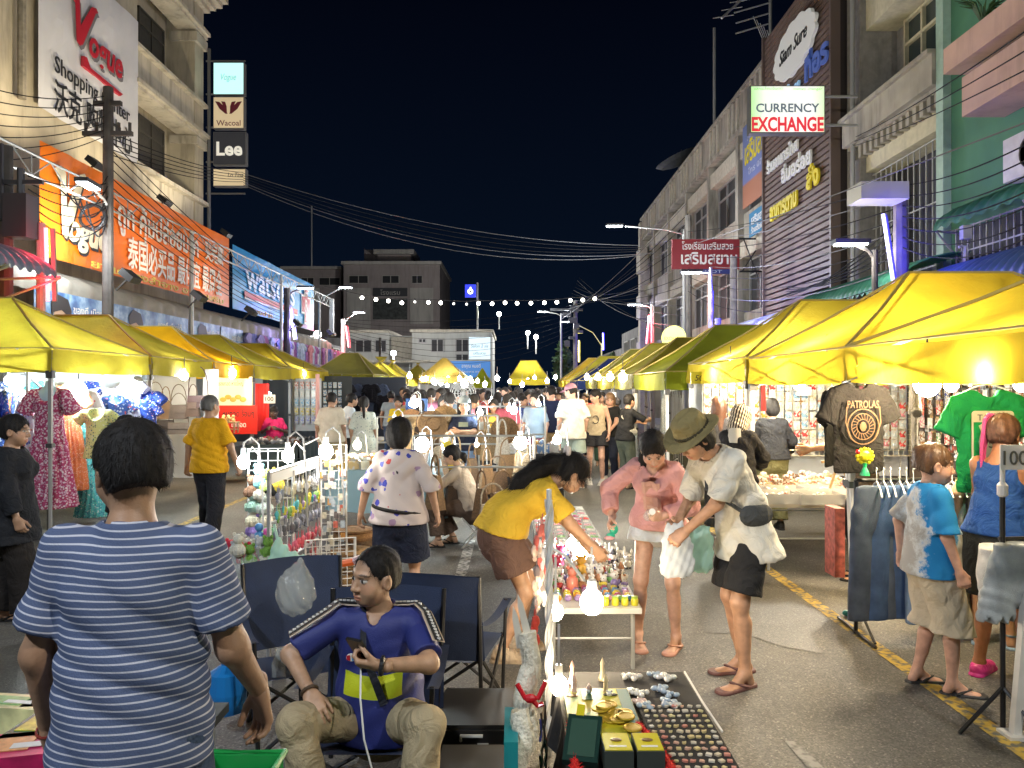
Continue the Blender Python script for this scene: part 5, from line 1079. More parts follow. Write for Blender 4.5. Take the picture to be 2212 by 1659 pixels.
def floral(nm,base,cols,scale,thr=.33,rough=.85):
    def fn(n,L,co):
        v=n.new('ShaderNodeTexVoronoi');v.inputs['Scale'].default_value=scale;L(co.outputs['Object'],v.inputs['Vector'])
        z=n.new('ShaderNodeTexNoise');z.inputs['Scale'].default_value=scale*2.2;L(co.outputs['Object'],z.inputs['Vector'])
        ad=n.new('ShaderNodeMath');ad.operation='MULTIPLY_ADD';L(z.outputs[0],ad.inputs[0]);ad.inputs[1].default_value=.5;L(v.outputs['Distance'],ad.inputs[2])
        lt=n.new('ShaderNodeMath');lt.operation='LESS_THAN';L(ad.outputs[0],lt.inputs[0]);lt.inputs[1].default_value=thr+.25
        sp=n.new('ShaderNodeSeparateColor');L(v.outputs['Color'],sp.inputs[0]);k=len(cols);c=ramp(n,L,sp.outputs[0],[(i/k,q) for i,q in enumerate(cols)] if k > 1 else [(0,cols[0]),(.5,cols[0])],True)
        mx=n.new('ShaderNodeMix');mx.data_type='RGBA';L(lt.outputs[0],mx.inputs[0]);mx.inputs[6].default_value=(*base,1);L(c,mx.inputs[7]);return mx.outputs[2]
    return nodemat(nm,fn,rough,bump=.2,bscale=150,spec=.2)
def inst(nm,me,loc,label,cat,group,col=None,rz=0,m=None,sc=None):
    o=link(nm,me,None,loc,rz);tag(o,label,cat,group)
    if col: o.color=(*col,1)
    if m: o.material_slots[0].link='OBJECT';o.material_slots[0].material=m
    if sc: o.scale=(sc,sc,sc) if not isinstance(sc,tuple) else sc
    return o
def garment(kind,h=.014,w=.23,ln=.70,sl=.22,flare=0.,pleat=0.,fl=.11,seed=1.):
    """hanging garment meshed from a distance field, shoulders at z=0"""
    ax=vec(0,1,0)
    def fn(P):
        if kind == 'tee':
            d=ecap(P,vec(0,0,-.17),vec(0,0,-ln+.10),w*.96,w*.98,ax,fl)
            d=smin(d,ecap(P,vec(-w*.72,0,-.06),vec(w*.72,0,-.06),.05,.05,ax,.6),.05);d=smin(d,ecap(P,vec(0,0,-.1),vec(0,0,-ln),w,w,ax,fl),.02)
            for s_ in (1,-1): e=vec(s_*(w+.075),0,-.12-sl);a=vec(s_*w*.86,0,-.08);q=ecap(P,a,e,.07,.095,ax,.45);q=np.maximum(q,half(P,e,e-a));d=smin(d,q,.025)
            d=np.maximum(d,-ell(P,(0,.03,.015),(.085,.12,.085)));d=np.maximum(d,P[:,2]+.012-.0*P[:,0]);d=np.maximum(d,P[:,2]-.0+.35*(np.abs(P[:,0])-.09))
            d=np.maximum(d,-P[:,2]-ln);return d+.006*fold(P,1.,seed)+.006*np.sin(P[:,0]*38+seed+3*P[:,2])*np.clip(-P[:,2]-.25,0,1)
        if kind == 'dress':
            d=smin(ecap(P,vec(0,0,-.12),vec(0,0,-.38),.17,.135,ax,.6),ecap(P,vec(0,0,-.40),vec(0,0,-ln),.135,.135+flare,ax,.7),.05)
            d=smin(d,ecap(P,vec(-.15,0,-.05),vec(.15,0,-.05),.05,.05,ax,1),.04)
            for s_ in (1,-1): e=vec(s_*.27,0,-.05-sl);a=vec(s_*.17,0,-.06);q=rcone(P,a,e,.075,.085);q=np.maximum(q,half(P,e,e-a));d=smin(d,q,.02)
            ang=np.arctan2(P[:,0],P[:,1]);t=np.clip((-P[:,2]-.36)/.2,0,1)
            d=np.maximum(d,-ell(P,(0,-.10,.02),(.115,.13,.15)));d=d+pleat*np.sin(ang*15+2*np.sin(P[:,2]*5))*t+.004*fold(P,1.,seed);return np.maximum(d,-P[:,2]-ln)
        if kind == 'bust':
            d=smin(ecap(P,vec(0,0,-.14),vec(0,0,-.42),.155,.12,ax,.6),ecap(P,vec(0,0,-.42),vec(0,0,-.62),.12,.15,ax,.65),.05);d=smin(d,ecap(P,vec(-.14,0,-.06),vec(.14,0,-.06),.05,.05,ax,1),.05);d=smin(d,rcone(P,vec(0,0,-.08),vec(0,0,.10),.06,.05),.04);return np.maximum(d,P[:,2]-.09)
        if kind == 'jeans':
            d=ecap(P,vec(0,0,-.05),vec(0,0,-.22),w*.85,w,ax,.3)
            for s_ in (1,-1): d=smin(d,ecap(P,vec(s_*w*.46,0,-.2),vec(s_*w*.64,0,-ln),.098,.078+flare,ax,.45),.012)
            d=np.maximum(d,P[:,2]);return np.maximum(d+.0035*fold(P*vec(1.2,1,.45),1.2,seed),-P[:,2]-ln)
        if kind == 'shorts':
            d=ecap(P,vec(0,0,-.03),vec(0,0,-.16),w*.8,w,ax,.35)
            for s_ in (1,-1): d=smin(d,ecap(P,vec(s_*w*.5,0,-.16),vec(s_*w*.75,0,-ln),.10,.115,ax,.5),.012)
            d=np.maximum(d,P[:,2]);return np.maximum(d+.008*fold(P,1.3,seed),-P[:,2]-ln-.02*np.sin(P[:,0]*90))
    R_=w+.35;V,Q=surf(fn,(-R_,-.3,-ln-.05),(R_,.3,.12),h);return V,Q
def gm(nm,m,*a,**k): V,Q=garment(*a,**k);return npmesh(nm,V,Q,m)
TEE=gm('shirt',CLOTHC,'tee',h=.016);DRS=gm('dress',CLOTHC,'dress',ln=1.28,flare=.16,pleat=.016,sl=.2);BUST=gm('bust',mat('mannequin_pale',(.45,.58,.66),.4),'bust');TOP=gm('blouse',CLOTHC,'dress',ln=.66,flare=.05,pleat=.008,sl=.1)
HANG=MB().tube([(-.19,0,-.05),(-.12,0,-.0),(0,0,.04),(.12,0,0),(.19,0,-.05)],.007,4).tube([(0,0,.04),(0,0,.09),(.02,0,.12),(0,0,.14),(-.02,0,.125)],.004,4).mesh('hanger',mat('hanger_white',(.6,.6,.6),.5))
# ---- left tents: backdrops, rails, clothes
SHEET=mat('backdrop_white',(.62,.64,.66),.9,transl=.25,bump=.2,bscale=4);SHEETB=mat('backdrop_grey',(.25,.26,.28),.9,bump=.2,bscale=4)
def drape(nm,label,a,b_,z0,z1,m,amp=.03,cat='curtain',n=40):
    a,b_=Vector((*a,0)),Vector((*b_,0));o=tag(link(nm,None),label,cat);bpy.data.objects.remove(o);v=(b_-a);nrm_=Vector((-v.y,v.x,0)).normalized();s_=random.random()*9
    g_=MB();g_.grid(lambda u,w: v*u+nrm_*(amp*(.6*math.sin(u*v.length*17+s_)+.4*math.sin(u*v.length*41+w*4+s_))*(1.1-.5*w))+Vector((0,0,lerp(z0,z1,w))),n,6)
    o=g_.build(nm,m,None,True,tuple(a));return tag(o,label,cat)
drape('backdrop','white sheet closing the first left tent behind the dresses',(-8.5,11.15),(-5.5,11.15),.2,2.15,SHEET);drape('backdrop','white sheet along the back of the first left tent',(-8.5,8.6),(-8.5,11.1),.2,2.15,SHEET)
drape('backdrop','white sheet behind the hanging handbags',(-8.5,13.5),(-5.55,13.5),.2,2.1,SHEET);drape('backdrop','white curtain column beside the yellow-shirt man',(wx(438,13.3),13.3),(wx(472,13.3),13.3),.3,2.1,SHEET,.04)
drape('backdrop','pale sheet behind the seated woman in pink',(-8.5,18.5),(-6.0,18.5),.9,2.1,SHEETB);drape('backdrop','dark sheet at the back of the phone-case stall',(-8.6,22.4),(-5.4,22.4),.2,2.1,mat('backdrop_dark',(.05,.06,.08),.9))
FLB=floral('floral_burgundy',(.36,.05,.13),[(.62,.42,.50),(.5,.3,.40),(.7,.6,.62)],44,.46);FLO=floral('floral_orange',(.55,.16,.06),[(.65,.42,.30),(.6,.25,.2)],46);FLW=floral('floral_redwhite',(.60,.57,.60),[(.5,.02,.05),(.55,.52,.6),(.6,.1,.2)],16,.2);FLBL=floral('floral_blue',(.03,.06,.30),[(.55,.5,.6),(.05,.12,.5),(.5,.2,.3)],24);FLY=floral('floral_lime',(.55,.58,.22),[(.08,.16,.12),(.6,.6,.4)],34);FLT=floral('floral_teal',(.10,.42,.42),[(.5,.6,.6),(.05,.15,.25)],36);FLL=floral('floral_lilac',(.52,.50,.62),[(.2,.16,.4),(.6,.6,.65)],44);FLN=floral('floral_navywhite',(.04,.08,.26),[(.55,.6,.7),(.5,.5,.6),(.45,.1,.1)],22,.36)
mq=thing('mannequin','pale blue neckless mannequin wearing the burgundy floral dress','mannequin',(wx(107,9.2),9.2,1.78));link('bust',BUST,mq);MB().tube([(0,0,-.5),(0,0,-1.75)],.025,7).lathe([(0,-1.78),(.16,-1.78),(.15,-1.75),(0,-1.74)]).build('stand',METD,mq)
def hung(me,nm,label,cat,px,d,z,m,rz=0,sc=1.,grp=None,hang=True):
    o=inst(nm,me,(wx(px,d),d,z),label,cat,grp,None,rz,m,sc)
    if hang: link('hanger',HANG,o)
    return o
hung(DRS,'dress','long burgundy dress with tiny white flowers on the pale mannequin','dress',107,9.18,1.76,FLB,0,(1.08,1.25,1.09),None,False)
hung(DRS,'dress','long orange flowered dress hanging right of the burgundy one','dress',150,9.7,1.80,FLO,.6,(.8,.9,1.02));hung(DRS,'dress','white dress with scattered red flowers near the glaring bulb','dress',182,10.2,1.72,FLW,.9,(.75,.8,1.));hung(DRS,'dress','teal flowered dress half hidden behind the striped-shirt man','dress',205,9.9,1.35,FLT,.3,(.8,.8,.95));hung(DRS,'dress','pale dress with coral print left of the burgundy one','dress',62,10.1,1.66,floral('floral_coral',(.55,.5,.56),[(.5,.12,.1),(.08,.1,.3)],18),-.5,(.8,.8,1.))
hung(TOP,'blouse','lime and green leaf-print blouse on the low bust','blouse',210,9.6,1.50,FLY,.2,(.85,.9,.9));hung(TOP,'blouse','white lilac-speckled top in the glow of the bulb','blouse',262,11.0,1.72,FLL,.1,.95);hung(TOP,'blouse','blue tropical print strap top beside the handbags','blouse',316,11.0,1.72,FLBL,0,.95);hung(TOP,'blouse','dark flowered top behind the large glaring bulb','blouse',222,11.0,1.72,floral('floral_dark',(.12,.07,.12),[(.5,.35,.4),(.2,.1,.2)],34),.2,.9);hung(DRS,'dress','long blue tropical print dress under the strap top','dress',318,10.95,1.58,FLBL,0,(.7,.7,.7))
for i,(px,d) in enumerate(((-30,9.6),(8,9.8),(34,10.4),(60,10.9))): hung(TEE,'shirt',('navy and white print shirt at the left picture edge','blue print shirt second from the left picture edge','dark blue patterned shirt behind the black-clad woman','blue speckled shirt left of the mannequin')[i],'shirt',px,d,1.78-.02*i,FLN if i % 2 == 0 else FLBL,-.9,.9)
XF=[FLN,FLL,FLO,FLT,FLY,FLB,FLBL,FLW]
for i in range(10): hung(TOP if i % 2 else DRS,'blouse' if i % 2 else 'dress','%s hanging %s at the back of the first left tent' % (('navy print dress','lilac top','orange dress','teal top','lime dress','burgundy top','blue tropical dress','red-flowered top','navy speckled dress','pale lilac top')[i],('far left','left','behind the mannequin','centrally','right')[i//2]),'garment',-10+i*33,10.95-.09*(i % 3),1.86-.1*(i % 3),XF[i % 8],.25*((i % 3)-1),(.85,.7,.8))
MB().tube([(wx(20,9.3),9.3,1.98),(wx(95,9.3),9.3,1.99)],.018,6).tube([(wx(60,9.25),9.25,1.55),(wx(60,9.25),9.25,2.02)],.02,4).tube([(wx(48,9.2),9.2,2.0),(wx(100,9.9),9.9,1.72)],.016,4).build('clothes_rail',FRD);tag(bpy.data.objects['clothes_rail'],'grey rail struts above the mannequin dress','clothes rail')
# handbags
def bag_mesh(nm,m,w,h,d,taper=.85,strap=.35,flap=True,r=.008):
    b=MB();t=taper;V=[(-w/2,-d/2,0),(w/2,-d/2,0),(w/2,d/2,0),(-w/2,d/2,0),(-w/2*t,-d/2*.6,h),(w/2*t,-d/2*.6,h),(w/2*t,d/2*.6,h),(-w/2*t,d/2*.6,h)]
    b.add(V,[(0,3,2,1),(4,5,6,7),(0,1,5,4),(1,2,6,5),(2,3,7,6),(3,0,4,7)])
    if flap: b.add([(-w/2*t*1.02,-d*.56,h*.45),(w/2*t*1.02,-d*.56,h*.45),(w/2*t*1.02,-d*.36,h*1.01),(-w/2*t*1.02,-d*.36,h*1.01)],[(0,1,2,3)])
    n=10;b.tube([(-w/2*t+w*t*(1-math.cos(math.pi*i/n))/2,0,h+strap*math.sin(math.pi*i/n)**.7) for i in range(n+1)],r,5)
    return b.mesh(nm,m)
LEA=mat('leather',(.5,.5,.5),.55,objcol=True,var=.15,vscale=12,bump=.2,bscale=90);WICK=mat('wicker',(.5,.5,.5),.8,objcol=True,var=.35,vscale=45,bump=1.,bscale=130)
BG1,BG2,BG3=bag_mesh('handbag',LEA,.30,.24,.10),bag_mesh('handbag',LEA,.24,.30,.12,.6,.25),bag_mesh('handbag',LEA,.34,.2,.09,.95,.5)
for i,(px,py,me,c,lab) in enumerate(((358,905,BG2,(.22,.13,.07),'tan teardrop handbag hanging at the left of the bag row'),(386,905,BG1,(.13,.10,.085),'taupe flap handbag hanging in the bag row'),(417,900,BG2,(.09,.055,.04),'dark brown bucket handbag nearest the curtain column'),(386,938,BG3,(.16,.13,.11),'wide grey-brown satchel low in the bag row'),(358,938,BG1,(.07,.055,.05),'black-brown handbag low at the left of the row'),(336,900,BG1,(.2,.16,.13),'sand handbag beside the blue tropical top'),(428,880,BG3,(.05,.02,.025),'oxblood shoulder bag hanging high by the curtain'))):
    inst('handbag',me,pxz(px,py,13.1),lab,'handbag','handbags hanging on the white sheet',c,.1)
# food stall
fo=thing('food_poster','cream food poster with orange fried snacks glaring in the light','poster',pxz(504,846,15.5));MB().span((-.38,0,-.28),(.38,.02,.30)).build('sheet',mat('poster_cream',(.65,.58,.42),.5),fo)
for i in range(5): MB().ball((-.2+.1*i,-.012,-.16+.05*(i % 2)),(.07,.012,.05),8,5).build('print',mat('snack_orange',(.6,.28,.05),.5),fo)
lettering('ของทอด หาดใหญ่',.12,frame((-.05,-.004,.12),(1,0,0)),mat('ink_brown',(.2,.07,.02),.5),fo,.003,0,0,.5)
rk=thing('stall_banner','red stall banner with black Thai words under the food poster','banner',pxz(512,905,15.3));MB().span((-.36,0,-.30),(.40,.02,.27)).build('sheet',mat('banner_red',(.62,.02,.012),.5,transl=.2),rk);lettering('หมูทอด ร้อนๆ',.16,frame((.03,-.004,.05),(1,0,0)),BLK,rk,.003,.01,0,.62);lettering('ไก่ทอด',.14,frame((.03,-.004,-.16),(1,0,0)),INKW,rk,.003,.01,0,.3)
rc=thing('red_curtain','red curtain hanging left of the woman in pink','curtain',pxz(566,880,16.2));MB().grid(lambda u,v: ((u-.5)*.28,.03*math.sin(u*20),lerp(-.5,.5,v)),14,4).build('cloth',MATS['banner_red'],rc,True)
WOOD=mat('pale_wood',(.42,.28,.13),.7,var=.25,vscale=9,bump=.2)
cr=thing('fruit_stand','small wooden stand with pale fruit before the red banner','fruit stand',pxz(492,935,14.6));b=MB()
for x in (-.16,.16):
    for y in (-.1,.1): b.box((x,y,.1),(.025,.025,.2))
b.box((0,0,.2),(.38,.26,.025));b.box((0,0,.07),(.36,.24,.015));b.build('stand',WOOD,cr);b=MB()
for i in range(14): b.ball((random.uniform(-.12,.12),random.uniform(-.08,.08),.24+.035*(i % 3)),.035,8,5)
for o_ in range(1): tag(b.build('fruit',mat('fruit_cream',(.65,.48,.2),.5),cr),kind='stuff')
def table(label,x0,x1,y0,y1,h,topm,legm=None,th=.035,legs=True,skirt=None,cat='table',fold_=True):
    o=thing('stall_table',label,cat,((x0+x1)/2,(y0+y1)/2,0));w,d=(x1-x0)/2,(y1-y0)/2;MB().span((-w,-d,h-th),(w,d,h)).build('tabletop',topm,o)
    if legs:
        for sx in (-1,1):
            for sy in (-1,1): MB().tube([(sx*(w-.05),sy*(d-.05),0),(sx*(w-.05),sy*(d-.05),h-th)],.014,6).build('leg',legm or STL,o)
        b=MB()
        for sy in (-1,1): b.tube([(-w+.06,sy*(d-.06),h*.48),(w-.06,sy*(d-.06),h*.48)],.009,5)
        b.build('rail',legm or STL,o)
    if skirt:
        b=MB();per=[(-w,-d),(w,-d),(w,d),(-w,d),(-w,-d)]
        for k in range(4):
            a,e=Vector((*per[k],0)),Vector((*per[k+1],0));n_=Vector(((e-a).y,-(e-a).x,0)).normalized();b.grid(lambda u,v: a.lerp(e,u)+n_*(.012+.03*v*(1+math.sin(u*(e-a).length*19+k)))+Vector((0,0,h+.006-(h*skirt[1])*v-.03*v*math.sin(u*math.pi))),24,5)
        b.add([(-w-.012,-d-.012,h+.006),(w+.012,-d-.012,h+.006),(w+.012,d+.012,h+.006),(-w-.012,d+.012,h+.006)],[(0,1,2,3)]);b.build('tablecloth',skirt[0],o)
    return o
DKT=mat('dark_table',(.04,.045,.045),.7)
table('dark shoe table in front of the woman in pink',-4.9,-3.95,14.2,15.6,.72,DKT,skirt=(mat('cloth_darkgreen',(.035,.05,.05),.8),.85))
shoe=MB().ball((0,.02,.035),(.045,.12,.035),9,5).ball((0,-.05,.06),(.04,.05,.03),8,5).mesh('sandal',LEA)
for i in range(28): inst('sandal_for_sale',shoe,(-4.85+.85*(i % 7)/6,14.3+.35*(i//7),.73),'dark sandal laid out on the dark shoe table','sandal','sandals on the shoe table',random.choice([(.02,.02,.02),(.05,.05,.06),(.3,.3,.32),(.12,.05,.03)]),random.uniform(-.4,.4))
ps=thing('price_card','white card marked 100 above the woman in pink','price card',pxz(582,862,16.0));MB().span((-.12,0,-.09),(.12,.01,.09)).build('card',INKW,ps);lettering('100',.12,frame((0,-.003,-.04),(1,0,0)),BLK,ps,.002,.01,0,.17)
# phone-case racks
case_=MB().span((-.05,0,-.085),(.05,.012,.085)).mesh('phone_case',PACKM)
for k,(px0,n_,d,c) in enumerate(((640,4,19.0,None),(700,4,22,None))):
    for i in range(n_):
        for j in range(5):
            inst('phone_case',case_,(wx(px0,d)+i*.14+.03*(k),d,hz(832,d)-j*.215),('coral','cream','teal','yellow','violet')[j]+' phone case on the rack beside the white-shirt man' if k == 0 else 'pale blue phone case on the rack behind the couple','phone case','phone cases on the left racks',[(.5,.2,.15),(.55,.5,.4),(.2,.35,.45),(.6,.45,.1),(.3,.3,.5)][j] if k == 0 else random.choice([(.25,.4,.5),(.4,.5,.55),(.15,.25,.4)]))
gw1=thing('display_rack','white display rack holding colourful phone cases','rack',(wx(662,19.1),19.1,0));MB().span((-.36,.02,.7),(.36,.05,2.0)).build('board',mat('rack_white',(.45,.45,.43),.6),gw1)
gw2=thing('display_rack','dark rack holding pale blue phone cases','rack',(wx(722,22.1),22.1,0));MB().span((-.4,.02,.5),(.5,.05,2.1)).build('board',DKT,gw2)
pp=thing('tent_pole','pink tent pole left of the white-shirt man','tent pole',(wx(686,18.5),18.5,0));MB().tube([(0,0,0),(0,0,2.1)],.05,8).build('pole',mat('pole_pink',(.6,.3,.25),.5),pp)
for i in range(12): hung(TEE,'shirt','dark shirt hanging in the far left clothes stall','shirt',730+i*9,24.2-.1*(i % 3),1.9-.35*(i % 2),cloth('dark_tee%d' % (i % 3),[(.03,.035,.05),(.06,.08,.13),(.015,.015,.02)][i % 3]),random.uniform(-.3,.3),.85,'dark shirts in the far left stall',False)
tag(MB().span((-5.6,24.6,.2),(-3.4,24.65,2.1)).build('clothes_backing',mat('backdrop_dark')),'dark board behind the far left hanging shirts','board')
# ---- centre: blue cloth food table, basket stalls
table('stall table under a pale blue cloth left of the floral blouse',-2.12,-1.28,8.9,10.4,.82,INKW,skirt=(mat('cloth_paleblue',(.42,.62,.68),.8,transl=.2,bump=.2,bscale=9),.55))
snack=MB().box((0,0,.05),(.16,.12,.1)).ball((0,0,.11),(.07,.05,.03),8,4).mesh('snack_pack',PACKM)
for i in range(14): inst('snack_pack',snack,(-2.0+.14*(i % 5),9.05+.28*(i//5),.83),('amber','golden','cream','rust')[i % 4]+' snack pack on the pale blue table','snack pack','snack packs on the blue table',[(.6,.36,.06),(.62,.45,.2),(.6,.55,.4),(.5,.2,.05)][i % 4],random.uniform(-.6,.6))
TOTE,TOTE2=bag_mesh('straw_bag',WICK,.36,.34,.14,.82,.26,False,.012),bag_mesh('straw_bag',WICK,.26,.42,.12,.5,.24,False,.014)
b=MB();b.lathe([(0,-.05),(.17,-.05),(.19,0),(.17,.05),(0,.05)],n=20);b.v=[(x,z,y) for x,y,z in b.v];b.tube([(.17*math.cos(a),0,.17*math.sin(a)+.2*math.sin(a)) for a in np.linspace(.5,2.64,9)],.01,5);ROUNDB=b.mesh('straw_bag',WICK)
HATM=MB().lathe([(0,.11),(.08,.11),(.10,.02),(.20,0),(.21,.005)],n=18).mesh('straw_hat',WICK)
STRAW=[(.24,.15,.065),(.17,.095,.04),(.28,.2,.11),(.11,.06,.028),(.05,.03,.02),(.3,.25,.18),(.4,.36,.30)]
cn=['honey straw','brown rattan','pale straw','dark rattan','dark brown woven','bleached woven','white woven']
sp_=[(940,1060,8.3,1),(975,1045,8.6,1),(1008,1035,8.9,1),(1040,1058,8.3,1),(1064,1080,7.9,0),(1085,1060,8.4,0),(1105,1075,8.0,1),(1052,1010,9.3,1),(1075,1005,9.5,0),(930,1010,9.4,2),(958,1015,9.6,1),(895,940,10.8,2),(935,925,11,2),(915,935,11,0),(880,960,10.2,0),(950,950,10.4,2),(1040,935,11.3,1),(1060,945,11,0),(1085,950,10.6,1),(1100,975,10,0),(1130,985,9.4,1),(1068,920,12.2,0),(870,945,11.2,0),(985,985,9.9,1),(1020,990,9.8,1),(1140,1000,9.0,0),(1120,1010,9.0,1),(905,1000,9.4,0),(925,985,9.9,1)]
loc_words=['by the squatting woman','behind the squatting woman','below the folded-arms woman','beside the long dark hair','on the front rack','near the big bulb','at the far rack']
for i,(px,py,d,k) in enumerate(sp_):
    ci=(i*3+k) % 7;inst('straw_bag',[TOTE,TOTE2,ROUNDB][k],(wx(px,d),d,max(.02,hz(py,d)-(.32 if px > 960 else .2))),'%s %s hanging %s' % (cn[ci],['tote bag','tall bag','round bag'][k],loc_words[0 if px < 960 and py > 990 else 1 if py > 1040 else 2 if px < 1010 and py > 970 else 3 if px > 1095 else 4 if py > 990 else 5 if px > 1000 else 6]),'straw bag','straw bags on the central stalls',STRAW[ci],random.uniform(-.8,.8),None,(.66 if k == 2 else random.uniform(.7,.92)))
for i,(px,py,d) in enumerate(((935,918,10.6),(902,925,11.2),(888,912,11.8),(960,905,11.6),(1090,930,11.4))): inst('straw_hat',HATM,pxz(px,py,d),('round brown straw hat shown face-on behind the cool bulbs','pale straw hat in the central stall','straw hat half lit near the far left of the stall','straw hat behind the brown one','straw hat near the far warm bulb')[i],'straw hat','straw hats on the central stalls',STRAW[(i+1) % 4],(R(75),0,random.uniform(-.4,.4)))
for i,(x0,x1,y,z0,z1) in enumerate(((-1.1,.25,8.6,.0,1.25),(-1.5,-.2,10.6,0,1.4),(-.5,.5,11.6,0,1.5),(-2.0,-1.0,11.4,0,1.35))):
    o=thing('display_rack',('nearest thin metal rack of straw bags','second thin metal rack of straw bags','far thin metal rack of straw bags','left thin metal rack of straw hats')[i],'rack',(x0,y,0));b=MB()
    for x in (0,x1-x0): b.tube([(x,0,z0),(x,0,z1)],.016,5);b.tube([(x,-.25,0),(x,.25,0)],.014,5)
    for z in (z1,z1*.72,z1*.4): b.tube([(0,0,z),(x1-x0,0,z)],.012,5)
    b.build('frame',STL,o)
cone=mat('umbrella_clear',(.35,.5,.58),.3,alpha=.75)
for i,(px,py,d) in enumerate(((905,1030,9.3),(930,1050,9.0),(950,1070,8.8))):
    o=thing('folded_parasol',('bluish folded parasol hanging by the biggest cool bulb','second bluish folded parasol in the stall','bluish folded parasol nearest the squatting woman')[i],'parasol',pxz(px,py,d));b=MB();b.lathe([(.012,.42),(.05,.2),(.11,-.25),(.02,-.2)],n=12);b.build('cover',cone,o)
    for k in range(6): b=MB();a=k*1.047;b.tube([(0,0,.42),(.1*math.cos(a),.1*math.sin(a),-.26)],.006,4);b.build('rib',STL,o)
yb=thing('lounge_bag','bright yellow folded bag among the straw bags','bag',pxz(968,998,8.7));MB().add([(-.07,0,.22),(.02,0,.24),(.14,-.03,-.05),(.03,-.05,-.14)],[(0,1,2,3)]).add([(-.07,.02,.22),(.02,.02,.24),(.14,-.01,-.05),(.03,-.03,-.14)],[(3,2,1,0)]).build('cloth',mat('cloth_yellow',(.7,.55,.05),.7),yb)
fn_=thing('floor_fan','large round silver fan guard glinting in the far crowd','fan',pxz(1000,850,15));b=MB()
for r_ in (.1,.16,.21,.25): b.tube([(r_*math.cos(a),0,r_*math.sin(a)) for a in np.linspace(0,6.283,25)],.012,4)
for k in range(12): a=k*.5236;b.tube([(0,0,0),(.25*math.cos(a),0,.25*math.sin(a))],.007,4)
b.build('guard',STL,fn_);MB().tube([(0,.1,0),(0,.1,-1.6)],.03,6).build('post',STL,fn_)
bb=thing('blue_board','blue upright board in the far left crowd','board',pxz(968-93,880,14.5));bpy.data.objects.remove(bb)
for i,(px,py,w,h,d,c,lab) in enumerate(((972-80,0,0,0,1,0,''),)): pass
bd=thing('stall_board','deep blue stall board behind the yellow-shirt woman','board',pxz(900,880,14));MB().span((-.2,0,-.42),(.2,.03,.16)).build('panel',mat('board_blue',(.03,.10,.30),.5),bd)
for i,(x0,x1,y0,y1,h) in enumerate(((-2.9,-1.5,11.8,13.0,.6),(-.9,.9,12.4,14,.7),(-.7,1.0,15,17.5,.7),(-2.4,-.6,17,20,.72),(-.5,1.1,19.5,22,.72))):
    table(('low table under white goods behind the floral blouse','centre table behind the basket stalls','centre goods table in the middle distance','far left centre goods table','far right centre goods table')[i],x0,x1,y0,y1,h,[INKW,DKT,INKW,DKT,INKW][i],skirt=([mat('cloth_bluegrey',(.18,.24,.28),.8),mat('cloth_black',(.02,.02,.022),.85),MATS['cloth_bluegrey'],MATS['cloth_black'],MATS['cloth_paleblue']][i],.8))
gbx=MB().box((0,0,.06),(.16,.13,.12)).ball((0,0,.14),(.05,.05,.04),7,4).mesh('goods',PACKM)
for i in range(90):
    x0,x1,y0,y1,h=((-2.9,-1.5,11.8,13.0,.6),(-.9,.9,12.4,14,.7),(-.7,1.0,15,17.5,.7),(-2.4,-.6,17,20,.72),(-.5,1.1,19.5,22,.72))[i % 5]
    inst('boxed_trinket',gbx,(random.uniform(x0+.1,x1-.1),random.uniform(y0+.1,y1-.1),h+.01),'small boxed trinket on a centre table far down the street','trinket','trinkets on the far centre tables',random.choice([(.6,.5,.3),(.4,.1,.1),(.6,.6,.6),(.1,.2,.4),(.6,.3,.05),(.2,.3,.1)]),random.random()*3,None,random.uniform(.6,1.3))
# baskets
def basket(label,x,y,z,r,h,c,lid=True):
    o=thing('wicker_basket',label,'basket',(x,y,z),0,'wicker baskets');b=MB()
    prof=[(r*.9,0)]+[(r*(.92+.08*math.sin(math.pi*i/8))+.008*(i % 2),h*i/8) for i in range(9)];b.lathe(prof,n=26);q=b.build('body',WICK,o,True);q.color=(*c,1)
    for k in (.1,.9): b=MB();b.tube([(r*1.0*math.cos(a),r*1.0*math.sin(a),h*k) for a in np.linspace(0,6.283,25)],.012,5);t=b.build('band',WICK,o);t.color=(c[0]*.5,c[1]*.45,c[2]*.4,1)
    return o
basket('flat round wicker basket at the bottom of the stack',wx(763,6.4),6.4,.18,.19,.13,(.30,.17,.06));basket('flat round wicker basket on top of the stack',wx(763,6.4),6.4,.315,.19,.13,(.34,.20,.08));basket('open leaf-lined wicker basket above the stack',wx(765,6.6),6.6,.50,.17,.08,(.4,.22,.09));basket('dark wicker basket behind the bare elbow',wx(800,7.4),7.4,.2,.2,.22,(.16,.09,.04))
bx_=thing('cardboard_box','brown cardboard box under the wicker baskets','box',(wx(770,6.4),6.5,.09));MB().box((0,0,0),(.5,.4,.18)).build('carton',mat('cardboard',(.25,.16,.08),.8,var=.2),bx_)
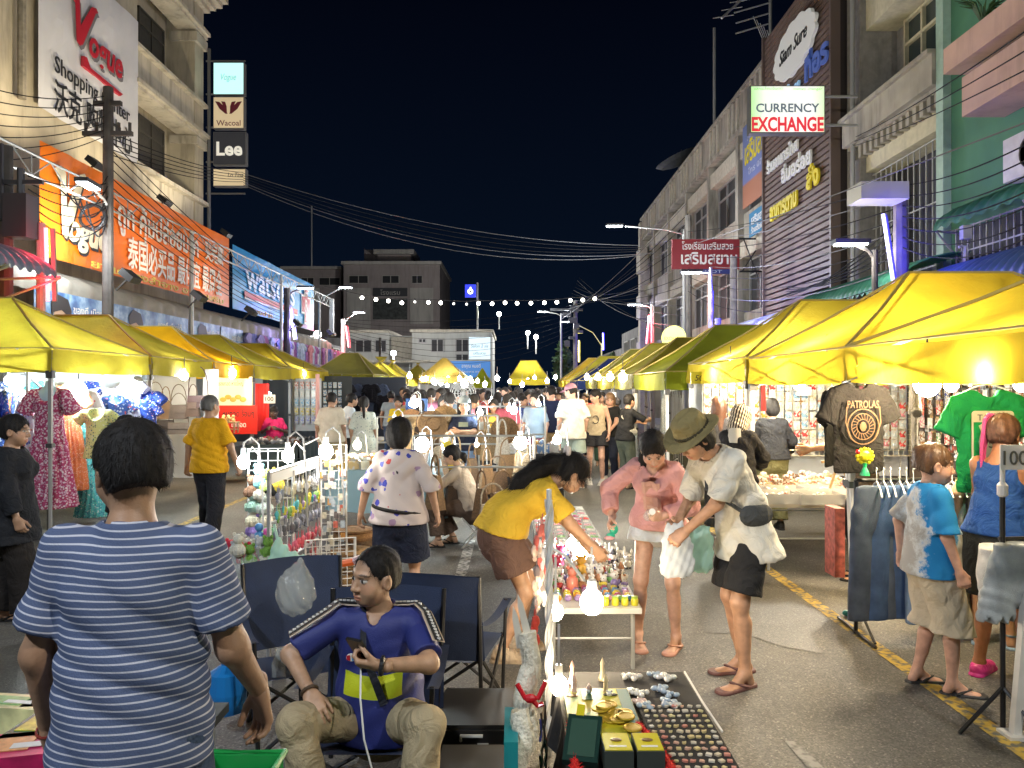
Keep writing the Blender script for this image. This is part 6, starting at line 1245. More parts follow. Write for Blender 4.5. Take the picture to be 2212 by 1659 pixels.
# ---- the wire racks of keyrings by the seated man
GRIDW=mat('wire_white',(.60,.58,.54),.45);ALU=mat('rack_alu',(.38,.38,.39),.4,metal=.6)
def wire_grid(label,p,xdir,w,h,m=GRIDW,step=.07,r=.0035,frame_r=.008,nm='wire_grid'):
    o=thing(nm,label,'wire grid',p,0,'wire display grids');X=Vector(xdir).normalized();b=MB()
    for i in range(int(w/step)+1): b.tube([X*i*step,X*i*step+Vector((0,0,h))],r,4,cap=False)
    for j in range(int(h/step)+1): b.tube([Vector((0,0,j*step)),X*w+Vector((0,0,j*step))],r,4,cap=False)
    tag(b.build('mesh',m,o),kind='stuff');b=MB();b.tube([(0,0,0),X*w,X*w+Vector((0,0,h)),(0,0,h),(0,0,0)],frame_r,5);b.build('frame',m,o);return o
rkA,rkB=Vector((wx(581,5.0),5.0,0)),Vector((wx(686,6.1),6.1,0));rx=(rkB-rkA).normalized();rl=(rkB-rkA).length
rk=thing('keyring_rack','leaning silver-framed rack crowded with hanging keyrings','rack',tuple(rkA));b=MB()
for q in (Vector((0,0,0)),rx*rl): b.tube([q,q+Vector((0,0,1.24))],.016,5)
for z in (1.24,.9,.6,.3): b.tube([Vector((0,0,z)),rx*rl+Vector((0,0,z))],.012,5)
b.tube([rx*rl*.45+Vector((0,0,1.2)),rx*rl*.45+Vector((0,0,.2))],.012,5);b.build('frame',ALU,rk)
MB().add([Vector((0,-.02,1.16)),rx*rl+Vector((0,-.02,1.16)),rx*rl+Vector((0,-.02,1.235)),Vector((0,-.02,1.235))],[(0,1,2,3)]).build('header_strip',mat('clear_label',(.6,.6,.58),.3),rk)
key=MB().tube([(0,0,.02),(0,0,-.02)],.002,4).ball((0,0,-.045),(.018,.010,.026),7,5).ball((0,0,-.075),(.012,.008,.012),6,4).mesh('keyring',OBJC)
nr=Vector((rx.y,-rx.x,0))
for j,z in enumerate((1.13,1.0,.87,.72,.57,.42)):
    for i in range(26):
        c=random.choice([[(.5,.5,.52),(.3,.32,.35),(.6,.55,.4),(.2,.2,.25)],[(.6,.5,.05),(.2,.4,.1),(.3,.2,.45),(.05,.35,.4)],[(.2,.22,.3),(.4,.4,.45),(.1,.1,.12)],[(.5,.05,.08),(.55,.1,.15),(.45,.2,.2)],[(.5,.48,.46),(.1,.1,.1),(.45,.08,.08)],[(.4,.08,.1),(.3,.3,.3),(.5,.35,.3)]][j]);o=inst('keyring',key,tuple(rkA+rx*(.05+i*(rl-.1)/25)+nr*(.02+.02*random.random())+Vector((0,0,z+random.uniform(-.02,.02)))),'%s keyring charm hanging on the silver rack' % ('metallic','bright mixed','dusky','red','mixed','dark red')[j],'keyring','keyrings on the silver rack',c,random.random()*3,None,random.uniform(.8,1.25))
wire_grid('white wire grid of soft toys left of the silver rack',(wx(537,5.7),5.7,.62),(1,.15,0),.32,.72);wire_grid('upright white wire grid right of the silver rack',(wx(694,6.2),6.2,.28),(1,.1,0),.20,1.05);wire_grid('low white wire grid leaning under the silver rack',(wx(660,5.6),5.6,.18),(1,.35,0),.36,.5,step=.05)
PLU=mat('plush',(.5,.5,.5),.95,objcol=True,bump=1.,bscale=120,var=.2,vscale=25);plush=MB().ball((0,0,0),(.055,.05,.06),9,6).ball((0,0,.085),.042,9,6).ball((-.03,0,.125),.016,6,4).ball((.03,0,.125),.016,6,4).ball((-.05,-.02,0),(.018,.018,.035),6,4).ball((.05,-.02,0),(.018,.018,.035),6,4).mesh('soft_toy',PLU)
for i,(px,py,c,lab) in enumerate(((560,1040,(.25,.55,.6),'aqua'),(572,1050,(.5,.6,.15),'lime'),(546,1062,(.18,.09,.05),'brown bear'),(565,1068,(.6,.55,.45),'cream'),(590,1055,(.02,.02,.02),'black'),(600,1048,(.6,.45,.05),'yellow'),(548,1095,(.3,.45,.35),'sage'),(572,1098,(.45,.5,.45),'grey-green'),(548,1125,(.6,.55,.4),'ivory'),(575,1125,(.62,.56,.42),'butter'),(550,1148,(.3,.2,.5),'violet'),(575,1150,(.25,.5,.3),'mint'))): inst('soft_toy',plush,pxz(px,py,5.62),'little %s plush toy hanging on the white wire grid' % lab,'soft toy','plush toys by the wire grid',c,random.uniform(-.5,.5),None,.95)
for i,(px,py,c,lab) in enumerate(((560,1190,(.06,.22,.45),'blue'),(578,1200,(.6,.08,.3),'hot pink'))): o=inst('hanging_doll',MB().lathe([(.0,.14),(.03,.12),(.035,.05),(.05,-.12),(.02,-.15)],n=8).ball((0,0,.16),.03,8,5).mesh('doll',OBJC,True),pxz(px,py,5.2),'slim %s doll hanging below the plush toys' % lab,'doll',None,c)
bagfl=thing('goods_bag','heap of clear bags with red and mint toys below the wire grid','bag',pxz(542,1265,5.0)); 
def sack(w,d,h,m,seed,parent=None,nm='bag',neck=.15,loc=None):
    def fn(P):
        q=ell(P,(0,0,h*.42),(w,d,h*.46));q=smin(q,rcone(P,vec(0,0,h*.6),vec(.02,0,h*1.05),w*.5,w*neck),.06);return q+.006*np.sin(P[:,0]*60+8*np.sin(P[:,2]*14)+seed)*np.sin(P[:,1]*50+P[:,2]*22)+.004*np.sin(P[:,0]*130+P[:,2]*50)
    V,Q=surf(fn,(-w*1.2,-d*1.2,-.02),(w*1.2,d*1.2,h*1.1),.012);return link(nm,npmesh(nm,V,Q,m),parent,loc)
sack(.16,.14,.30,BAGC,1.,bagfl,'wrapping')
for i in range(14): t=link('soft_toy',plush,bagfl,(random.uniform(-.13,.13),random.uniform(-.12,.05),random.uniform(.02,.26)));t.color=(*random.choice([(.6,.03,.06),(.25,.55,.45),(.6,.58,.5),(.15,.3,.05),(.5,.5,.5)]),1);t.scale=(.8,.8,.8)
tb=thing('carrier_bag','pale teal plastic carrier bag hooked on the silver rack','plastic bag',pxz(618,1250,4.85))
def tbf(P):
    q=ecap(P,vec(-.02,0,0.04),vec(-.05,0,.22),.11,.035,vec(0,1,0),.42);q=smin(q,ecap(P,vec(.05,0,.12),vec(.10,0,.14),.05,.015,vec(0,1,0),.5),.05);return q+.010*fold(P,1.6,3.)+.006*np.sin(P[:,0]*90-P[:,2]*40)
V,Q=surf(tbf,(-.25,-.12,-.12),(.25,.12,.32),.009);link('bag',npmesh('bag',V,Q,BAGT),tb);MB().tube([(-.05,0,.24),(-.08,.02,.34)],.01,4).build('handle',BAGT,tb)
cb=thing('carrier_bag','crumpled clear plastic bag of drinks on the left camp chair','plastic bag',pxz(640,1325,3.95));sack(.10,.09,.26,BAGC,4.,cb)
ob=thing('folded_banner','orange and white rolled sheet lying over the left camp chair back','sheet',pxz(715,1222,4.6));b=MB();b.tube([(-.2,0,-.02),(0,0,.0),(.16,0,.03)],.022,7);b.build('roll',mat('sheet_orange',(.7,.12,.02),.6),ob);MB().tube([(.14,0,.03),(.22,-.02,.06)],.024,7).build('tip',mat('sheet_pinkwhite',(.65,.45,.48),.5),ob)
for i,(px,py,d,w,h,c,lab) in enumerate(((845,1283,4.8,.16,.16,(.55,.02,.12),'hot pink plastic bag behind the seated man'),(838,1310,4.7,.18,.12,(.4,.02,.03),'red box behind the seated man'),(985,1385,4.8,.24,.12,(.35,.12,.09),'faded red brick-like box under the empty chair'),(820,1210,6.2,.10,.06,(.6,.6,.58),'white carton by the bare calves'),(830,1195,6.4,.10,.05,(.5,.5,.45),'pale carton behind the bare calves'))):
    o=thing('storage_box',lab,'box',pxz(px,py,d));MB().box((0,0,0),(w,.2,h)).build('box',mat('boxcol%d' % i,c,.5,var=.15),o)
# camp chairs
NAVY=mat('chair_navy',(.013,.024,.062),.8,var=.2,vscale=6,bump=.3,bscale=200);TUB=mat('chair_tube',(.015,.015,.017),.4,metal=.3)
def camp_chair(label,x,y,rz,arms=True,seat_h=.36):
    o=thing('camp_chair',label,'folding chair',(x,y,0),rz,'navy folding camp chairs');w,d=.25,.22;b=MB()
    for sx in (-1,1):
        b.tube([(sx*w,d,0),(-sx*w*.0+sx*w,-d,seat_h)],.011,6);b.tube([(sx*w,-d,0),(sx*w,d,seat_h-.02)],.011,6);b.tube([(sx*w,-d,seat_h*.2),(sx*(w+.02),-d-.12,.82)],.012,6);b.tube([(sx*w,d,0),(sx*(w+.02),d,.56)],.011,6)
    b.tube([(-w,d,0),(w,d,seat_h)],.010,6);b.tube([(w,d,0),(-w,d,seat_h)],.010,6);b.tube([(-w,-d,0),(w,-d,seat_h)],.010,6);b.tube([(w,-d,0),(-w,-d,seat_h)],.010,6);b.build('frame',TUB,o)
    MB().grid(lambda u,v: ((u-.5)*2*w,lerp(d,-d,v),seat_h-.05*math.sin(math.pi*u)*math.sin(math.pi*v)-.03*v),10,8).build('seat',NAVY,o,True)
    MB().grid(lambda u,v: ((u-.5)*2*(w+.025),-d-.02-.10*v-.035*math.sin(math.pi*u),lerp(seat_h+.0,.82,v)+.012*math.sin(math.pi*u)*(v > .9)),12,8).grid(lambda u,v: ((u-.5)*2*(w+.025),-d-.032-.10*v-.035*math.sin(math.pi*u),lerp(seat_h,.82,v)),12,8).build('backrest',NAVY,o,True)
    if arms:
        for sx in (-1,1): MB().grid(lambda u,v: (sx*(w+.0+.05*u),lerp(d+.02,-d-.08,v),.56-.03*math.sin(math.pi*v)),2,6).build('armrest',NAVY,o,True)
    return o
camp_chair('empty navy camp chair behind the seated man',wx(972,4.35),4.35,R(-14));camp_chair('navy camp chair with plastic bag left of the seated man',wx(655,4.05),4.05,R(205));camp_chair('navy camp chair the seated man sits on',-.60,3.40,R(180),True,.28)
for o in list(bpy.data.objects):
    if o.get('group') == 'navy folding camp chairs': o.rotation_euler.z += 0
sc_=thing('suitcase','black hard case lying on the road right of the seated man','suitcase',(wx(1030,3.75),3.72,0));b=MB();b.box((0,0,.15),(.36,.46,.18));b.box((0,0,.25),(.33,.43,.02));b.build('shell',mat('case_black',(.012,.012,.013),.35),sc_);MB().box((.04,-.235,.16),(.05,.01,.05)).tube([(-.06,-.24,.2),(-.06,-.26,.23),(.04,-.26,.23)],.008,5).build('latch',STL,sc_)
sb=thing('storage_box','flat black crate in front of the black hard case','box',(wx(1025,3.2),3.15,0));b=MB();b.box((0,0,.11),(.30,.5,.22));b.build('crate',mat('crate_black',(.009,.009,.01),.55),sb)
tl=thing('storage_box','teal plastic box at the foot of the hairy hide stand','box',(wx(1104,2.9),2.88,.36));MB().box((0,0,0),(.05,.3,.36)).build('box',mat('box_teal',(.01,.22,.24),.4),tl)
# ---------------------------------------------------------------- toy table, black-cloth table and the stand between them
ALT=mat('table_alu',(.55,.53,.48),.45,var=.06);HT=.40
tt=table('long low folding table of toys and hair clips under the bent woman',.215,.82,4.86,9.0,HT,ALT)
TRAYM=clearmat('tray_clear',(.7,.7,.66),.45)
clip=MB().ball((0,0,.012),(.022,.010,.012),6,4).ball((.018,.012,.012),(.014,.014,.010),6,4).ball((-.018,.012,.012),(.014,.014,.010),6,4).ball((0,-.014,.012),(.012,.014,.010),6,4).mesh('hair_clip',OBJC)
CLC=[((.62,.06,.05),'red'),((.62,.5,.05),'yellow'),((.6,.3,.33),'pink'),((.6,.58,.52),'white'),((.2,.38,.12),'green'),((.35,.06,.12),'crimson'),((.6,.25,.03),'orange'),((.1,.25,.45),'blue'),((.3,.2,.4),'purple')]
for r_ in range(5):
    for c_ in range(2):
        x,y=.36+.30*c_,6.55+r_*.47;o=thing('clip_tray','clear tray of hair clips, %s tray of row %s' % (('left','right')[c_],('nearest','second','third','fourth','farthest')[r_]),'tray',(x,y,HT),0,'clear trays on the toy table');b=MB()
        for q in ((-.14,0),(.14,0)): b.box((q[0],0,.02),(.004,.44,.04))
        for k in range(4): b.box((0,-.22+k*.1467,.02),(.28,.004,.04))
        for k in (-.047,.047): b.box((k,0,.018),(.003,.44,.034))
        b.box((0,0,.003),(.28,.44,.004));b.build('tray',TRAYM,o)
        for k in range(9):
            c,n_=random.choice(CLC[:7] if k % 2 else CLC[2:4]);inst('hair_clip',clip,(x-.093+.093*(k % 3),y-.147+.147*(k//3),HT+.012),'%s flower hair clip in a clear tray' % n_,'hair clip','hair clips in the clear trays',c,random.random()*3,None,random.uniform(1.1,1.7))
FIGM=mat('vinyl_toy',(.5,.5,.5),.35,objcol=True,coat=.3);WHT2=mat('toy_white',(.65,.64,.62),.4);BLK2=mat('toy_black',(.02,.02,.022),.4)
def figurine(i):
    b=MB();b.ball((0,0,.022),(.022,.018,.024),8,5,0).ball((0,0,.062),(.022,.021,.021),8,5,1)
    if i == 0: b.ball((-.017,0,.083),.009,6,4,1).ball((.017,0,.083),.009,6,4,1)
    if i == 1: b.lathe([(.02,.072),(.0,.11)],n=7,m=0)
    if i == 2: b.ball((.02,-.005,.085),(.008,.006,.018),6,4,1).ball((-.02,-.005,.085),(.008,.006,.018),6,4,1)
    b.ball((-.009,-.018,.066),.0035,5,3,2).ball((.009,-.018,.066),.0035,5,3,2).ball((-.022,-.006,.03),(.007,.008,.014),5,3,0).ball((.022,-.006,.03),(.007,.008,.014),5,3,0).ball((-.01,-.008,.005),(.009,.013,.007),5,3,2).ball((.01,-.008,.005),(.009,.013,.007),5,3,2)
    return b.mesh('figurine',[FIGM,WHT2,BLK2],True)
FIG=[figurine(i) for i in range(3)];fcol=[((.03,.05,.3),'blue'),((.02,.02,.03),'black'),((.5,.05,.05),'red'),((.6,.6,.58),'white'),((.55,.45,.05),'yellow'),((.25,.2,.45),'lilac'),((.12,.3,.08),'green'),((.4,.2,.1),'tan')]
for j in range(8):
    for i in range(8):
        c,n_=random.choice(fcol[:4] if j > 2 else fcol[2:]);k=random.randrange(3);inst('figurine',FIG[k],(.26+i*.074+random.uniform(-.01,.01),5.35+j*.15+random.uniform(-.02,.02),HT),'%s %s vinyl figurine standing on the toy table' % (n_,('bear-eared','cone-hatted','rabbit-eared')[k]),'figurine','vinyl figurines on the toy table',c,random.uniform(-.6,.6),None,random.uniform(.95,1.5))
egg=MB().ball((0,0,.018),(.024,.018,.018),8,5).box((0,0,.03),(.02,.028,.01)).mesh('toy_capsule',FIGM)
for j in range(5):
    for i in range(8): c,n_=random.choice(CLC);inst('toy_capsule',egg,(.30+i*.066,5.02+j*.062,HT),'%s small toy on the front rows of the toy table' % n_,'toy','small toys in rows on the toy table',c,random.random(),None,1.15)
jar=MB().lathe([(0,0),(.022,0),(.024,.01),(.024,.038),(.018,.044),(.018,.052),(0,.054)],n=12).mesh('jar',FIGM,True);lid=MB().lathe([(.020,.044),(.021,.058),(0,.060)],n=12).mesh('lid',FIGM)
for i in range(6): o=inst('toy_jar',jar,(.475+i*.062,4.93,HT),('leftmost','second','third','fourth','fifth','rightmost')[i]+' small yellow-green jar along the toy table front','jar','yellow jars along the table front',(.55,.50,.03));q=link('lid',lid,o);q.color=(.35,.5,.05,1)
doll=MB().lathe([(0,0),(.045,0),(.04,.09),(.02,.11)],n=12).ball((0,0,.135),.035,10,6).ball((-.03,0,.165),.014,6,4).ball((.03,0,.165),.014,6,4).mesh('doll',FIGM,True)
for i,(px,py,c,lab) in enumerate(((1203,1250,(.6,.04,.12),'crimson'),(1236,1278,(.62,.2,.14),'coral'),(1212,1225,(.55,.08,.2),'raspberry'),(1255,1250,(.6,.35,.05),'orange'))): d=(CH-HT)*F/(py-HY);inst('boxed_doll',doll,(wx(px,d),d,HT),'%s rounded doll on the left of the toy table' % lab,'doll','dolls on the toy table left',c)
for i,(px,py) in enumerate(((1340,1222),(1322,1212),(1355,1228))): d=(CH-HT)*F/(py-HY);inst('figurine',FIG[2],(wx(px,d),d,HT),('white horned toy animal at the table right edge','smaller white toy animal behind the horned one','white toy animal overhanging the table edge')[i],'figurine',None,(.65,.65,.62),.4,None,1.5)
sbk=thing('straw_basket','pale open straw basket with tall handles at the far table end','basket',(.45,8.9,HT));b=MB();b.lathe([(.12,0),(.14,.10),(.135,.10),(.115,.01)],n=16)
for y in (-.06,.06): b.tube([(.11*math.cos(a),y,.10+.17*math.sin(a)) for a in np.linspace(0,3.14,10)],.008,5)
q=b.build('weave',WICK,sbk);q.color=(.42,.32,.16,1)
# black cloth table
bt=table('low table under a black cloth in the front right',.225,.82,2.35,3.75,HT,DKT,skirt=(mat('cloth_nightblack',(.018,.017,.018),.75,var=.3,vscale=3,bump=.5,bscale=7),.5))
bt_ed=MB().tube([(.84,3.75,HT+.012),(.842,3.4,HT+.006),(.846,3.1,HT+.012)],.005,4).build('hem_cord',INKW,bt);bt_ed.location=(-(.225+.82)/2,-(2.35+3.75)/2,0)
shell=MB().ball((0,0,.010),(.020,.012,.011),8,4).ball((.02,.014,.01),(.016,.011,.010),7,4).ball((-.018,.014,.01),(.016,.011,.010),7,4).ball((0,-.016,.01),(.011,.016,.010),7,4).ball((0,.01,.018),.008,6,4).mesh('ceramic_spoon',FIGM,True)
def tb_at(px,py,h=0): d=(CH-HT-h)*F/(py-HY);return (wx(px,d),d,HT+.008)
for i,(px,py) in enumerate(((1352,1468),(1372,1470),(1415,1465),(1432,1470),(1368,1500),(1385,1505),(1428,1498),(1448,1508),(1380,1525),(1396,1532),(1440,1525),(1456,1532),(1362,1503),(1444,1472))):
    inst('trinket',shell,tb_at(px,py),'pale petal-shaped ceramic trinket on the black cloth','trinket','ceramic trinkets on the black cloth',random.choice([(.6,.55,.5),(.62,.45,.4),(.35,.42,.5),(.62,.6,.55)]),random.random()*6,None,random.uniform(.95,1.35))
tower=MB().lathe([(0,0),(.018,0),(.016,.012),(.010,.03),(.008,.06),(.011,.066),(.006,.08),(0,.095)],n=10).mesh('tower',FIGM,True)
for i,(px,py) in enumerate(((1301,1472),(1308,1510),(1236,1478),(1240,1510))): inst('figurine',tower,tb_at(px,py),('cream tower figurine at the back of the black cloth','cream tower figurine before the back one','pale pink tower figurine behind the lower bulb','pale pink tower figurine below the crossed one')[i],'figurine',None,((.6,.5,.32),(.6,.5,.32),(.6,.38,.32),(.6,.4,.33))[i],0,None,1.15)
inst('figurine',FIG[1],tb_at(1272,1515),'tiny white and pink figure lying on the black cloth','figurine',None,(.6,.4,.4),.8,None,.7);inst('figurine',FIG[0],tb_at(1316,1520),'tiny white duck figure near the cream towers','figurine',None,(.62,.58,.5),.2,None,.6)
# game board, coins, boxes
YG=nodemat('board_print',lambda n,L,co: (lambda v: (v.inputs['Scale'].__setattr__('default_value',9),L(co.outputs['Object'],v.inputs['Vector']),ramp(n,L,(lambda s_: (L(v.outputs['Color'],s_.inputs[0]),s_.outputs[0])[1])(n.new('ShaderNodeSeparateColor')),[(0,(.50,.42,.02)),(.3,(.42,.40,.03)),(.55,(.16,.28,.05)),(.75,(.05,.13,.07)),(.9,(.5,.45,.05))],True))[2])(n.new('ShaderNodeTexVoronoi')),.3,coat=.3)
gb=thing('game_board','yellow and green printed board game lying on the black cloth','board game',(.375,3.22,HT+.012));MB().box((0,0,.012),(.29,.52,.024)).build('board',YG,gb)
b=MB();b.box((.118,0,.0255),(.05,.50,.002));b.build('panel',mat('print_green',(.03,.10,.06),.4),gb);b=MB();b.box((-.045,.18,.0257),(.05,.1,.002));b.build('panel',MATS['print_green'],gb);b=MB();b.ball((.06,.19,.025),(.035,.02,.004),8,4);b.build('print',BLK,gb);b=MB();b.ball((-.11,.18,.025),(.03,.022,.003),10,4);b.build('print',mat('print_brown',(.16,.09,.03),.4),gb)
coin=MB().lathe([(0,.0),(.036,.0),(.038,.004),(.036,.008),(.030,.0085),(.028,.007),(0,.007)],n=20).mesh('coin',mat('coin_gold',(.50,.34,.03),.35,metal=.55))
for i in range(15): inst('gold_disc',coin,(.30+.15*random.random()+.02*(i % 3),3.02+.26*random.random(),HT+.038+.006*(i//4)),'dull gold disc in the pile on the board game','disc','gold discs on the board game',None,random.random())
BOXY=mat('print_yellow',(.58,.50,.02),.35)
for i,(x,y,w,d) in enumerate(((.385,2.84,.105,.15),(.50,2.84,.10,.15))):
    o=thing('card_box',('left','right')[i]+' yellow-lidded card box at the table front','box',(x,y,HT+.01));MB().box((0,0,.04),(w,d,.08)).build('carton',mat('print_darkbox',(.04,.05,.045),.4),o);MB().box((0,0,.0815),(w*.94,d*.9,.003)).build('lid_print',BOXY,o);MB().ball((0,.01,.084),(.022,.016,.002),10,4).build('print',MATS['print_brown'],o);MB().box((0,-.04,.0835),(w*.6,.012,.002)).build('print',INKW,o)
o=thing('card_box','tilted dark green printed box before the board game','box',(.272,2.92,HT+.02),(R(28),0,R(-12)));MB().box((0,0,.06),(.13,.2,.03)).build('carton',mat('print_deepgreen',(.012,.035,.028),.3),o);MB().box((0,.0,.0765),(.1,.16,.002)).build('print',mat('print_deepgreen2',(.03,.07,.05),.4),o);MB().box((-.02,.12,.0765),(.03,.05,.002)).build('print',BOXY,o)
FUR=mat('red_feather',(.62,.012,.01),.85,bump=1.,bscale=90)
def feather(label,pts,r=.018,nm='feather_boa',m=FUR,n=900,ln=.016):
    o=thing(nm,label,'feather trim',pts[0]);P_=[Vector(p)-Vector(pts[0]) for p in pts];b=MB();b.tube(P_,r*.8,8)
    for i in range(n): t=random.random()*(len(P_)-1);k=int(t);p=P_[k].lerp(P_[k+1],t-k);q=Vector((random.gauss(0,1),random.gauss(0,1),random.gauss(0,1))).normalized();v=q.orthogonal().normalized()*.003;b.add([p+q*r*.5-v,p+q*r*.5+v,p+q*(r+ln*random.random())],[(0,1,2)])
    b.build('feathers',m,o);return o
feather('red feather trim along the right side of the board game',[(.508,3.12,HT+.03),(.545,2.95,HT+.035),(.57,2.75,HT+.035),(.58,2.5,HT+.03)]);feather('red feather trim along the left side of the board game',[(.243,3.12,HT+.03),(.232,2.95,HT+.035),(.228,2.7,HT+.03)])
mg=thing('felt_board','black felt panel set with rows of pale souvenir magnets','panel',(.685,2.95,HT+.01));MB().box((0,-.1,.004),(.28,.92,.008)).build('felt',mat('felt_black',(.012,.011,.012),.95),mg)
mgm=[MB().prism(p,Matrix(),.010).mesh('magnet',FIGM) for p in ([(-.016,-.010),(.016,-.010),(.018,.006),(.006,.014),(-.014,.012)],[(-.014,-.012),(.014,-.012),(.014,.012),(-.014,.012)],[(.016*math.cos(a),.011*math.sin(a)) for a in np.linspace(0,6.28,10)[:-1]],[(-.018,-.004),(-.006,-.012),(.01,-.006),(.018,.004),(.004,.004),(-.008,.012)])]
for j in range(20):
    for i in range(8): c,n_=random.choice([((.58,.50,.36),'cream'),((.60,.56,.48),'ivory'),((.55,.45,.22),'sand'),((.58,.36,.27),'salmon'),((.5,.46,.38),'stone'),((.58,.52,.28),'straw')] if random.random() > .1 else [((.55,.22,.17),'coral')]);inst('magnet',mgm[random.randrange(4)],(.568+i*.0335+random.uniform(-.003,.003),2.40+j*.0485,HT+.019),'%s souvenir magnet in rows on the black felt' % n_,'magnet','souvenir magnets on the felt panel',c,random.uniform(-.7,.7),None,random.uniform(.55,.78))
# lamp stand with clothes and the hairy hide
ls=thing('lamp_stand','white upright pole wrapped in cables carrying three bulbs','lamp stand',(wx(1186,3.75),3.75,0));MB().tube([(0,0,0),(0,0,1.30)],.013,7).build('pole',mat('pole_white',(.62,.62,.60),.4),ls)
b=MB()
for k in range(3): b.tube([(.018*math.cos(a*2+k*2),.018*math.sin(a*2+k*2),.1+1.15*a/9) for a in np.linspace(0,9,40)],.005,4)
b.build('cable',INKW,ls);MB().tube([(0,0,1.02),(.08,-.02,.98),(.17,-.02,.86)],.008,5).build('arm',mat('pole_white'),ls)
bulb('largest warm bulb glaring over the toy table front',1278,1300,4.3,.066,11,WARM);bulb('warm bulb on the white pole left of the largest one',1200,1322,3.9,.04,5,WARM);bulb('warm bulb low on the white pole above the black cloth',1207,1480,3.55,.042,2.6,WARM);bulb('white bulb amid the toys near the reaching hand',1258,1195,5.9,.04,7,NEUT);bulb('white bulb below the reaching forearm',1235,1172,6.2,.035,5,NEUT)
bulb('bulb glaring over the silver keyring rack right end',704,975,5.9,.055,8,NEUT);bulb('bulb in a clip reflector over the silver rack',622,985,5.4,.042,4.5,NEUT);bulb('cool bulb in a clip reflector beside the yellow-shirt man',526,998,5.5,.045,5,COOL)
for i,(a,c,e) in enumerate((((560,985),(545,965),(530,990)),((660,975),(640,955),(626,978)),((700,965),(690,945),(660,960)))):
    pts=[at(*a,5.5),at(*c,5.5),at(*e,5.5)];o=thing('gooseneck',('bent lamp neck holding the cool bulb','bent lamp neck over the silver rack','white looped lamp neck behind the rack top')[i],'lamp neck',tuple(pts[0]));MB().tube([p-pts[0] for p in pts],.006,5).build('neck',GRIDW,o)
HIDE=mat('hide_white',(.74,.69,.57),.95,bump=1.,bscale=70,var=.15,vscale=20)
def hide(label,base,top,r0,r1,n,lean,nm='fur_tail'):
    o=thing(nm,label,'fur piece',base);b=MB();pts=[Vector(top)-Vector(base)];P0,P1=Vector((0,0,0)),Vector(top)-Vector(base);b.tube([P0.lerp(P1,i/8)+Vector((.012*math.sin(i*1.3),0,0)) for i in range(9)],[lerp(r0,r1,i/8)*(.9+.15*math.sin(i*1.7)) for i in range(9)],12)
    for i in range(n): t=random.random();p=P0.lerp(P1,t)+Vector((.012*math.sin(t*8*1.3),0,0));a=random.random()*6.28;rr=lerp(r0,r1,t);u=Vector((math.cos(a),math.sin(a),0));v=Vector((-math.sin(a),math.cos(a),0))*.0035;q=p+u*rr*.9;b.add([q-v,q+v,q+u*.012*random.random()+Vector((0,0,-.035-.02*random.random()))],[(0,1,2)])
    b.build('fur',HIDE,o);return o
hide('shaggy cream fur piece standing on the near lamp stand',tuple(at(1132,1600,3.0)),tuple(at(1145,1365,3.05)),.042,.034,4200,0);hide('second cream fur strip hanging lower by the teal box',tuple(at(1125,1720,2.75)),tuple(at(1128,1535,2.85)),.03,.035,2400,0)
for i,(a,b_) in enumerate((((1140,1372),(1118,1282)),((1125,1400),(1108,1308)))):
    p,q=at(*a,3.05),at(*b_,3.05);o=thing('blade',('tall','short')[i]+' pale pointed blade above the shaggy fur','blade',tuple(p));b=MB();v=q-p;b.add([(-.016,0,0),(.016,0,0),v*.75+Vector((.012,0,0)),v,v*.7-Vector((.012,0,0))],[(0,1,2,3,4)]).add([(-.016,.006,0),(.016,.006,0),v*.75+Vector((.012,.006,0)),v+Vector((0,.003,0)),v*.7-Vector((.012,-.006,0))],[(4,3,2,1,0)]);b.build('blade',mat('blade_pale',(.6,.56,.48),.4),o)
rb=thing('ribbon_bow','glossy red ribbon bow tied round the shaggy fur','bow',tuple(at(1145,1500,2.97)));b=MB();b.tube([(-.05,-.02,.05),(-.02,-.03,.0),(.03,-.03,.0),(.06,-.02,.06)],.010,6).ball((0,-.035,0),(.025,.014,.018),8,5).tube([(.0,-.03,0),(.03,-.03,-.03),(.05,-.03,-.02)],.010,6);b.build('ribbon',mat('ribbon_red',(.5,.01,.02),.25),rb)
for i in range(12): pz=at(1172+random.uniform(-6,8),1500+i*13,3.1);inst('bead_string',MB().tube([(0,0,0),(.004,0,-.05),(-.003,0,-.09)],.005,5).mesh('beads',FIGM) if i == 0 else bpy.data.meshes['beads'],tuple(pz),'dark bead string hanging beside the white pole','bead string','bead strings on the lamp stand',random.choice([(.02,.02,.02),(.3,.25,.2),(.03,.05,.3)]))
for i in range(22): pz=at(1168+random.uniform(-14,10),1120+i*7.5,4.2);inst('hanging_charm',bpy.data.meshes['keyring'],tuple(pz),'shiny packaged charm hanging by the bent woman\'s hip','charm','charms beside the toy table',random.choice([(.5,.5,.52),(.15,.12,.12),(.4,.3,.25),(.45,.1,.08)]),random.random()*3,None,1.4)
for i in range(7): pz=at(1150+random.uniform(-8,10),1318+i*8,3.4);inst('hanging_charm',bpy.data.meshes['keyring'],tuple(pz),'red charm dangling near the low bulbs','charm','red charms near the bulbs',(.55,.05,.03),random.random()*3,None,1.1)
for i in range(3): o=thing('power_lead',('looped white lead under the toy table','second white lead curling on the road','white lead hanging from the table')[i],'cable',(.28+.05*i,4.2,.01));MB().tube([(.05*math.cos(a*1.1+i)*(1+.3*a)*.6,.07*math.sin(a+i)*(1+.2*a),.01+.12*(1+math.cos(a*.8))*.3) for a in np.linspace(0,7,36)],.004,5).build('lead',INKW,o)
ab=thing('power_strip','white adapter block in the leads under the toy table','power strip',(.28,4.25,.06));MB().ball((0,0,0),(.05,.04,.06),8,5).build('block',INKW,ab)
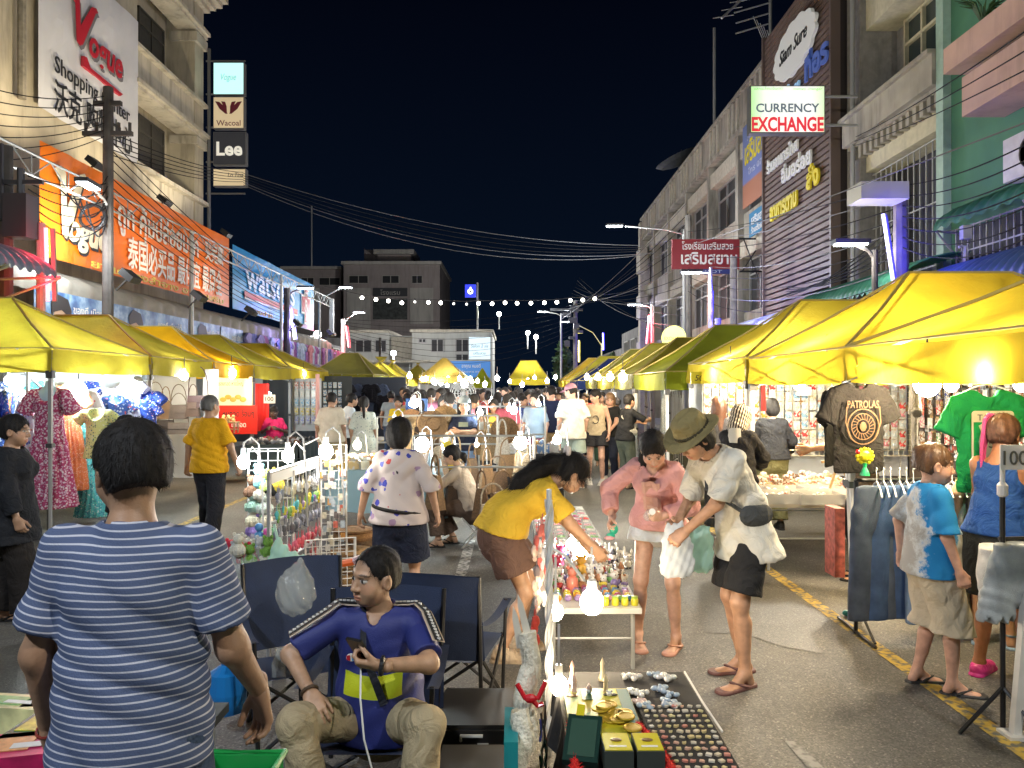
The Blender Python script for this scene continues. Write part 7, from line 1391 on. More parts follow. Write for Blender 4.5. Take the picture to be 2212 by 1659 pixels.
# ---- front left boxes, crate
fl=table('low goods table in the front left corner',-2.1,-1.12,2.2,3.05,.55,DKT)
for i,(px,py,d,w,dd,c,c2,lab) in enumerate(((10,1565,2.8,.36,.12,(.62,.6,.3),(.2,.4,.15),'green and cream playset box at the left edge'),(112,1600,2.62,.2,.26,(.07,.16,.10),(.58,.52,.04),'green and yellow toy box under the striped man\'s arm'),(135,1545,2.85,.2,.2,(.07,.16,.10),(.6,.55,.06),'second green and yellow toy box farther back'),(20,1625,2.45,.3,.18,(.6,.02,.12),(.62,.3,.1),'hot pink toy box in the bottom left corner'),(150,1490,3.0,.14,.06,(.1,.2,.45),(.6,.6,.6),'blue and white pack behind the toy boxes'))):
    o=thing('toy_box',lab,'toy box',(wx(px,d),d,.55),R(-8+7*i));MB().box((0,0,.055),(w,dd,.11)).build('carton',mat('toybox%d' % i,c,.35,var=.3,vscale=14),o);MB().box((-.02,0,.1115),(w*.6,dd*.55,.003)).build('print',mat('toyboxp%d' % i,c2,.35,var=.3,vscale=30),o);MB().box((w*.2,-dd*.1,.1135),(w*.3,dd*.2,.002)).build('print',INKW,o)
pk=thing('handle_tool','pale wooden handle upright under the striped man\'s arm','stick',(wx(152,2.75),2.78,.60));MB().tube([(0,0,.0),(.02,0,.17),(.028,0,.24)],[.006,.012,.008],7).build('stick',WOOD,pk)
gc=thing('green_crate','green plastic crate full of packets by the striped man','crate',(wx(505,2.55),2.5,.28));b=MB();b.box((-.12,0,.12),(.012,.36,.24)).box((.12,0,.12),(.012,.36,.24)).box((0,-.18,.12),(.25,.012,.24)).box((0,.18,.12),(.25,.012,.24)).box((0,0,.006),(.24,.36,.012));b.tube([(-.13,-.19,.245),(.13,-.19,.245),(.13,.19,.245),(-.13,.19,.245),(-.13,-.19,.245)],.012,6);b.build('crate',mat('crate_green',(.01,.24,.05),.35),gc)
for i in range(12): inst('packet',snack,(wx(505,2.55)+random.uniform(-.08,.08),2.5+random.uniform(-.13,.13),.28+.13+.02*random.random()),'shiny packet lying in the green crate','packet','packets in the green crate',random.choice([(.5,.55,.5),(.2,.4,.3),(.55,.55,.58)]),random.random()*3,None,.5)
stl=thing('crate_stand','dark stool under the green plastic crate','stool',(wx(505,2.55),2.5,0));MB().box((0,0,.26),(.3,.34,.03)).box((-.12,-.14,.12),(.03,.03,.25)).box((.12,-.14,.12),(.03,.03,.25)).box((-.12,.14,.12),(.03,.03,.25)).box((.12,.14,.12),(.03,.03,.25)).build('stool',TUB,stl)
bl=thing('water_jug','blue plastic jug behind the striped man\'s elbow','jug',(wx(492,4.0),4.0,.12));MB().lathe([(0,0),(.09,0),(.10,.1),(.09,.2),(.03,.24),(.03,.28),(0,.28)],n=14).build('jug',mat('jug_blue',(.01,.16,.45),.3),bl)
wtb=thing('water_bottle','clear half-empty water bottle by the left camp chair','bottle',(wx(603,3.9),3.9,.25));MB().lathe([(0,0),(.035,0),(.037,.06),(.033,.1),(.037,.15),(.014,.2),(.014,.22),(0,.22)],n=12).build('bottle',BAGC,wtb)
# ---------------------------------------------------------------- right-hand stalls
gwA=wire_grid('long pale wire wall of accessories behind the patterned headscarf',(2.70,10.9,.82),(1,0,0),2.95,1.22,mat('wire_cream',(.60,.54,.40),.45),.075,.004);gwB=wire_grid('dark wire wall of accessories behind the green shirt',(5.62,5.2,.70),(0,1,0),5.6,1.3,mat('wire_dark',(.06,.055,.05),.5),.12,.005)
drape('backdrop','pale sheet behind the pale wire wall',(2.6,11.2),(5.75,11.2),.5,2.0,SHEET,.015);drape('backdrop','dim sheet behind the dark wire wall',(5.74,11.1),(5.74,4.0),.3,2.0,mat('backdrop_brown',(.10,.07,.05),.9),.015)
pkt=MB().span((-.037,-.006,-.05),(.037,0,.05)).ball((0,-.008,-.01),(.022,.012,.026),6,4).mesh('packet',PACKM);pk2=MB().span((-.05,-.008,-.07),(.05,0,.07)).ball((0,-.012,-.015),(.03,.018,.034),6,4).mesh('packet',PACKM)
PC={'tan': (.50,.30,.10),'orange': (.58,.24,.04),'cream': (.60,.52,.36),'silver': (.45,.50,.52),'blue': (.20,.33,.45),'white': (.62,.62,.6),'red': (.50,.05,.05),'black': (.03,.03,.03),'pink': (.55,.2,.25),'green': (.1,.25,.1),'navy': (.05,.07,.25),'brown': (.2,.09,.04)}
for j in range(8):
    for i in range(25):
        x=2.76+i*.115;n_=random.choice(['tan','orange','cream','brown'] if i < 8 else ['silver','blue','white','cream','red'] if i < 19 else ['red','white','silver','pink']);inst('packet',pkt,(x,10.885,1.93-j*.135+random.uniform(-.01,.01)),'%s packet hanging on the pale accessory wall' % n_,'packet','packets on the pale accessory wall',PC[n_],random.uniform(-.15,.15),None,1.22)
for j in range(6):
    for i in range(16): n_=random.choice(['red','brown','orange','white','black','pink','navy','green','red']);inst('packet',pk2,(5.60,7.7+i*.2,1.88-j*.19),'%s packet hanging on the dark accessory wall' % n_,'packet','packets on the dark accessory wall',PC[n_],R(-90)+random.uniform(-.15,.15))
def card_mass(nm,lab,n,fn,w,h):
    b=MB()
    for i in range(n): M_=fn();b.prism([(-w,-h),(w,-h),(w,h),(-w,h)],M_,.006,random.randrange(7))
    o=b.build(nm,[mat('card%d' % i,c,.35,var=.35,vscale=40) for i,c in enumerate(((.45,.3,.14),(.5,.46,.36),(.3,.34,.38),(.4,.1,.07),(.55,.53,.5),(.12,.1,.1),(.45,.22,.06)))]);tag(o,lab,'packets',None,'stuff')
card_mass('packets','countless small cards filling the gaps of the pale accessory wall',520,lambda: frame((random.uniform(2.72,5.6),10.93+random.uniform(0,.03),random.uniform(.85,1.98)),(1,0,0)),.034,.046)
card_mass('packets','countless small cards filling the gaps of the dark accessory wall',420,lambda: frame((5.66+random.uniform(0,.03),random.uniform(7.2,10.8),random.uniform(.75,1.95)),(0,-1,0)),.05,.06)
card_mass('packets','small trinket cards hung on the upright white wire grid',60,lambda: frame((wx(694,6.2)+random.uniform(.01,.19),6.185,random.uniform(.3,1.3)),(1,.1,0)),.018,.026)
yc=thing('price_card','yellow card with handwritten number at the wire wall corner','price card',pxz(1510,816,10.4));MB().span((-.11,0,-.08),(.11,.01,.08)).build('card',BOXY,yc);lettering('50',.11,frame((0,-.004,-.04),(1,0,0),(-.1,0,1)),BLK,yc,.002,.004,.2,.12)
for i,(px,py,d) in enumerate(((1770,818,9.6),(1737,845,10.6))): wc=thing('price_card',('white card hanging over the pale wire wall','small white card below the flat bulb')[i],'price card',pxz(px,py,d));MB().span((-.1,0,-.06),(.1,.008,.06)).build('card',INKW,wc)
fe=thing('fire_pole','dark red padded pole against the accessory wall','pole',pxz(1649,850,8.7));MB().tube([(0,0,-.2),(0,0,.12)],.03,8).build('pad',mat('pad_red',(.35,.02,.02),.5),fe)
# clear plastic side curtain with silvery chains
cu=drape('plastic_curtain','clear plastic side curtain of the lime tent',(2.30,11.45),(2.75,14.2),.1,1.9,clearmat('curtain_clear',(.5,.55,.52),.28,.2),.02)
chain_=MB().tube([(0,0,0),(.004,0,-.3),(-.003,.004,-.55)],.006,4).ball((0,0,-.58),(.014,.01,.02),6,4).mesh('necklace',mat('silver_chain',(.5,.5,.48),.3,metal=.8))
for i in range(28): inst('necklace',chain_,(2.55+.02*(i % 2)+.35*(i/28),11.5+i*.09,1.72-.05*(i % 3)-(.55 if i % 4 == 3 else 0)),'silvery necklace hanging behind the clear curtain','necklace','necklaces behind the clear curtain')
gk=tag(MB().box((0,0,.22),(.5,.5,.44)).build('grey_crate',mat('crate_grey',(.16,.16,.15),.6,var=.2),None,False,(2.6,11.9,0)),'grey box standing below the clear curtain','box')
# goods table
table('second goods table heaped' if 0 else 'folding table heaped with trays under the middle right tent',2.45,3.85,7.45,9.3,.66,mat('table_cream',(.55,.48,.36),.6))
TRC=clearmat('tray_frosted',(.75,.72,.64),.6)
for i,(px,py,d,w) in enumerate(((1670,1098,7.6,.52),(1765,1104,7.55,.42),(1690,1075,8.0,.4),(1775,1078,8.0,.4))):
    o=thing('goods_tray',('front left frosted tray of small goods','front right frosted tray of small goods','rear left frosted tray of small goods','rear right frosted tray of small goods')[i],'tray',(wx(px,d),d,.66));b=MB();b.box((0,0,.005),(w,.3,.01))
    for s_ in (-1,1): b.box((s_*w/2,0,.05),(.008,.3,.1));b.box((0,s_*.15,.05),(w,.008,.1))
    b.build('tray',TRC,o)
    for k in range(int(w*26)): q=link('trinket',gbx,o,(random.uniform(-w/2+.05,w/2-.05),random.uniform(-.11,.11),.01));q.scale=(.45,.45,.45);q.color=(*random.choice([(.6,.5,.35),(.55,.25,.15),(.6,.58,.5),(.3,.3,.32)]),1);q.rotation_euler.z=random.random()*3
for k in range(85): inst('boxed_trinket',gbx,(random.uniform(2.5,3.8),random.uniform(8.2,9.2),.665),'small orange and cream pack heaped on the right goods table','trinket','packs heaped on the right goods table',random.choice([(.6,.3,.1),(.6,.45,.25),(.6,.55,.45),(.55,.15,.1),(.2,.1,.05)]),random.random()*3,None,random.uniform(.5,.9))
wr=thing('easel_rack','tan wooden easel rack at the right end of the goods table','easel',pxz(1792,1055,7.6));MB().tube([(0,0,0),(.1,0,.3)],.014,4).tube([(.2,0,0),(.1,0,.3)],.014,4).tube([(-.08,0,.26),(.16,0,.28)],.016,4).build('frame',WOOD,wr)
sg_=thing('price_card','white card standing on the frosted trays','price card',pxz(1735,1073,7.7));MB().span((-.1,0,-.06),(.1,.008,.06)).build('card',INKW,sg_)
# hanging shirts
S1=gm('shirt',CLOTHC,'tee',h=.011,w=.21,ln=.74,sl=.20,fl=.12,seed=3.)
bs=hung(S1,'shirt','charcoal shirt with bronze medallion print hanging from the tent edge','shirt',1855,5.75,2.0-.165,cloth('charcoal',(.019,.016,.0145)),.12,.92)
BRZ=mat('ink_bronze',(.17,.085,.036),.7);MB().tube([(0,0,.14),(0,0,.25)],.006,5).build('hook',INKW,bs);fr_=frame((0,-.062,0),(1,0,0));MT=lambda x,y: fr_ @ Matrix.Translation((x,y,0))
b=MB()
for r_,t_ in ((.135,.008),(.10,.006),(.055,.005)): b.tube([fr_ @ Vector((r_*math.cos(a),-.36+r_*1.05*math.sin(a),0)) for a in np.linspace(0,6.283,31)],t_*.7,4)
for k in range(20): a=k*.314;b.tube([fr_ @ Vector((.055*math.cos(a),-.36+.058*math.sin(a),0)),fr_ @ Vector((.098*math.cos(a+.2),-.36+.103*math.sin(a+.2),0))],.003,4)
b.ball(fr_ @ Vector((0,-.36,0)),(.03,.006,.04),8,5);b.build('print',BRZ,bs);lettering('PATROLAS',.085,MT(0,-.21),BRZ,bs,.004,.012,0,.27)
for s_ in (-1,1): MB().tube([fr_ @ Vector((s_*.14,-.2,0)),fr_ @ Vector((s_*.15,-.33,0)),fr_ @ Vector((s_*.10,-.46,0))],.006,4).build('print',BRZ,bs)
gs=hung(S1,'shirt','bright green shirt with a cream road-sign print','shirt',2133,5.05,1.785,cloth('kelly',(.012,.27,.075)),-.05,.92);CRI=mat('ink_ivory',(.62,.60,.42),.6);fr2=frame((0,-.064,0),(1,0,0));DG=mat('ink_darkgrey',(.10,.10,.09),.6)
rr_=lambda w,h,r,n=5: [(sx*(w-r)+r*math.cos(a0+math.pi/2*i/n),sy*(h-r)+r*math.sin(a0+math.pi/2*i/n)) for sx,sy,a0 in ((1,1,0),(-1,1,math.pi/2),(-1,-1,math.pi),(1,-1,1.5*math.pi)) for i in range(n+1)]
T2=lambda x,y,z=0: fr2 @ Matrix.Translation((x,y,z))
MB().prism(rr_(.145,.205,.025),T2(0,-.36),.003).build('print',CRI,gs);MB().prism([(-.132,-.235),(.132,-.235),(.132,-.475),(-.132,-.475)][::-1],T2(0,0,.004),.002).build('print',cloth('kelly',None),gs)
MB().prism([(-.085,-.115),(-.10,-.02),(-.085,.05),(-.10,.09),(-.06,.115),(0,.10),(.06,.115),(.10,.09),(.085,.05),(.10,-.02),(.085,-.115),(0,-.14)][::-1],T2(0,-.35,.007),.002).build('print',CRI,gs)
for tx,y,sz,w in (('TAKING',-.222,.06,.22),('BACK',-.305,.055,.14),('152',-.415,.10,.14),('SUNDAY',-.545,.06,.22)): lettering(tx,sz,T2(0,y,.010),DG,gs,.002,.004,0,w)
MB().tube([(0,0,.14),(.05,0,.3)],.005,5).build('hook',INKW,gs)
g3=hung(S1,'shirt','grey shirt hanging edge-on behind the largest bulb','shirt',1976,6.6,1.86,cloth('slate',(.09,.085,.08)),1.15,.9);MB().ball((.0,-.07,-.25),(.02,.004,.10),6,4).build('print',mat('ink_scarlet',(.55,.02,.01),.5),g3)
hung(S1,'shirt','dark shirt sleeve peeping left of the charcoal one','shirt',1796,6.3,1.78,cloth('black_tee',(.012,.012,.012)),.9,.85)
ft=thing('toy_flower','yellow sunflower toy on a green stem before the charcoal shirt','toy',pxz(1868,985,5.55));b=MB();b.ball((0,0,0),(.05,.03,.045),12,6)
for k in range(12): a=k*.5236;b.ball((.055*math.cos(a),0,.05*math.sin(a)),(.016,.012,.016),6,4)
b.build('head',mat('toy_yellow',(.66,.55,.01),.4),ft);MB().lathe([(.016,-.05),(.012,-.08),(.03,-.12),(.035,-.14),(0,-.14)],n=10).build('pot',mat('toy_green',(.01,.35,.12),.4),ft);MB().ball((-.05,0,.03),.018,7,5).build('ladybird',mat('toy_red',(.6,.02,.02),.4),ft)
# jeans rail
jr=thing('clothes_rail','black clothes rail of jeans behind the boy','clothes rail',(2.50,5.6,0));b=MB();b.tube([(0,0,1.12),(1.6,.1,1.12)],.014,6)
for x in (0,1.6): b.tube([(x,0,0),(x,0,1.12)],.014,6);b.tube([(x-.02,-.35,.02),(x+.02,.35,.02)],.012,5);b.tube([(x,-.3,.03),(x,0,.25)],.010,5)
b.build('frame',TUB,jr)
JN=[gm('jeans',CLOTHC,'jeans',h=.013,w=.17,ln=.95,flare=.02,seed=float(k)) for k in (1,5)];cjn=[((.085,.105,.145),'charcoal-blue'),((.06,.10,.20),'indigo'),((.17,.24,.36),'washed blue'),((.03,.032,.05),'near-black'),((.20,.22,.26),'pale grey-blue'),((.28,.27,.24),'stone'),((.42,.40,.36),'cream'),((.33,.32,.31),'light grey'),((.5,.48,.44),'off-white'),((.24,.25,.27),'mid grey'),((.4,.4,.4),'silver-grey'),((.12,.12,.12),'dark grey')]
DENIM=mat('denim',(.5,.5,.5),.9,objcol=True,var=.3,vscale=7,bump=.5,bscale=240,spec=.15)
for i in range(12): c,n_=cjn[i];o=inst('jeans',JN[i % 2],(2.58+i*.125+(.05 if i > 1 else 0),5.50+.015*i,1.09),'%s jeans hanging %s on the black rail' % (n_,'at the street end' if i < 4 else 'in the middle' if i < 8 else 'at the inner end'),'jeans','jeans on the black rail',c,R(12) if i < 2 else R(62+random.uniform(-10,10)),DENIM,(1,1,1-.1*(i > 4)*random.random()))
for i in range(26): o=link('hanger',HANG,None,(2.63+i*.055,5.55+.01*(i % 3),1.075),R(75));tag(o,'clothes hanger crowding the black jeans rail','hanger','hangers on the jeans rail')
r2=thing('clothes_rail','black height-adjustable garment stand at the right picture edge','clothes rail',(wx(2165,4.05),4.05,0));b=MB();b.tube([(0,0,0),(0,0,1.22)],.014,7);b.tube([(-.02,0,1.0),(.5,.05,1.0)],.010,6)
for a in (3.4,.6,5.0): b.tube([(0,0,.22),(.28*math.cos(a),.28*math.sin(a),.012)],.011,5)
b.build('frame',TUB,r2);MB().lathe([(.016,1.22),(.026,1.23),(.026,1.28),(.012,1.3),(.012,1.42),(0,1.43)],n=10).build('knob',INKW,r2)
pc_=thing('price_card','white card marked 100 on top of the garment stand','price card',(wx(2192,4.02),4.02,1.43));MB().span((-.075,0,-.065),(.09,.006,.065)).build('card',INKW,pc_);lettering('100',.105,frame((.0,-.003,-.038),(1,0,0)),DG,pc_,.002,.008,0,.125)
SHT=gm('shorts',DENIM,'shorts',h=.011,w=.20,ln=.40,seed=2.);inst('denim_shorts',SHT,(wx(2190,4.0)+.03,4.02,.98),'washed grey frayed denim shorts on the garment stand','shorts',None,(.33,.36,.38),.25,None,.95);inst('denim_shorts',SHT,(wx(2160,4.1)-.0,4.2,.93),'white cut-off shorts behind the grey pair','shorts',None,(.55,.53,.5),1.0,None,.85)
bc=thing('carpet_roll','small red and white printed carton by the tent pole','box',(2.62,6.25,.55));MB().box((0,0,0),(.08,.2,.55)).build('carton',mat('carton_redwhite',(.42,.1,.07),.5,var=.5,vscale=22),bc)
ts=thing('toe_weight','small teal weight at the foot of the tent pole','weight',(wx(1832,6.0),6.02,.03));MB().ball((0,0,0),(.04,.03,.025),8,5).build('weight',mat('box_teal'),ts)
# ---------------------------------------------------------------- the people
TH,THD,WS,TAN=(.36,.205,.125),(.27,.15,.09),(.56,.33,.24),(.47,.26,.16)
def attr_pat(n,L,nm):
    a=n.new('ShaderNodeAttribute');a.attribute_name=nm;return a.outputs['Fac']
def stripes(nm,base,line,per,duty,attr='pat',rough=.85):
    def fn(n,L,co):
        m=n.new('ShaderNodeMath');m.operation='MULTIPLY';L(attr_pat(n,L,attr),m.inputs[0]);m.inputs[1].default_value=1/per
        f=n.new('ShaderNodeMath');f.operation='FRACT';L(m.outputs[0],f.inputs[0])
        return ramp(n,L,f.outputs[0],[(0,line),(duty*.75,line),(duty,base),(.97,base),(1.,line)])
    return nodemat(nm,fn,rough,bump=.25,bscale=200,spec=.2)
STRP=stripes('striped_shirt',(.075,.10,.185),(.46,.47,.55),.0182,.24)
KH,JE,BKP=cloth('khaki',(.36,.29,.18)),cloth('jean',(.05,.075,.13),.25),cloth('black_pants',(.018,.017,.017))
p1=person('man from behind in navy shirt with fine white stripes, left foreground',(-.975,1.98,0),-3,1.70,1.05,h=.009,twist=3,head=(48,4,0),skin=(.33,.19,.115),sh=.174,headsc=1.0,
  L=dict(p=(-.262,.06,.90),e=(-.25,-.8,0),c=.3,d=(.0,.35,-.9)),Rr=dict(p=(.255,.21,.955),e=(.3,-.8,-.2),c=.32,d=(.1,.1,-1),n=(-.6,-.7,0),sp=.55),top=dict(m=STRP,sleeve=.74,hem=-.09,fit=.030,flare=.012,amp=.007,cuff=.056,neck=.056),bot=dict(m=JE,fit=.02),hair=dict(s='short',vol=.014,line=.02,n=2800,ln=.021),shoes=dict(k='sneaker',m=BKP),fL=((-.13,0,0),10),fR=((.13,.1,0),-10))
br=MB();c_=Vector([float(x) for x in p1['arms'][-1][2]]);d_=Vector([float(x) for x in p1['arms'][-1][3]]);u_=d_.orthogonal().normalized();v_=d_.cross(u_);br.tube([(c_+(u_*math.cos(a)+v_*math.sin(a))*.033)*p1['s'] for a in np.linspace(0,6.29,20)],.004,5);br.build('bracelet',mat('bracelet_red',(.25,.03,.02),.6),p1['root'])
# seated man
BLU2=cloth('royal_blue',(.012,.02,.19));TAPE=stripes('sleeve_tape',(.012,.012,.02),(.6,.48,.38),.05,.45)
def blueshirt(n,L,co):
    sp=n.new('ShaderNodeSeparateXYZ');L(co.outputs['Object'],sp.inputs[0]);px_=attr_pat(n,L,'patx');pt=attr_pat(n,L,'pat')
    def band(s_,a,b_):
        x=n.new('ShaderNodeMath');x.operation='GREATER_THAN';L(s_,x.inputs[0]);x.inputs[1].default_value=a;y=n.new('ShaderNodeMath');y.operation='LESS_THAN';L(s_,y.inputs[0]);y.inputs[1].default_value=b_
        m=n.new('ShaderNodeMath');m.operation='MULTIPLY';L(x.outputs[0],m.inputs[0]);L(y.outputs[0],m.inputs[1]);return m.outputs[0]
    def mul(a,b_): m=n.new('ShaderNodeMath');m.operation='MULTIPLY';L(a,m.inputs[0]);L(b_,m.inputs[1]);return m.outputs[0]
    ab=n.new('ShaderNodeMath');ab.operation='ABSOLUTE';L(px_,ab.inputs[0]);f=mul(mul(band(pt,.235,.325),band(ab.outputs[0],-.1,.125)),band(sp.outputs['Y'],.02,9))
    mx=n.new('ShaderNodeMix');mx.data_type='RGBA';L(f,mx.inputs[0]);mx.inputs[6].default_value=(.018,.026,.155,1);mx.inputs[7].default_value=(.50,.55,.01,1);return mx.outputs[2]
p2=person('seated man in royal blue sports shirt with yellow chest block, looking aside',(-.585,3.34,0),176,1.62,1.14,h=.008,pelvis=(0,-.06,.39),lean=6,head=(-40,2,-4),skin=(.42,.25,.155),stubble=.25,headsc=1.1,sh=.168,
  fL=((-.24,.40,0),6),fR=((.17,.36,0),-10),kn=(0,.6,1),kL=(-.35,.3,1),kR=(.4,.3,1),
  Rr=dict(p=(.24,.22,.58),e=(.9,-.3,0),c=.32,d=(-.5,.6,-.6),n=(-.2,-.4,-1),sp=.3),L=dict(p=(-.10,.36,.76),e=(-.9,-.2,-.4),c=.75,d=(.85,.10,.10),n=(.1,-.5,.9)),
  top=dict(m=nodemat('blue_sports',blueshirt,.6,bump=.25,bscale=220),sleeve=.85,hem=-.10,fit=.028,flare=.03,vee=.028,amp=.006),bot=dict(m=KH,fit=.014,flare=.022,amp=.006,len=1.86),hair=dict(s='short',vol=.004,line=.092,n=1600),shoes=dict(k='sneaker',m=BKP))
rt=p2['root'];V3=lambda p: Vector([float(x)*p2['s'] for x in p])
for sd in (1,-1):
    a,e,w=p2['arms'][sd][:3];o_=(p2['f']*.02+p2['u']*.80);tp=[]
    n0=p2['neckb']+p2['r']*sd*.07+p2['u']*.012
    for t in np.linspace(0,1,4): tp.append(n0*(1-t)+(a+p2['u']*.070+p2['r']*sd*.01)*t)
    dr=nrm(e-a);oo=nrm(p2['r']*sd*.8+p2['f']*.45+p2['u']*.5);oo=nrm(oo-dr*float(oo@dr))
    for t in np.linspace(.12,.84,6): tp.append(a+(e-a)*t+oo*(.066+.008*t))
    tp=np.array(tp);b=MB();wv=[]
    side_=[nrm(np.cross(tp[min(i+1,len(tp)-1)]-tp[max(i-1,0)],p2['u']*.6+oo)) for i in range(len(tp))]
    for k_,(wd,off,m_) in enumerate(((.032,.010,0),(.022,.014,1))): b.grid(lambda u,v: V3(tp[min(int(v*(len(tp)-1)),len(tp)-1)]+side_[min(int(v*(len(tp)-1)),len(tp)-1)]*(u-.5)*2*wd+oo*off+p2['u']*off*.5),1,len(tp)-1,m_)
    for i in range(len(tp)-1):
        for q in (.25,.75): c=tp[i]*(1-q)+tp[i+1]*q;b.box(V3(c+oo*.0145+p2['u']*.005),(.013,.006,.012),None,2)
    b.build('sleeve_tape',[mat('tape_cream',(.6,.48,.38),.7),BLK,INKW],rt)
fx_=frame(V3(p2['chest']+p2['f']*.19+p2['u']*.01+p2['r']*.075),Vector([float(-x) for x in p2['r']]),Vector([float(x) for x in p2['u']]))
MB().prism([(.022*math.cos(a),.016*math.sin(a)) for a in np.linspace(0,6.28,16)[:-1]],fx_,.006).build('emblem',INKW,rt);MB().prism([(-.019,-.009),(-.004,-.012),(-.004,.012),(-.019,.009)],fx_ @ Matrix.Translation((0,0,.007)),.002).build('emblem',RED,rt);MB().prism([(.004,-.012),(.014,-.009),(.014,.009),(.004,.012)],fx_ @ Matrix.Translation((0,0,.007)),.002).build('emblem',BLU,rt)
MB().tube([V3(p2['neckb']+p2['r']*.06+p2['f']*.03+p2['u']*.02),V3(p2['chest']+p2['r']*.03+p2['f']*.165+p2['u']*.03),V3(p2['waist']-p2['r']*.06+p2['f']*.175)],[.014,.02,.024],4).build('sling_strap',cloth('strap_dark',(.02,.022,.03)),rt)
ph=thing('phone','dark phone held in the seated man\'s raised hand','phone',tuple(p2['hand'](-1,.085,.045)),(R(-35),0,R(150)));MB().box((0,0,0),(.075,.012,.15)).build('body',mat('phone_black',(.01,.01,.012),.25),ph)
hp_=p2['hand'](-1,.085,.045);cbl=thing('charging_lead','white charging lead running from the phone to the ground','cable',tuple(hp_));MB().tube([Vector(q) for q in ((0,0,-.06),(.01,-.06,-.16),(.03,-.09,-.3),(.08,-.08,-.5),(.16,-.1,-.66))],.004,5).build('lead',INKW,cbl)
wm=p2['arms'][-1];c_=V3(wm[2]-wm[3]*.01);d_=V3(wm[3]).normalized();u_=d_.orthogonal().normalized();v_=d_.cross(u_);b=MB();b.tube([c_+(u_*math.cos(a)+v_*math.sin(a))*.031 for a in np.linspace(0,6.29,18)],.010,6);b.build('watch',mat('watch_black',(.015,.015,.018),.35),rt)
wm=p2['arms'][1];c_=V3(wm[2]-wm[3]*.012);d_=V3(wm[3]).normalized();u_=d_.orthogonal().normalized();v_=d_.cross(u_);MB().tube([c_+(u_*math.cos(a)+v_*math.sin(a))*.032 for a in np.linspace(0,6.29,18)],.007,6).build('bracelet',mat('bead_brown',(.08,.05,.03),.5),rt)
# bending woman in yellow
p3=person('woman with long dark hair in yellow shirt bending over the toy table',(.02,5.15,0),-86,1.64,1.10,True,lean=57,pelvis=(0,-.10,.895),twist=4,head=(6,34,0),h=.011,skin=(.44,.25,.15),glasses=True,headsc=1.08,neckfwd=.03,
  Rr=dict(p=(.16,.60,.70),e=(.3,-.3,-.5),c=.45,d=(.0,.55,-.85)),L=dict(p=(-.12,.50,.78),e=(-.3,-.4,-.3),c=.4),fL=((-.11,.02,0),4),fR=((.12,-.10,0),-4),
  top=dict(m=cloth('mustard_tee',(.56,.36,.035)),sleeve=.78,hem=-.02,fit=.03,flare=.03,amp=.008,cuff=.06),bot=dict(m=cloth('brown_shorts',(.12,.068,.05)),len=.62,fit=.035,flare=.05,amp=.006),shoes=dict(k='sneaker',m=cloth('tan_shoe',(.4,.3,.2))),
  hair=dict(s='pony',vol=.016,line=.06,chain=[((0,-.09,.04),.05),((0,-.16,-.02),.06),((.02,-.22,-.12),.075),((0,-.25,-.24),.08),((-.01,-.25,-.35),.06),((0,-.24,-.42),.03)],n=5200,ln=.13))
bw=MB();q0=p3['hc']+p3['HB'].T@vec(0,-.10,.07)
for s_ in (-1,1): bw.ball(Vector([float(x)*p3['s'] for x in q0+p3['HB'].T@vec(.03*s_,-.01,.03)]),(.03,.02,.05),8,5)
bw.build('hair_bow',mat('bow_pale',(.5,.44,.42),.7),p3['root'])
# couple at the table
p4=person('young woman in open pink shirt and white shorts looking down at a toy',(1.02,5.36,0),163,1.60,.98,True,lean=33,twist=-8,head=(10,50,6),h=.011,skin=WS,headsc=1.05,
  Rr=dict(p=(.30,.30,.98),e=(.9,-.4,-.3),c=.6,d=(.1,.7,-.5)),L=dict(p=(-.05,.36,1.02),e=(-.8,-.3,-.4),c=.8,d=(.4,.8,.2),n=(.8,-.2,.2)),fL=((-.13,.02,0),-12),fR=((.15,.03,0),16),
  top=dict(m=cloth('pink_shirt',(.62,.32,.31)),sleeve=1.75,hem=-.05,fit=.03,flare=.05,amp=.008,vee=.16,cuff=.045,neck=.075),bot=dict(m=cloth('white_shorts',(.58,.62,.66)),len=.34,fit=.025,flare=.04),hair=dict(s='pony',vol=.012,line=.07,chain=[((.05,-.08,.02),.045),((.07,-.06,-.1),.04),((.085,.03,-.2),.036),((.085,.06,-.34),.026)]),shoes=dict(k='sandal',m=mat('sandal_rose',(.45,.22,.15),.5)))
MB().grid(lambda u,v: Vector([float(x)*p4['s'] for x in (p4['chest']+p4['f']*(.15+.012*math.sin(u*9))+p4['r']*(u-.5)*.13+p4['u']*lerp(-.16,.10,v))]),6,6).build('camisole',cloth('salmon_top',(.60,.36,.31)),p4['root'])
ty=thing('held_toy','small green and pink toy held out in the woman\'s fingers','toy',tuple(p4['hand'](1,.10,.04)));MB().ball((0,0,-.0),(.03,.02,.035),8,5).ball((-.02,0,-.04),(.03,.02,.02),8,5).build('toy',mat('toy_teal',(.02,.35,.22),.4),ty);MB().ball((-.03,-.01,-.055),(.035,.02,.015),8,5).build('base',mat('toy_pinkish',(.6,.3,.32),.4),ty)
cup=thing('drink_bottle','clear bottle with pale cap held by the woman in pink','bottle',tuple(p4['hand'](-1,.07,.04)),(R(70),0,0));MB().lathe([(0,-.08),(.032,-.08),(.034,.02),(.018,.06),(.018,.085),(0,.085)],n=12).build('bottle',BAGC,cup);MB().lathe([(.019,.06),(.021,.09),(0,.09)],n=10).build('cap',INKW,cup)
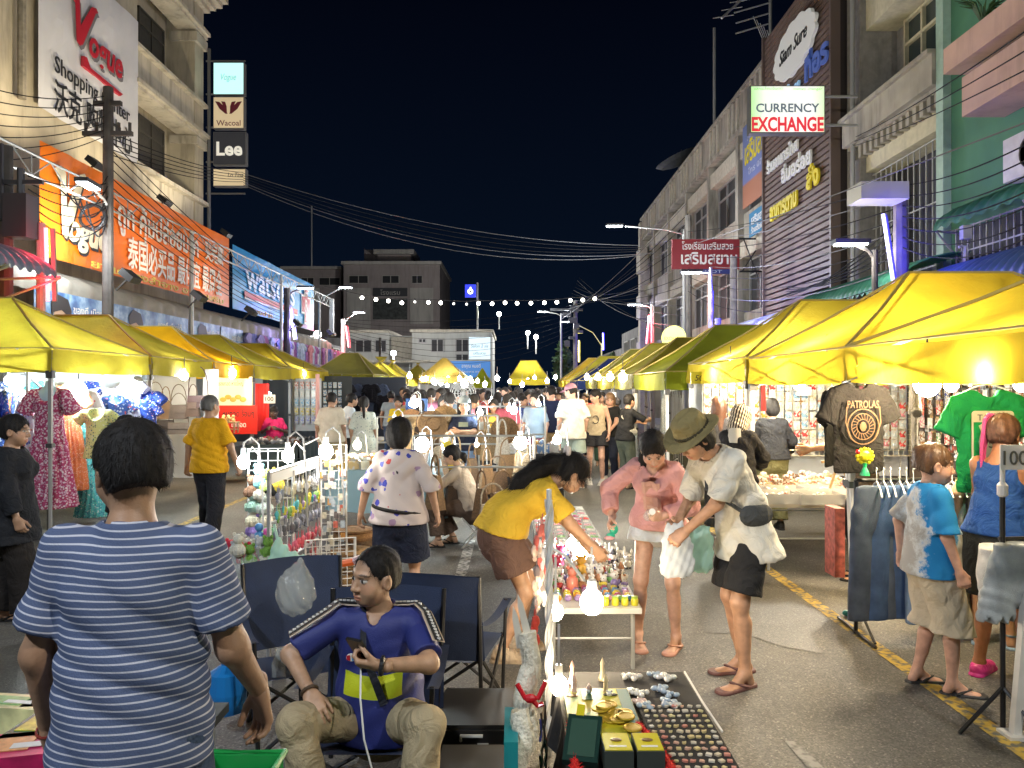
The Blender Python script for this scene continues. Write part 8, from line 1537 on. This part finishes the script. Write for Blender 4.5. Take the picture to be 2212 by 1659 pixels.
p5=person('young man in olive brimmed hat and white shirt leaning over a bag',(1.40,4.72,0),110,1.74,.88,lean=33,pelvis=(0,-.03,.95),twist=6,head=(8,38,-4),h=.010,skin=TAN,neckfwd=.035,
  L=dict(p=(-.02,.40,.93),e=(-.6,-.6,-.2),c=.9,d=(.2,.75,-.6),n=(.5,-.2,-.5)),Rr=dict(p=(.13,.36,.96),e=(.6,-.5,-.3),c=.8,d=(-.3,.8,-.3)),fL=((-.10,.04,0),10),fR=((.11,-.10,0),-12),
  top=dict(m=cloth('white_tee',(.62,.60,.54)),sleeve=.9,hem=-.20,fit=.036,flare=.06,amp=.009,cuff=.058),bot=dict(m=cloth('black_shorts',(.022,.022,.024)),len=.86,fit=.010,flare=.04),hair=dict(s='med',vol=.016,line=.03),shoes=dict(k='flip',m=mat('flip_brown',(.12,.05,.045),.6)),cap=dict(k='hat',name='hat',m=cloth('olive_felt',(.23,.19,.09)),m2=cloth('hat_band',(.05,.045,.03))))
lettering('AID',.022,frame((-.13*p5['s'],.045*p5['s'],.62*p5['s']),(0,-1,0)),INKW,p5['root'],.002)
def sling(p,col,sd=-1,nm='sling_bag',big=1.):
    V3_=lambda q: Vector([float(x)*p['s'] for x in q]);m_=cloth(nm+str(col),col);b=MB();c0=p['waist']+p['r']*sd*.17+p['f']*.05;b.ball(V3_(c0-p['u']*.04-p['r']*sd*.02),(.045*big,.12*big,.075*big),12,8);b.build(nm,m_,p['root'])
    b=MB();b.tube([V3_(c0),V3_(p['chest']+p['r']*sd*.02-p['f']*.135),V3_(p['neckb']-p['r']*sd*.09-p['f']*.02+p['u']*.005),V3_(p['chest']-p['r']*sd*.02+p['f']*.15),V3_(c0+p['f']*.06)],.014,4);b.build('bag_strap',m_,p['root'])
sling(p5,(.06,.065,.07))
for i,(px,py,d,m_,lab,w,hh) in enumerate(((1462,1188,4.62,BAGW,'white carrier bag hanging in front of the young man\'s knees',.125,.30),(1515,1180,4.72,BAGT,'pale green carrier bag behind the white one',.09,.26))):
    cbg=thing('carrier_bag',lab,'plastic bag',pxz(px,py+50,d));sd_=2.+i
    def cf_(P):
        q=ecap(P,vec(-.0,0,.05),vec(0,0,.13),w*.86,w*.72,vec(0,1,0),.45);q=smin(q,ecap(P,vec(0,0,.2),vec(.03,0,hh),.05,.016,vec(0,1,0),.5),.08);q=smin(q,ecap(P,vec(-.02,0,.2),vec(-.045,0,hh*.98),.04,.012,vec(0,1,0),.5),.05);q=np.maximum(q,-P[:,2]-.02+.05*P[:,0]);return q+.004*np.sin(P[:,0]*75+P[:,2]*(18+9*sd_))*np.sin(P[:,2]*30+P[:,1]*50)+.003*np.sin(P[:,0]*150-P[:,2]*60)
    V,Q=surf(cf_,(-.2,-.12,-.06),(.2,.12,hh+.06),.009);link('bag',npmesh('bag',V,Q,m_),cbg)
# woman in floral blouse, squatting woman
FLR=floral('floral_blouse',(.46,.40,.385),[(.04,.05,.30),(.06,.06,.35),(.42,.06,.06),(.1,.12,.4),(.3,.2,.3)],11.5,.27)
p6=person('woman from behind in loose white blouse with blue and red flowers',(wx(862,5.9),5.9,0),-6,1.54,1.2,True,head=(-2,6,0),h=.011,skin=TH,headsc=1.08,L=dict(p=(-.33,-.02,.92),e=(-.6,-.6,0),c=.4),Rr=dict(p=(.33,.0,.93),e=(.6,-.6,0),c=.4),fL=((-.13,0,0),8),fR=((.13,.06,0),-8),
  top=dict(m=FLR,name='blouse',sleeve=1.12,hem=-.10,fit=.04,flare=.03,amp=.008,cuff=.055,neck=.06),bot=dict(m=cloth('navy_shorts',(.014,.018,.035)),len=.92,fit=.035,flare=.04),hair=dict(s='med',vol=.018),shoes=dict(k='sandal',m=BKP))
sling(p6,(.02,.02,.025),1,'waist_bag',.9);MB().tube([Vector([float(x)*p6['s'] for x in (p6['pc']+p6['u']*.02+p6['r']*.222*math.cos(a)+p6['f']*.185*math.sin(a)-vec(0,0,.03*math.cos(a)))]) for a in np.linspace(0,6.29,26)],.014,5).build('belt_strap',BKP,p6['root'])
p7=person('woman with flower clip sitting low on a folding stool, beige shirt',(wx(1000,8.7),8.7,0),84,1.58,1.08,True,lean=24,pelvis=(0,-.1,.50),head=(4,18,0),h=.013,skin=(.42,.25,.16),headsc=1.05,kn=(0,.7,1),fL=((-.12,.28,0),5),fR=((.12,.14,0),-5),L=dict(p=(-.08,.45,.86),e=(-.5,-.3,-.6),c=.7,d=(.2,.8,.4)),Rr=dict(p=(.08,.42,.84),e=(.5,-.3,-.6),c=.7,d=(-.2,.8,.4)),
  top=dict(m=cloth('beige_tee',(.40,.33,.26)),sleeve=.95,hem=-.04,fit=.03,flare=.03,amp=.007),bot=dict(m=cloth('brown_slacks',(.10,.068,.05)),fit=.03,flare=.03,len=1.85),hair=dict(s='pony',vol=.01,line=.07,chain=[((0,-.09,.0),.035),((0,-.14,-.05),.04),((0,-.14,-.12),.02)]),shoes=dict(k='sandal',m=BKP))
so=thing('folding_stool','low folding stool with white crossed legs under the squatting woman','stool',(wx(1030,8.7),8.7,0));b=MB()
for y in (-.14,.14): b.tube([(-.16,y,0),(.16,y,.34)],.010,5);b.tube([(.16,y,0),(-.16,y,.34)],.010,5)
b.tube([(.16,-.14,.34),(.16,.14,.34)],.010,5).tube([(-.16,-.14,.34),(-.16,.14,.34)],.010,5);b.build('frame',GRIDW,so);MB().box((0,0,.35),(.34,.30,.012)).build('seat',NAVY,so)
# left side
p8=person('woman with glasses all in black walking in from the left edge',(-3.80,5.85,0),-78,1.57,1.15,True,head=(-4,4,0),h=.012,skin=TH,glasses=True,headsc=1.06,Rr=dict(p=(.24,.14,.83),e=(.5,-.8,0),c=.5),L=dict(p=(-.22,-.1,.86),e=(-.5,-.8,0),c=.5),fL=((-.09,-.12,0),4),fR=((.10,.16,0),-4),top=dict(m=cloth('black_blouse',(.014,.015,.019)),sleeve=1.8,hem=-.26,fit=.045,flare=.06,amp=.008,cuff=.05),bot=dict(m=cloth('black_slacks',(.018,.015,.014)),fit=.035,flare=.05,len=1.9),hair=dict(s='bun',vol=.012,line=.07,chain=[((0,-.10,.03),.045),((0,-.13,.02),.04)]),shoes=dict(k='flip',m=BKP))
p9=person('man from behind in plain bright yellow shirt and dark trousers',(wx(452,8.8),8.8,0),-14,1.69,1.14,head=(-16,2,0),h=.012,skin=TH,Rr=dict(p=(.34,.06,.90),e=(.6,-.6,0),c=.6),L=dict(p=(-.32,.02,.88),e=(-.6,-.6,0),c=.5),fL=((-.12,.14,0),8),fR=((.11,-.12,0),-8),top=dict(m=cloth('bright_yellow',(.66,.34,.01)),sleeve=.9,hem=-.11,fit=.034,flare=.03,amp=.008,cuff=.06),bot=dict(m=cloth('charcoal_slacks',(.022,.022,.028)),fit=.028,flare=.02,len=1.9),hair=dict(s='short',vol=.006,line=.07,m=mat('grey_hair',(.10,.095,.09),.5)),shoes=dict(k='sneaker',m=BKP))
p10=person('heavyset man from behind in cream shirt in the left aisle',(wx(716,13.2),13.2,0),-6,1.69,1.2,head=(-6,4,0),h=.017,skin=TH,top=dict(m=cloth('cream_tee',(.58,.51,.40)),sleeve=.9,hem=-.08,fit=.034,flare=.03,amp=.008),bot=dict(m=KH,len=.95,fit=.03,flare=.04),hair=dict(s='short',vol=.008),shoes=dict(k='flip',m=BKP))
p11=person('woman with long ponytail in grey-green patterned dress, from behind',(wx(786,12.9),12.9,0),4,1.62,1.12,True,h=.017,skin=TH,top=dict(m=floral('floral_sage',(.42,.45,.40),[(.15,.2,.22),(.3,.34,.3),(.5,.5,.42)],30,.3),name='dress',sleeve=.95,hem=-.36,fit=.035,flare=.08),bot=dict(m=KH,len=.7,fit=.02),hair=dict(s='pony',vol=.012,chain=[((0,-.10,.03),.035),((.01,-.13,-.1),.03),((.02,-.12,-.34),.016)]),shoes=dict(k='sandal',m=BKP))
p12=person('person in white printed shirt half hidden by the cream-shirt man',(wx(742,14.4),14.4,0),-60,1.68,1.05,lean=18,h=.02,skin=TH,face=False,top=dict(m=floral('floral_paleprint',(.5,.54,.58),[(.55,.3,.2),(.4,.5,.6)],12,.25),fit=.035),bot=dict(m=BKP),hair=dict(s='short'))
p13=person('dark-skinned woman in hot pink shirt seated in the shoe stall',(wx(594,15.9),15.9,0),184,1.62,1.1,True,pelvis=(0,0,.72),lean=8,head=(8,24,0),h=.017,skin=(.10,.06,.045),kn=(0,1,.3),fL=((-.15,.35,.25),0),fR=((.15,.35,.25),0),Rr=dict(p=(.1,.3,1.0),c=.7),L=dict(p=(-.12,.3,1.0),c=.7),top=dict(m=cloth('hot_pink',(.62,.03,.16)),sleeve=.85,fit=.03,hem=-.1),bot=dict(m=cloth('raspberry',(.32,.02,.07)),fit=.04),hair=dict(s='short',vol=.006),shoes=dict(k='flip',m=BKP))
p14=person('person in black headscarf mostly hidden behind the striped-shirt man',(wx(272,7.6),7.6,0),150,1.50,1.0,True,h=.016,skin=TH,top=dict(m=cloth('dark_tunic',(.02,.02,.024)),sleeve=1.9,hem=-.3,fit=.04,flare=.06),bot=dict(m=BKP),cap=dict(k='scarf',name='headscarf',m=cloth('black_scarf',(.016,.016,.02))),shoes=dict(k='flip',m=BKP))
# centre
p15=person('woman in pale cap and dark navy shirt with folded arms',(wx(1003,11.6),11.6,0),178,1.63,1.2,True,h=.013,skin=(.46,.28,.18),head=(4,0,0),headsc=1.08,Rr=dict(p=(-.04,.21,1.17),e=(.9,.1,-.5),c=.3,d=(-1,.1,.05)),L=dict(p=(.06,.25,1.20),e=(-.9,.1,-.5),c=.3,d=(1,.1,.0)),top=dict(m=cloth('navy_tee',(.018,.024,.05)),sleeve=.85,hem=-.06,fit=.03),bot=dict(m=cloth('light_jean',(.16,.24,.38),.2),fit=.02),hair=dict(s='long',vol=.01),cap=dict(k='cap',m=cloth('pale_cap',(.45,.5,.5))),shoes=dict(k='sneaker',m=BKP))
MB().prism([(-.07,-.04),(.07,-.04),(.07,.03),(-.07,.03)],frame(Vector([float(x)*p15['s'] for x in p15['chest']+p15['f']*.155+p15['u']*.02]),(-1,0,0)),.012).build('chest_print',mat('print_sage',(.22,.25,.18),.7),p15['root'])
p16=person('smiling woman in lemon shirt with dark strap, facing the camera',(wx(861,15.5),15.5,0),176,1.60,1.05,True,h=.016,skin=TH,head=(3,8,0),Rr=dict(p=(.08,.28,1.08),c=.7),L=dict(p=(-.08,.28,1.08),c=.7),top=dict(m=cloth('lemon_tee',(.62,.46,.03)),sleeve=.9,fit=.03),bot=dict(m=BKP),hair=dict(s='bob',vol=.014),shoes=dict(k='sneaker',m=BKP));sling(p16,(.03,.02,.02),-1,'shoulder_bag',.7)
p17=person('man from behind in grey shirt near the far left shirts',(wx(845,18.5),18.5,0),8,1.68,1.05,h=.02,skin=TH,face=False,top=dict(m=cloth('grey_tee',(.30,.34,.36))),bot=dict(m=JE),hair=dict(s='short'),shoes=dict(k='sneaker',m=BKP))
p18=person('man in vivid red shirt from behind in the centre crowd',(wx(1056,15.8),15.8,0),-5,1.68,1.0,h=.017,skin=THD,face=False,top=dict(m=cloth('vivid_red',(.60,.03,.012)),fit=.03),bot=dict(m=BKP,len=.9),hair=dict(s='short'),shoes=dict(k='sneaker',m=BKP))
p19=person('young man in grey shirt seated low behind the folded-arms woman',(wx(1042,13),13,0),120,1.6,.95,h=.018,skin=TH,pelvis=(0,0,.8),head=(0,20,0),top=dict(m=cloth('stone_tee',(.27,.26,.22))),bot=dict(m=BKP),hair=dict(s='short'),shoes=dict(k='flip',m=BKP))
p20=person('tall man in pink cap and white shirt strolling with his back turned',(wx(1236,13.8),13.8,0),14,1.84,1.06,head=(42,16,0),h=.014,skin=WS,fL=((-.11,.1,0),6),fR=((.12,-.12,0),-6),top=dict(m=cloth('ivory_tee',(.60,.57,.50)),sleeve=.95,hem=-.14,fit=.045,flare=.04,amp=.009,cuff=.065),bot=dict(m=cloth('sage_shorts',(.30,.36,.32)),len=.82,fit=.03,flare=.05),hair=dict(s='short',vol=.006),cap=dict(k='cap',m=cloth('pink_cap',(.40,.20,.25))),shoes=dict(k='sneaker',m=cloth('white_shoe',(.6,.58,.54))))
p21=person('young man in tan printed vest and dark shorts with white trainers',(wx(1288,14.2),14.2,0),168,1.74,.95,head=(-50,12,0),h=.014,skin=WS,fL=((-.12,.05,0),-10),fR=((.14,-.02,0),14),top=dict(m=cloth('tan_vest',(.42,.35,.24)),sleeve=0,hem=-.06,fit=.022),bot=dict(m=cloth('dark_shorts',(.025,.025,.03)),len=.55,fit=.03,flare=.04),hair=dict(s='short',vol=.014),shoes=dict(k='sneaker',m=cloth('white_shoe')))
MB().tube([Vector([float(x)*p21['s'] for x in p21['waist']+p21['u']*.1+p21['f']*.135+p21['r']*.055*math.cos(a)+p21['u']*.07*math.sin(a)]) for a in np.linspace(.5,5.8,16)],.009,4).build('chest_print',BLK,p21['root'])
p22=person('man in dark navy shirt beside the tall white-shirted one',(wx(1192,15),15,0),8,1.80,1.0,head=(30,10,0),h=.017,skin=WS,top=dict(m=cloth('deep_navy',(.015,.022,.065)),sleeve=1.2,fit=.03),bot=dict(m=KH,len=.9),hair=dict(s='short'),shoes=dict(k='sneaker',m=BKP))
p23=person('woman with long fair hair in black carrying a mask and bag',(wx(1318,14.6),14.6,0),150,1.68,1.0,True,head=(20,20,0),h=.016,skin=WS,Rr=dict(p=(.12,.3,1.0),c=.6),L=dict(p=(-.12,.3,1.0),c=.6),top=dict(m=cloth('black_knit',(.02,.02,.022)),fit=.03),bot=dict(m=cloth('navy_trousers',(.02,.025,.045)),fit=.025),hair=dict(s='long',m=mat('fair_hair',(.22,.13,.07),.45,var=.3,vscale=30)),shoes=dict(k='sneaker',m=cloth('white_shoe')))
p24=person('person in black with arms reaching into the curtained stall',(wx(1350,13.6),13.6,0),-60,1.66,1.05,True,lean=10,h=.017,skin=TAN,Rr=dict(p=(.15,.45,1.25),c=.5),L=dict(p=(-.1,.45,1.2),c=.5),top=dict(m=cloth('black_long',(.015,.015,.016)),sleeve=.95,fit=.03),bot=dict(m=cloth('olive_slacks',(.10,.11,.08)),fit=.03),hair=dict(s='short'),shoes=dict(k='flip',m=BKP));sling(p24,(.35,.33,.28),1,'shoulder_bag',1.)
p25=person('woman in mustard vest with hands on hips in the far aisle',(wx(1165,17),17,0),10,1.64,1.0,True,h=.02,skin=TAN,face=False,L=dict(p=(-.2,.0,1.02),e=(-1,-.3,0),c=.5),top=dict(m=cloth('mustard_vest',(.4,.27,.06)),sleeve=0),bot=dict(m=cloth('grey_skirt',(.15,.14,.13)),len=.9,fit=.04),hair=dict(s='bun',chain=[((0,-.1,.05),.04),((0,-.12,.06),.035)]),shoes=dict(k='flip',m=BKP))
# right
ZEB=stripes('zebra_scarf',(.02,.018,.015),(.55,.46,.34),.24,.55,'pat')
p26=person('woman in black with black and cream striped headscarf',(wx(1590,7.7),7.7,0),-38,1.60,1.12,True,lean=10,head=(-12,26,0),h=.012,skin=TH,headsc=1.1,Rr=dict(p=(.12,.40,1.06),e=(.7,-.3,-.4),c=.7,d=(.1,.9,.2)),L=dict(p=(-.1,.36,.96),e=(-.7,-.4,-.3),c=.6),top=dict(m=cloth('black_abaya',(.018,.017,.018)),name='tunic',sleeve=1.85,hem=-.3,fit=.045,flare=.06,amp=.008,cuff=.05),bot=dict(m=BKP,fit=.03),cap=dict(k='scarf',name='headscarf',m=ZEB),shoes=dict(k='flip',m=BKP))
b=MB();V3_=lambda q: Vector([float(x)*p26['s'] for x in q]);b.grid(lambda u,v: V3_(p26['neckb']+p26['u']*(.03-.16*v)+p26['r']*(u-.5)*(.13+.03*v)-p26['f']*(.10+.03*math.sin(u*3.14)+.0*v)),8,5);b.build('scarf_tail',mat('scarf_pale',(.5,.46,.38),.8),p26['root'])
p27=person('long brown-haired woman from behind at the accessory wall',(wx(1552,9.9),9.9,0),0,1.66,.95,True,h=.015,skin=WS,face=False,top=dict(m=cloth('grey_top',(.06,.055,.055))),bot=dict(m=BKP),hair=dict(s='long',vol=.014,m=mat('brown_hair',(.14,.06,.03),.45,var=.3,vscale=30)),shoes=dict(k='sneaker',m=BKP))
p28=person('woman in dark hooded top and olive trousers browsing the wall',(wx(1668,9.7),9.7,0),-4,1.64,1.1,True,head=(0,16,0),h=.014,skin=TH,Rr=dict(p=(.3,.25,1.0),c=.5),L=dict(p=(-.28,.25,1.0),c=.5),top=dict(m=cloth('dark_hoodie',(.022,.023,.027)),sleeve=1.85,fit=.04,hem=-.02,amp=.008),bot=dict(m=cloth('olive_trouser',(.16,.15,.07)),fit=.03,flare=.03),hair=dict(s='bob',vol=.012),shoes=dict(k='sneaker',m=BKP))
p29=person('stallholder hidden behind the charcoal shirt, arm reaching left',(wx(1862,7.2),7.2,0),78,1.66,1.05,h=.015,skin=(.52,.26,.13),L=dict(p=(-.05,.62,1.22),e=(-.4,-.3,-.6),c=.5,d=(0,1,-.1)),Rr=dict(p=(.05,.60,1.2),e=(.4,-.3,-.6),c=.5),top=dict(m=cloth('brown_tee',(.06,.045,.035))),bot=dict(m=BKP),hair=dict(s='short'),shoes=dict(k='flip',m=BKP))
nt_=thing('banknote','folded note passed between two hands over the goods table','banknote',tuple(p29['hand'](-1,.12,.0)));MB().box((0,0,0),(.13,.05,.004)).build('note',mat('note_cream',(.5,.45,.3),.7),nt_)
def tiedye(n,L,co):
    z=n.new('ShaderNodeTexNoise');z.inputs['Scale'].default_value=6;z.inputs['Detail'].default_value=9;z.inputs['Roughness'].default_value=.75;L(co.outputs['Object'],z.inputs['Vector']);sp=n.new('ShaderNodeSeparateXYZ');L(co.outputs['Object'],sp.inputs[0])
    m=n.new('ShaderNodeMath');m.operation='MULTIPLY_ADD';L(z.outputs[0],m.inputs[0]);m.inputs[1].default_value=.32;y=n.new('ShaderNodeMath');y.operation='ABSOLUTE';L(sp.outputs['Y'],y.inputs[0]);L(y.outputs[0],m.inputs[2])
    return ramp(n,L,m.outputs[0],[(.0,(.008,.22,.55)),(.235,(.008,.20,.5)),(.262,(.55,.58,.6)),(.30,(.34,.33,.31)),(.6,(.36,.35,.32))])
p30=person('boy with hair bun in blue and white tie-dye shirt, beige shorts',(2.50,4.60,0),-98,1.43,1.18,head=(-6,6,0),h=.010,skin=(.55,.31,.22),headsc=1.22,Rr=dict(p=(.27,.10,.84),e=(.4,-.9,0),c=.6),L=dict(p=(-.24,-.12,.92),e=(-.4,-.9,0),c=.6),fL=((-.10,-.06,0),8),fR=((.11,.10,0),-8),top=dict(m=nodemat('tie_dye',tiedye,.85,bump=.2,bscale=200),sleeve=.95,hem=-.12,fit=.038,flare=.04,cuff=.065,amp=.006),bot=dict(m=cloth('beige_shorts',(.50,.43,.32)),len=1.18,fit=.045,flare=.06,amp=.008),hair=dict(s='short',vol=.008,line=.07,m=mat('brown_hair2',(.10,.05,.025),.45,var=.3,vscale=30),chain=[((0,-.09,.075),.03),((0,-.115,.09),.03)]),shoes=dict(k='flip',m=mat('flip_black',(.02,.02,.022),.5)))
p31=person('woman with pink braids, bare tanned arms and hot pink clogs',(2.98,4.72,0),-58,1.62,1.15,True,lean=6,head=(10,8,0),h=.011,skin=(.42,.19,.095),Rr=dict(p=(.0,.28,1.1),e=(.9,-.1,-.5),c=.5,d=(-.8,.4,.2)),L=dict(p=(.0,.30,1.14),e=(-.9,.1,-.5),c=.5,d=(.8,.3,.1)),fL=((-.12,.0,0),6),fR=((.13,.08,0),-10),top=dict(m=cloth('royal_tank',(.02,.07,.26)),name='vest',sleeve=0,fit=.014,hem=.0,vee=.12,neck=.10),bot=dict(m=cloth('black_bermuda',(.025,.025,.024)),len=.85,fit=.035,flare=.04),hair=dict(s='bun',vol=.012,line=.06,m=mat('auburn_hair',(.10,.045,.028),.6,var=.4,vscale=45),chain=[((0,-.09,.06),.04),((.02,-.11,.0),.03)]),shoes=dict(k='croc',m=mat('clog_pink',(.62,.04,.26),.4)))
b=MB()
for k in range(5): a=p31['hc'];T_=lambda x,y,z: Vector([float(q)*p31['s'] for q in a+p31['HB'].T@vec(x,y,z)]);b.tube([T_(-.02-.012*k,.02-.02*k,.125),T_(-.07-.004*k,.01-.025*k,.08),T_(-.092,-.01-.02*k,-.02),T_(-.10,-.02-.015*k,-.12),T_(-.10,-.02-.012*k,-.24)],[.010,.012,.012,.011,.006],6)
b.build('braids',mat('braid_pink',(.55,.06,.22),.7,bump=1.,bscale=90),p31['root'])
p32=person('person behind the pink-clogged woman, only legs and blue sandals seen',(3.35,5.35,0),-30,1.6,1.0,h=.015,skin=TAN,face=False,top=dict(m=cloth('black_tank',(.02,.02,.02))),bot=dict(m=cloth('black_bermuda'),len=.9,fit=.03),hair=dict(s='short'),shoes=dict(k='sandal',m=mat('sandal_blue',(.2,.3,.45),.6)))
# far crowd: a few figures with their own build, repeated with other clothes and headings
SHF,PTF,HRF=(mat(n_,(.5,.5,.5),.85,objcol=True,var=.15,vscale=5) for n_ in ('crowd_shirt','crowd_trousers','crowd_hair'))
def crowd_base(i,**k):
    p=person('person strolling in the distant crowd',(0,0,0),0,h=.024,face=False,handh=.011,top=dict(m=SHF,fit=.03,sleeve=.85),bot=dict(m=PTF,len=(1.9,.9)[i % 2],fit=.025),group='distant crowd',**k);return p['root']
CB_=[crowd_base(0,hair=dict(s='short',m=HRF),skin=TH,fL=((-.1,.15,0),0),fR=((.1,-.15,0),0)),crowd_base(1,hair=dict(s='short',m=HRF),skin=WS,fL=((-.1,-.12,0),0),fR=((.1,.12,0),0)),crowd_base(2,fem=True,H=1.6,hair=dict(s='long',m=HRF),skin=TH),crowd_base(3,fem=True,H=1.62,g=1.1,hair=dict(s='bun',m=HRF,chain=[((0,-.1,.05),.035),((0,-.12,.05),.03)]),skin=TAN)]
CN=[((.5,.04,.04),'red'),((.03,.03,.035),'black'),((.55,.54,.5),'white'),((.05,.08,.25),'blue'),((.55,.2,.3),'pink'),((.25,.25,.26),'grey'),((.5,.35,.05),'mustard'),((.1,.22,.12),'green'),((.28,.05,.07),'maroon'),((.3,.4,.5),'pale blue'),((.03,.04,.08),'navy'),((.45,.38,.28),'beige')]
more=[(random.uniform(868,1215),random.uniform(17,31)) for _ in range(70)]+[(random.choice((random.uniform(868,985),random.uniform(1020,1205))),random.uniform(12.5,17)) for _ in range(15)]
spots=[(880,18),(900,21),(918,19),(935,22),(948,18.5),(962,21),(975,24),(985,19.5),(1020,20),(1032,24),(1075,19),(1088,22),(1100,26),(1112,20),(1125,23),(1138,18.5),(1150,21),(1160,24),(1175,19.5),(1185,23),(1205,20),(1218,26),(1232,21),(1250,24),(1265,19),(930,27),(955,29),(1000,28),(1045,27),(1080,30),(1120,29),(1145,30),(1195,29),(1010,33),(1060,34),(905,25),(870,22),(1222,31),(1092,16.5),(1130,17.2),(910,16.2),(935,17.4),(1300,17.5),(1332,16.8)]+more
for i,(px,d) in enumerate(spots):
    b0=CB_[i % 4];r=b0 if i < 4 else copy_tree(b0);c,n_=CN[(i*5) % 12];c2,n2=CN[(i*7+1) % 12];back=i % 3 != 0
    r.location=(wx(px,d),d,0);r.rotation_euler=(0,0,R(random.uniform(-40,40)+(0 if back else 180)));s_=random.uniform(.95,1.05);r.scale=(s_,)*3
    r['label']='%s %s in %s shirt, distant crowd, %s' % (('walking man','strolling man in shorts','long-haired woman','woman with bun')[i % 4],'from behind' if back else 'facing the camera',n_,'left of centre' if px < 1000 else 'right of centre' if px > 1120 else 'in the centre')
    for q in r.children:
        q.color=(*(c if q.name.startswith('shirt') else (c2[0]*.4,c2[1]*.4,c2[2]*.4) if q.name.startswith('trousers') else (.02,.015,.012)),1)
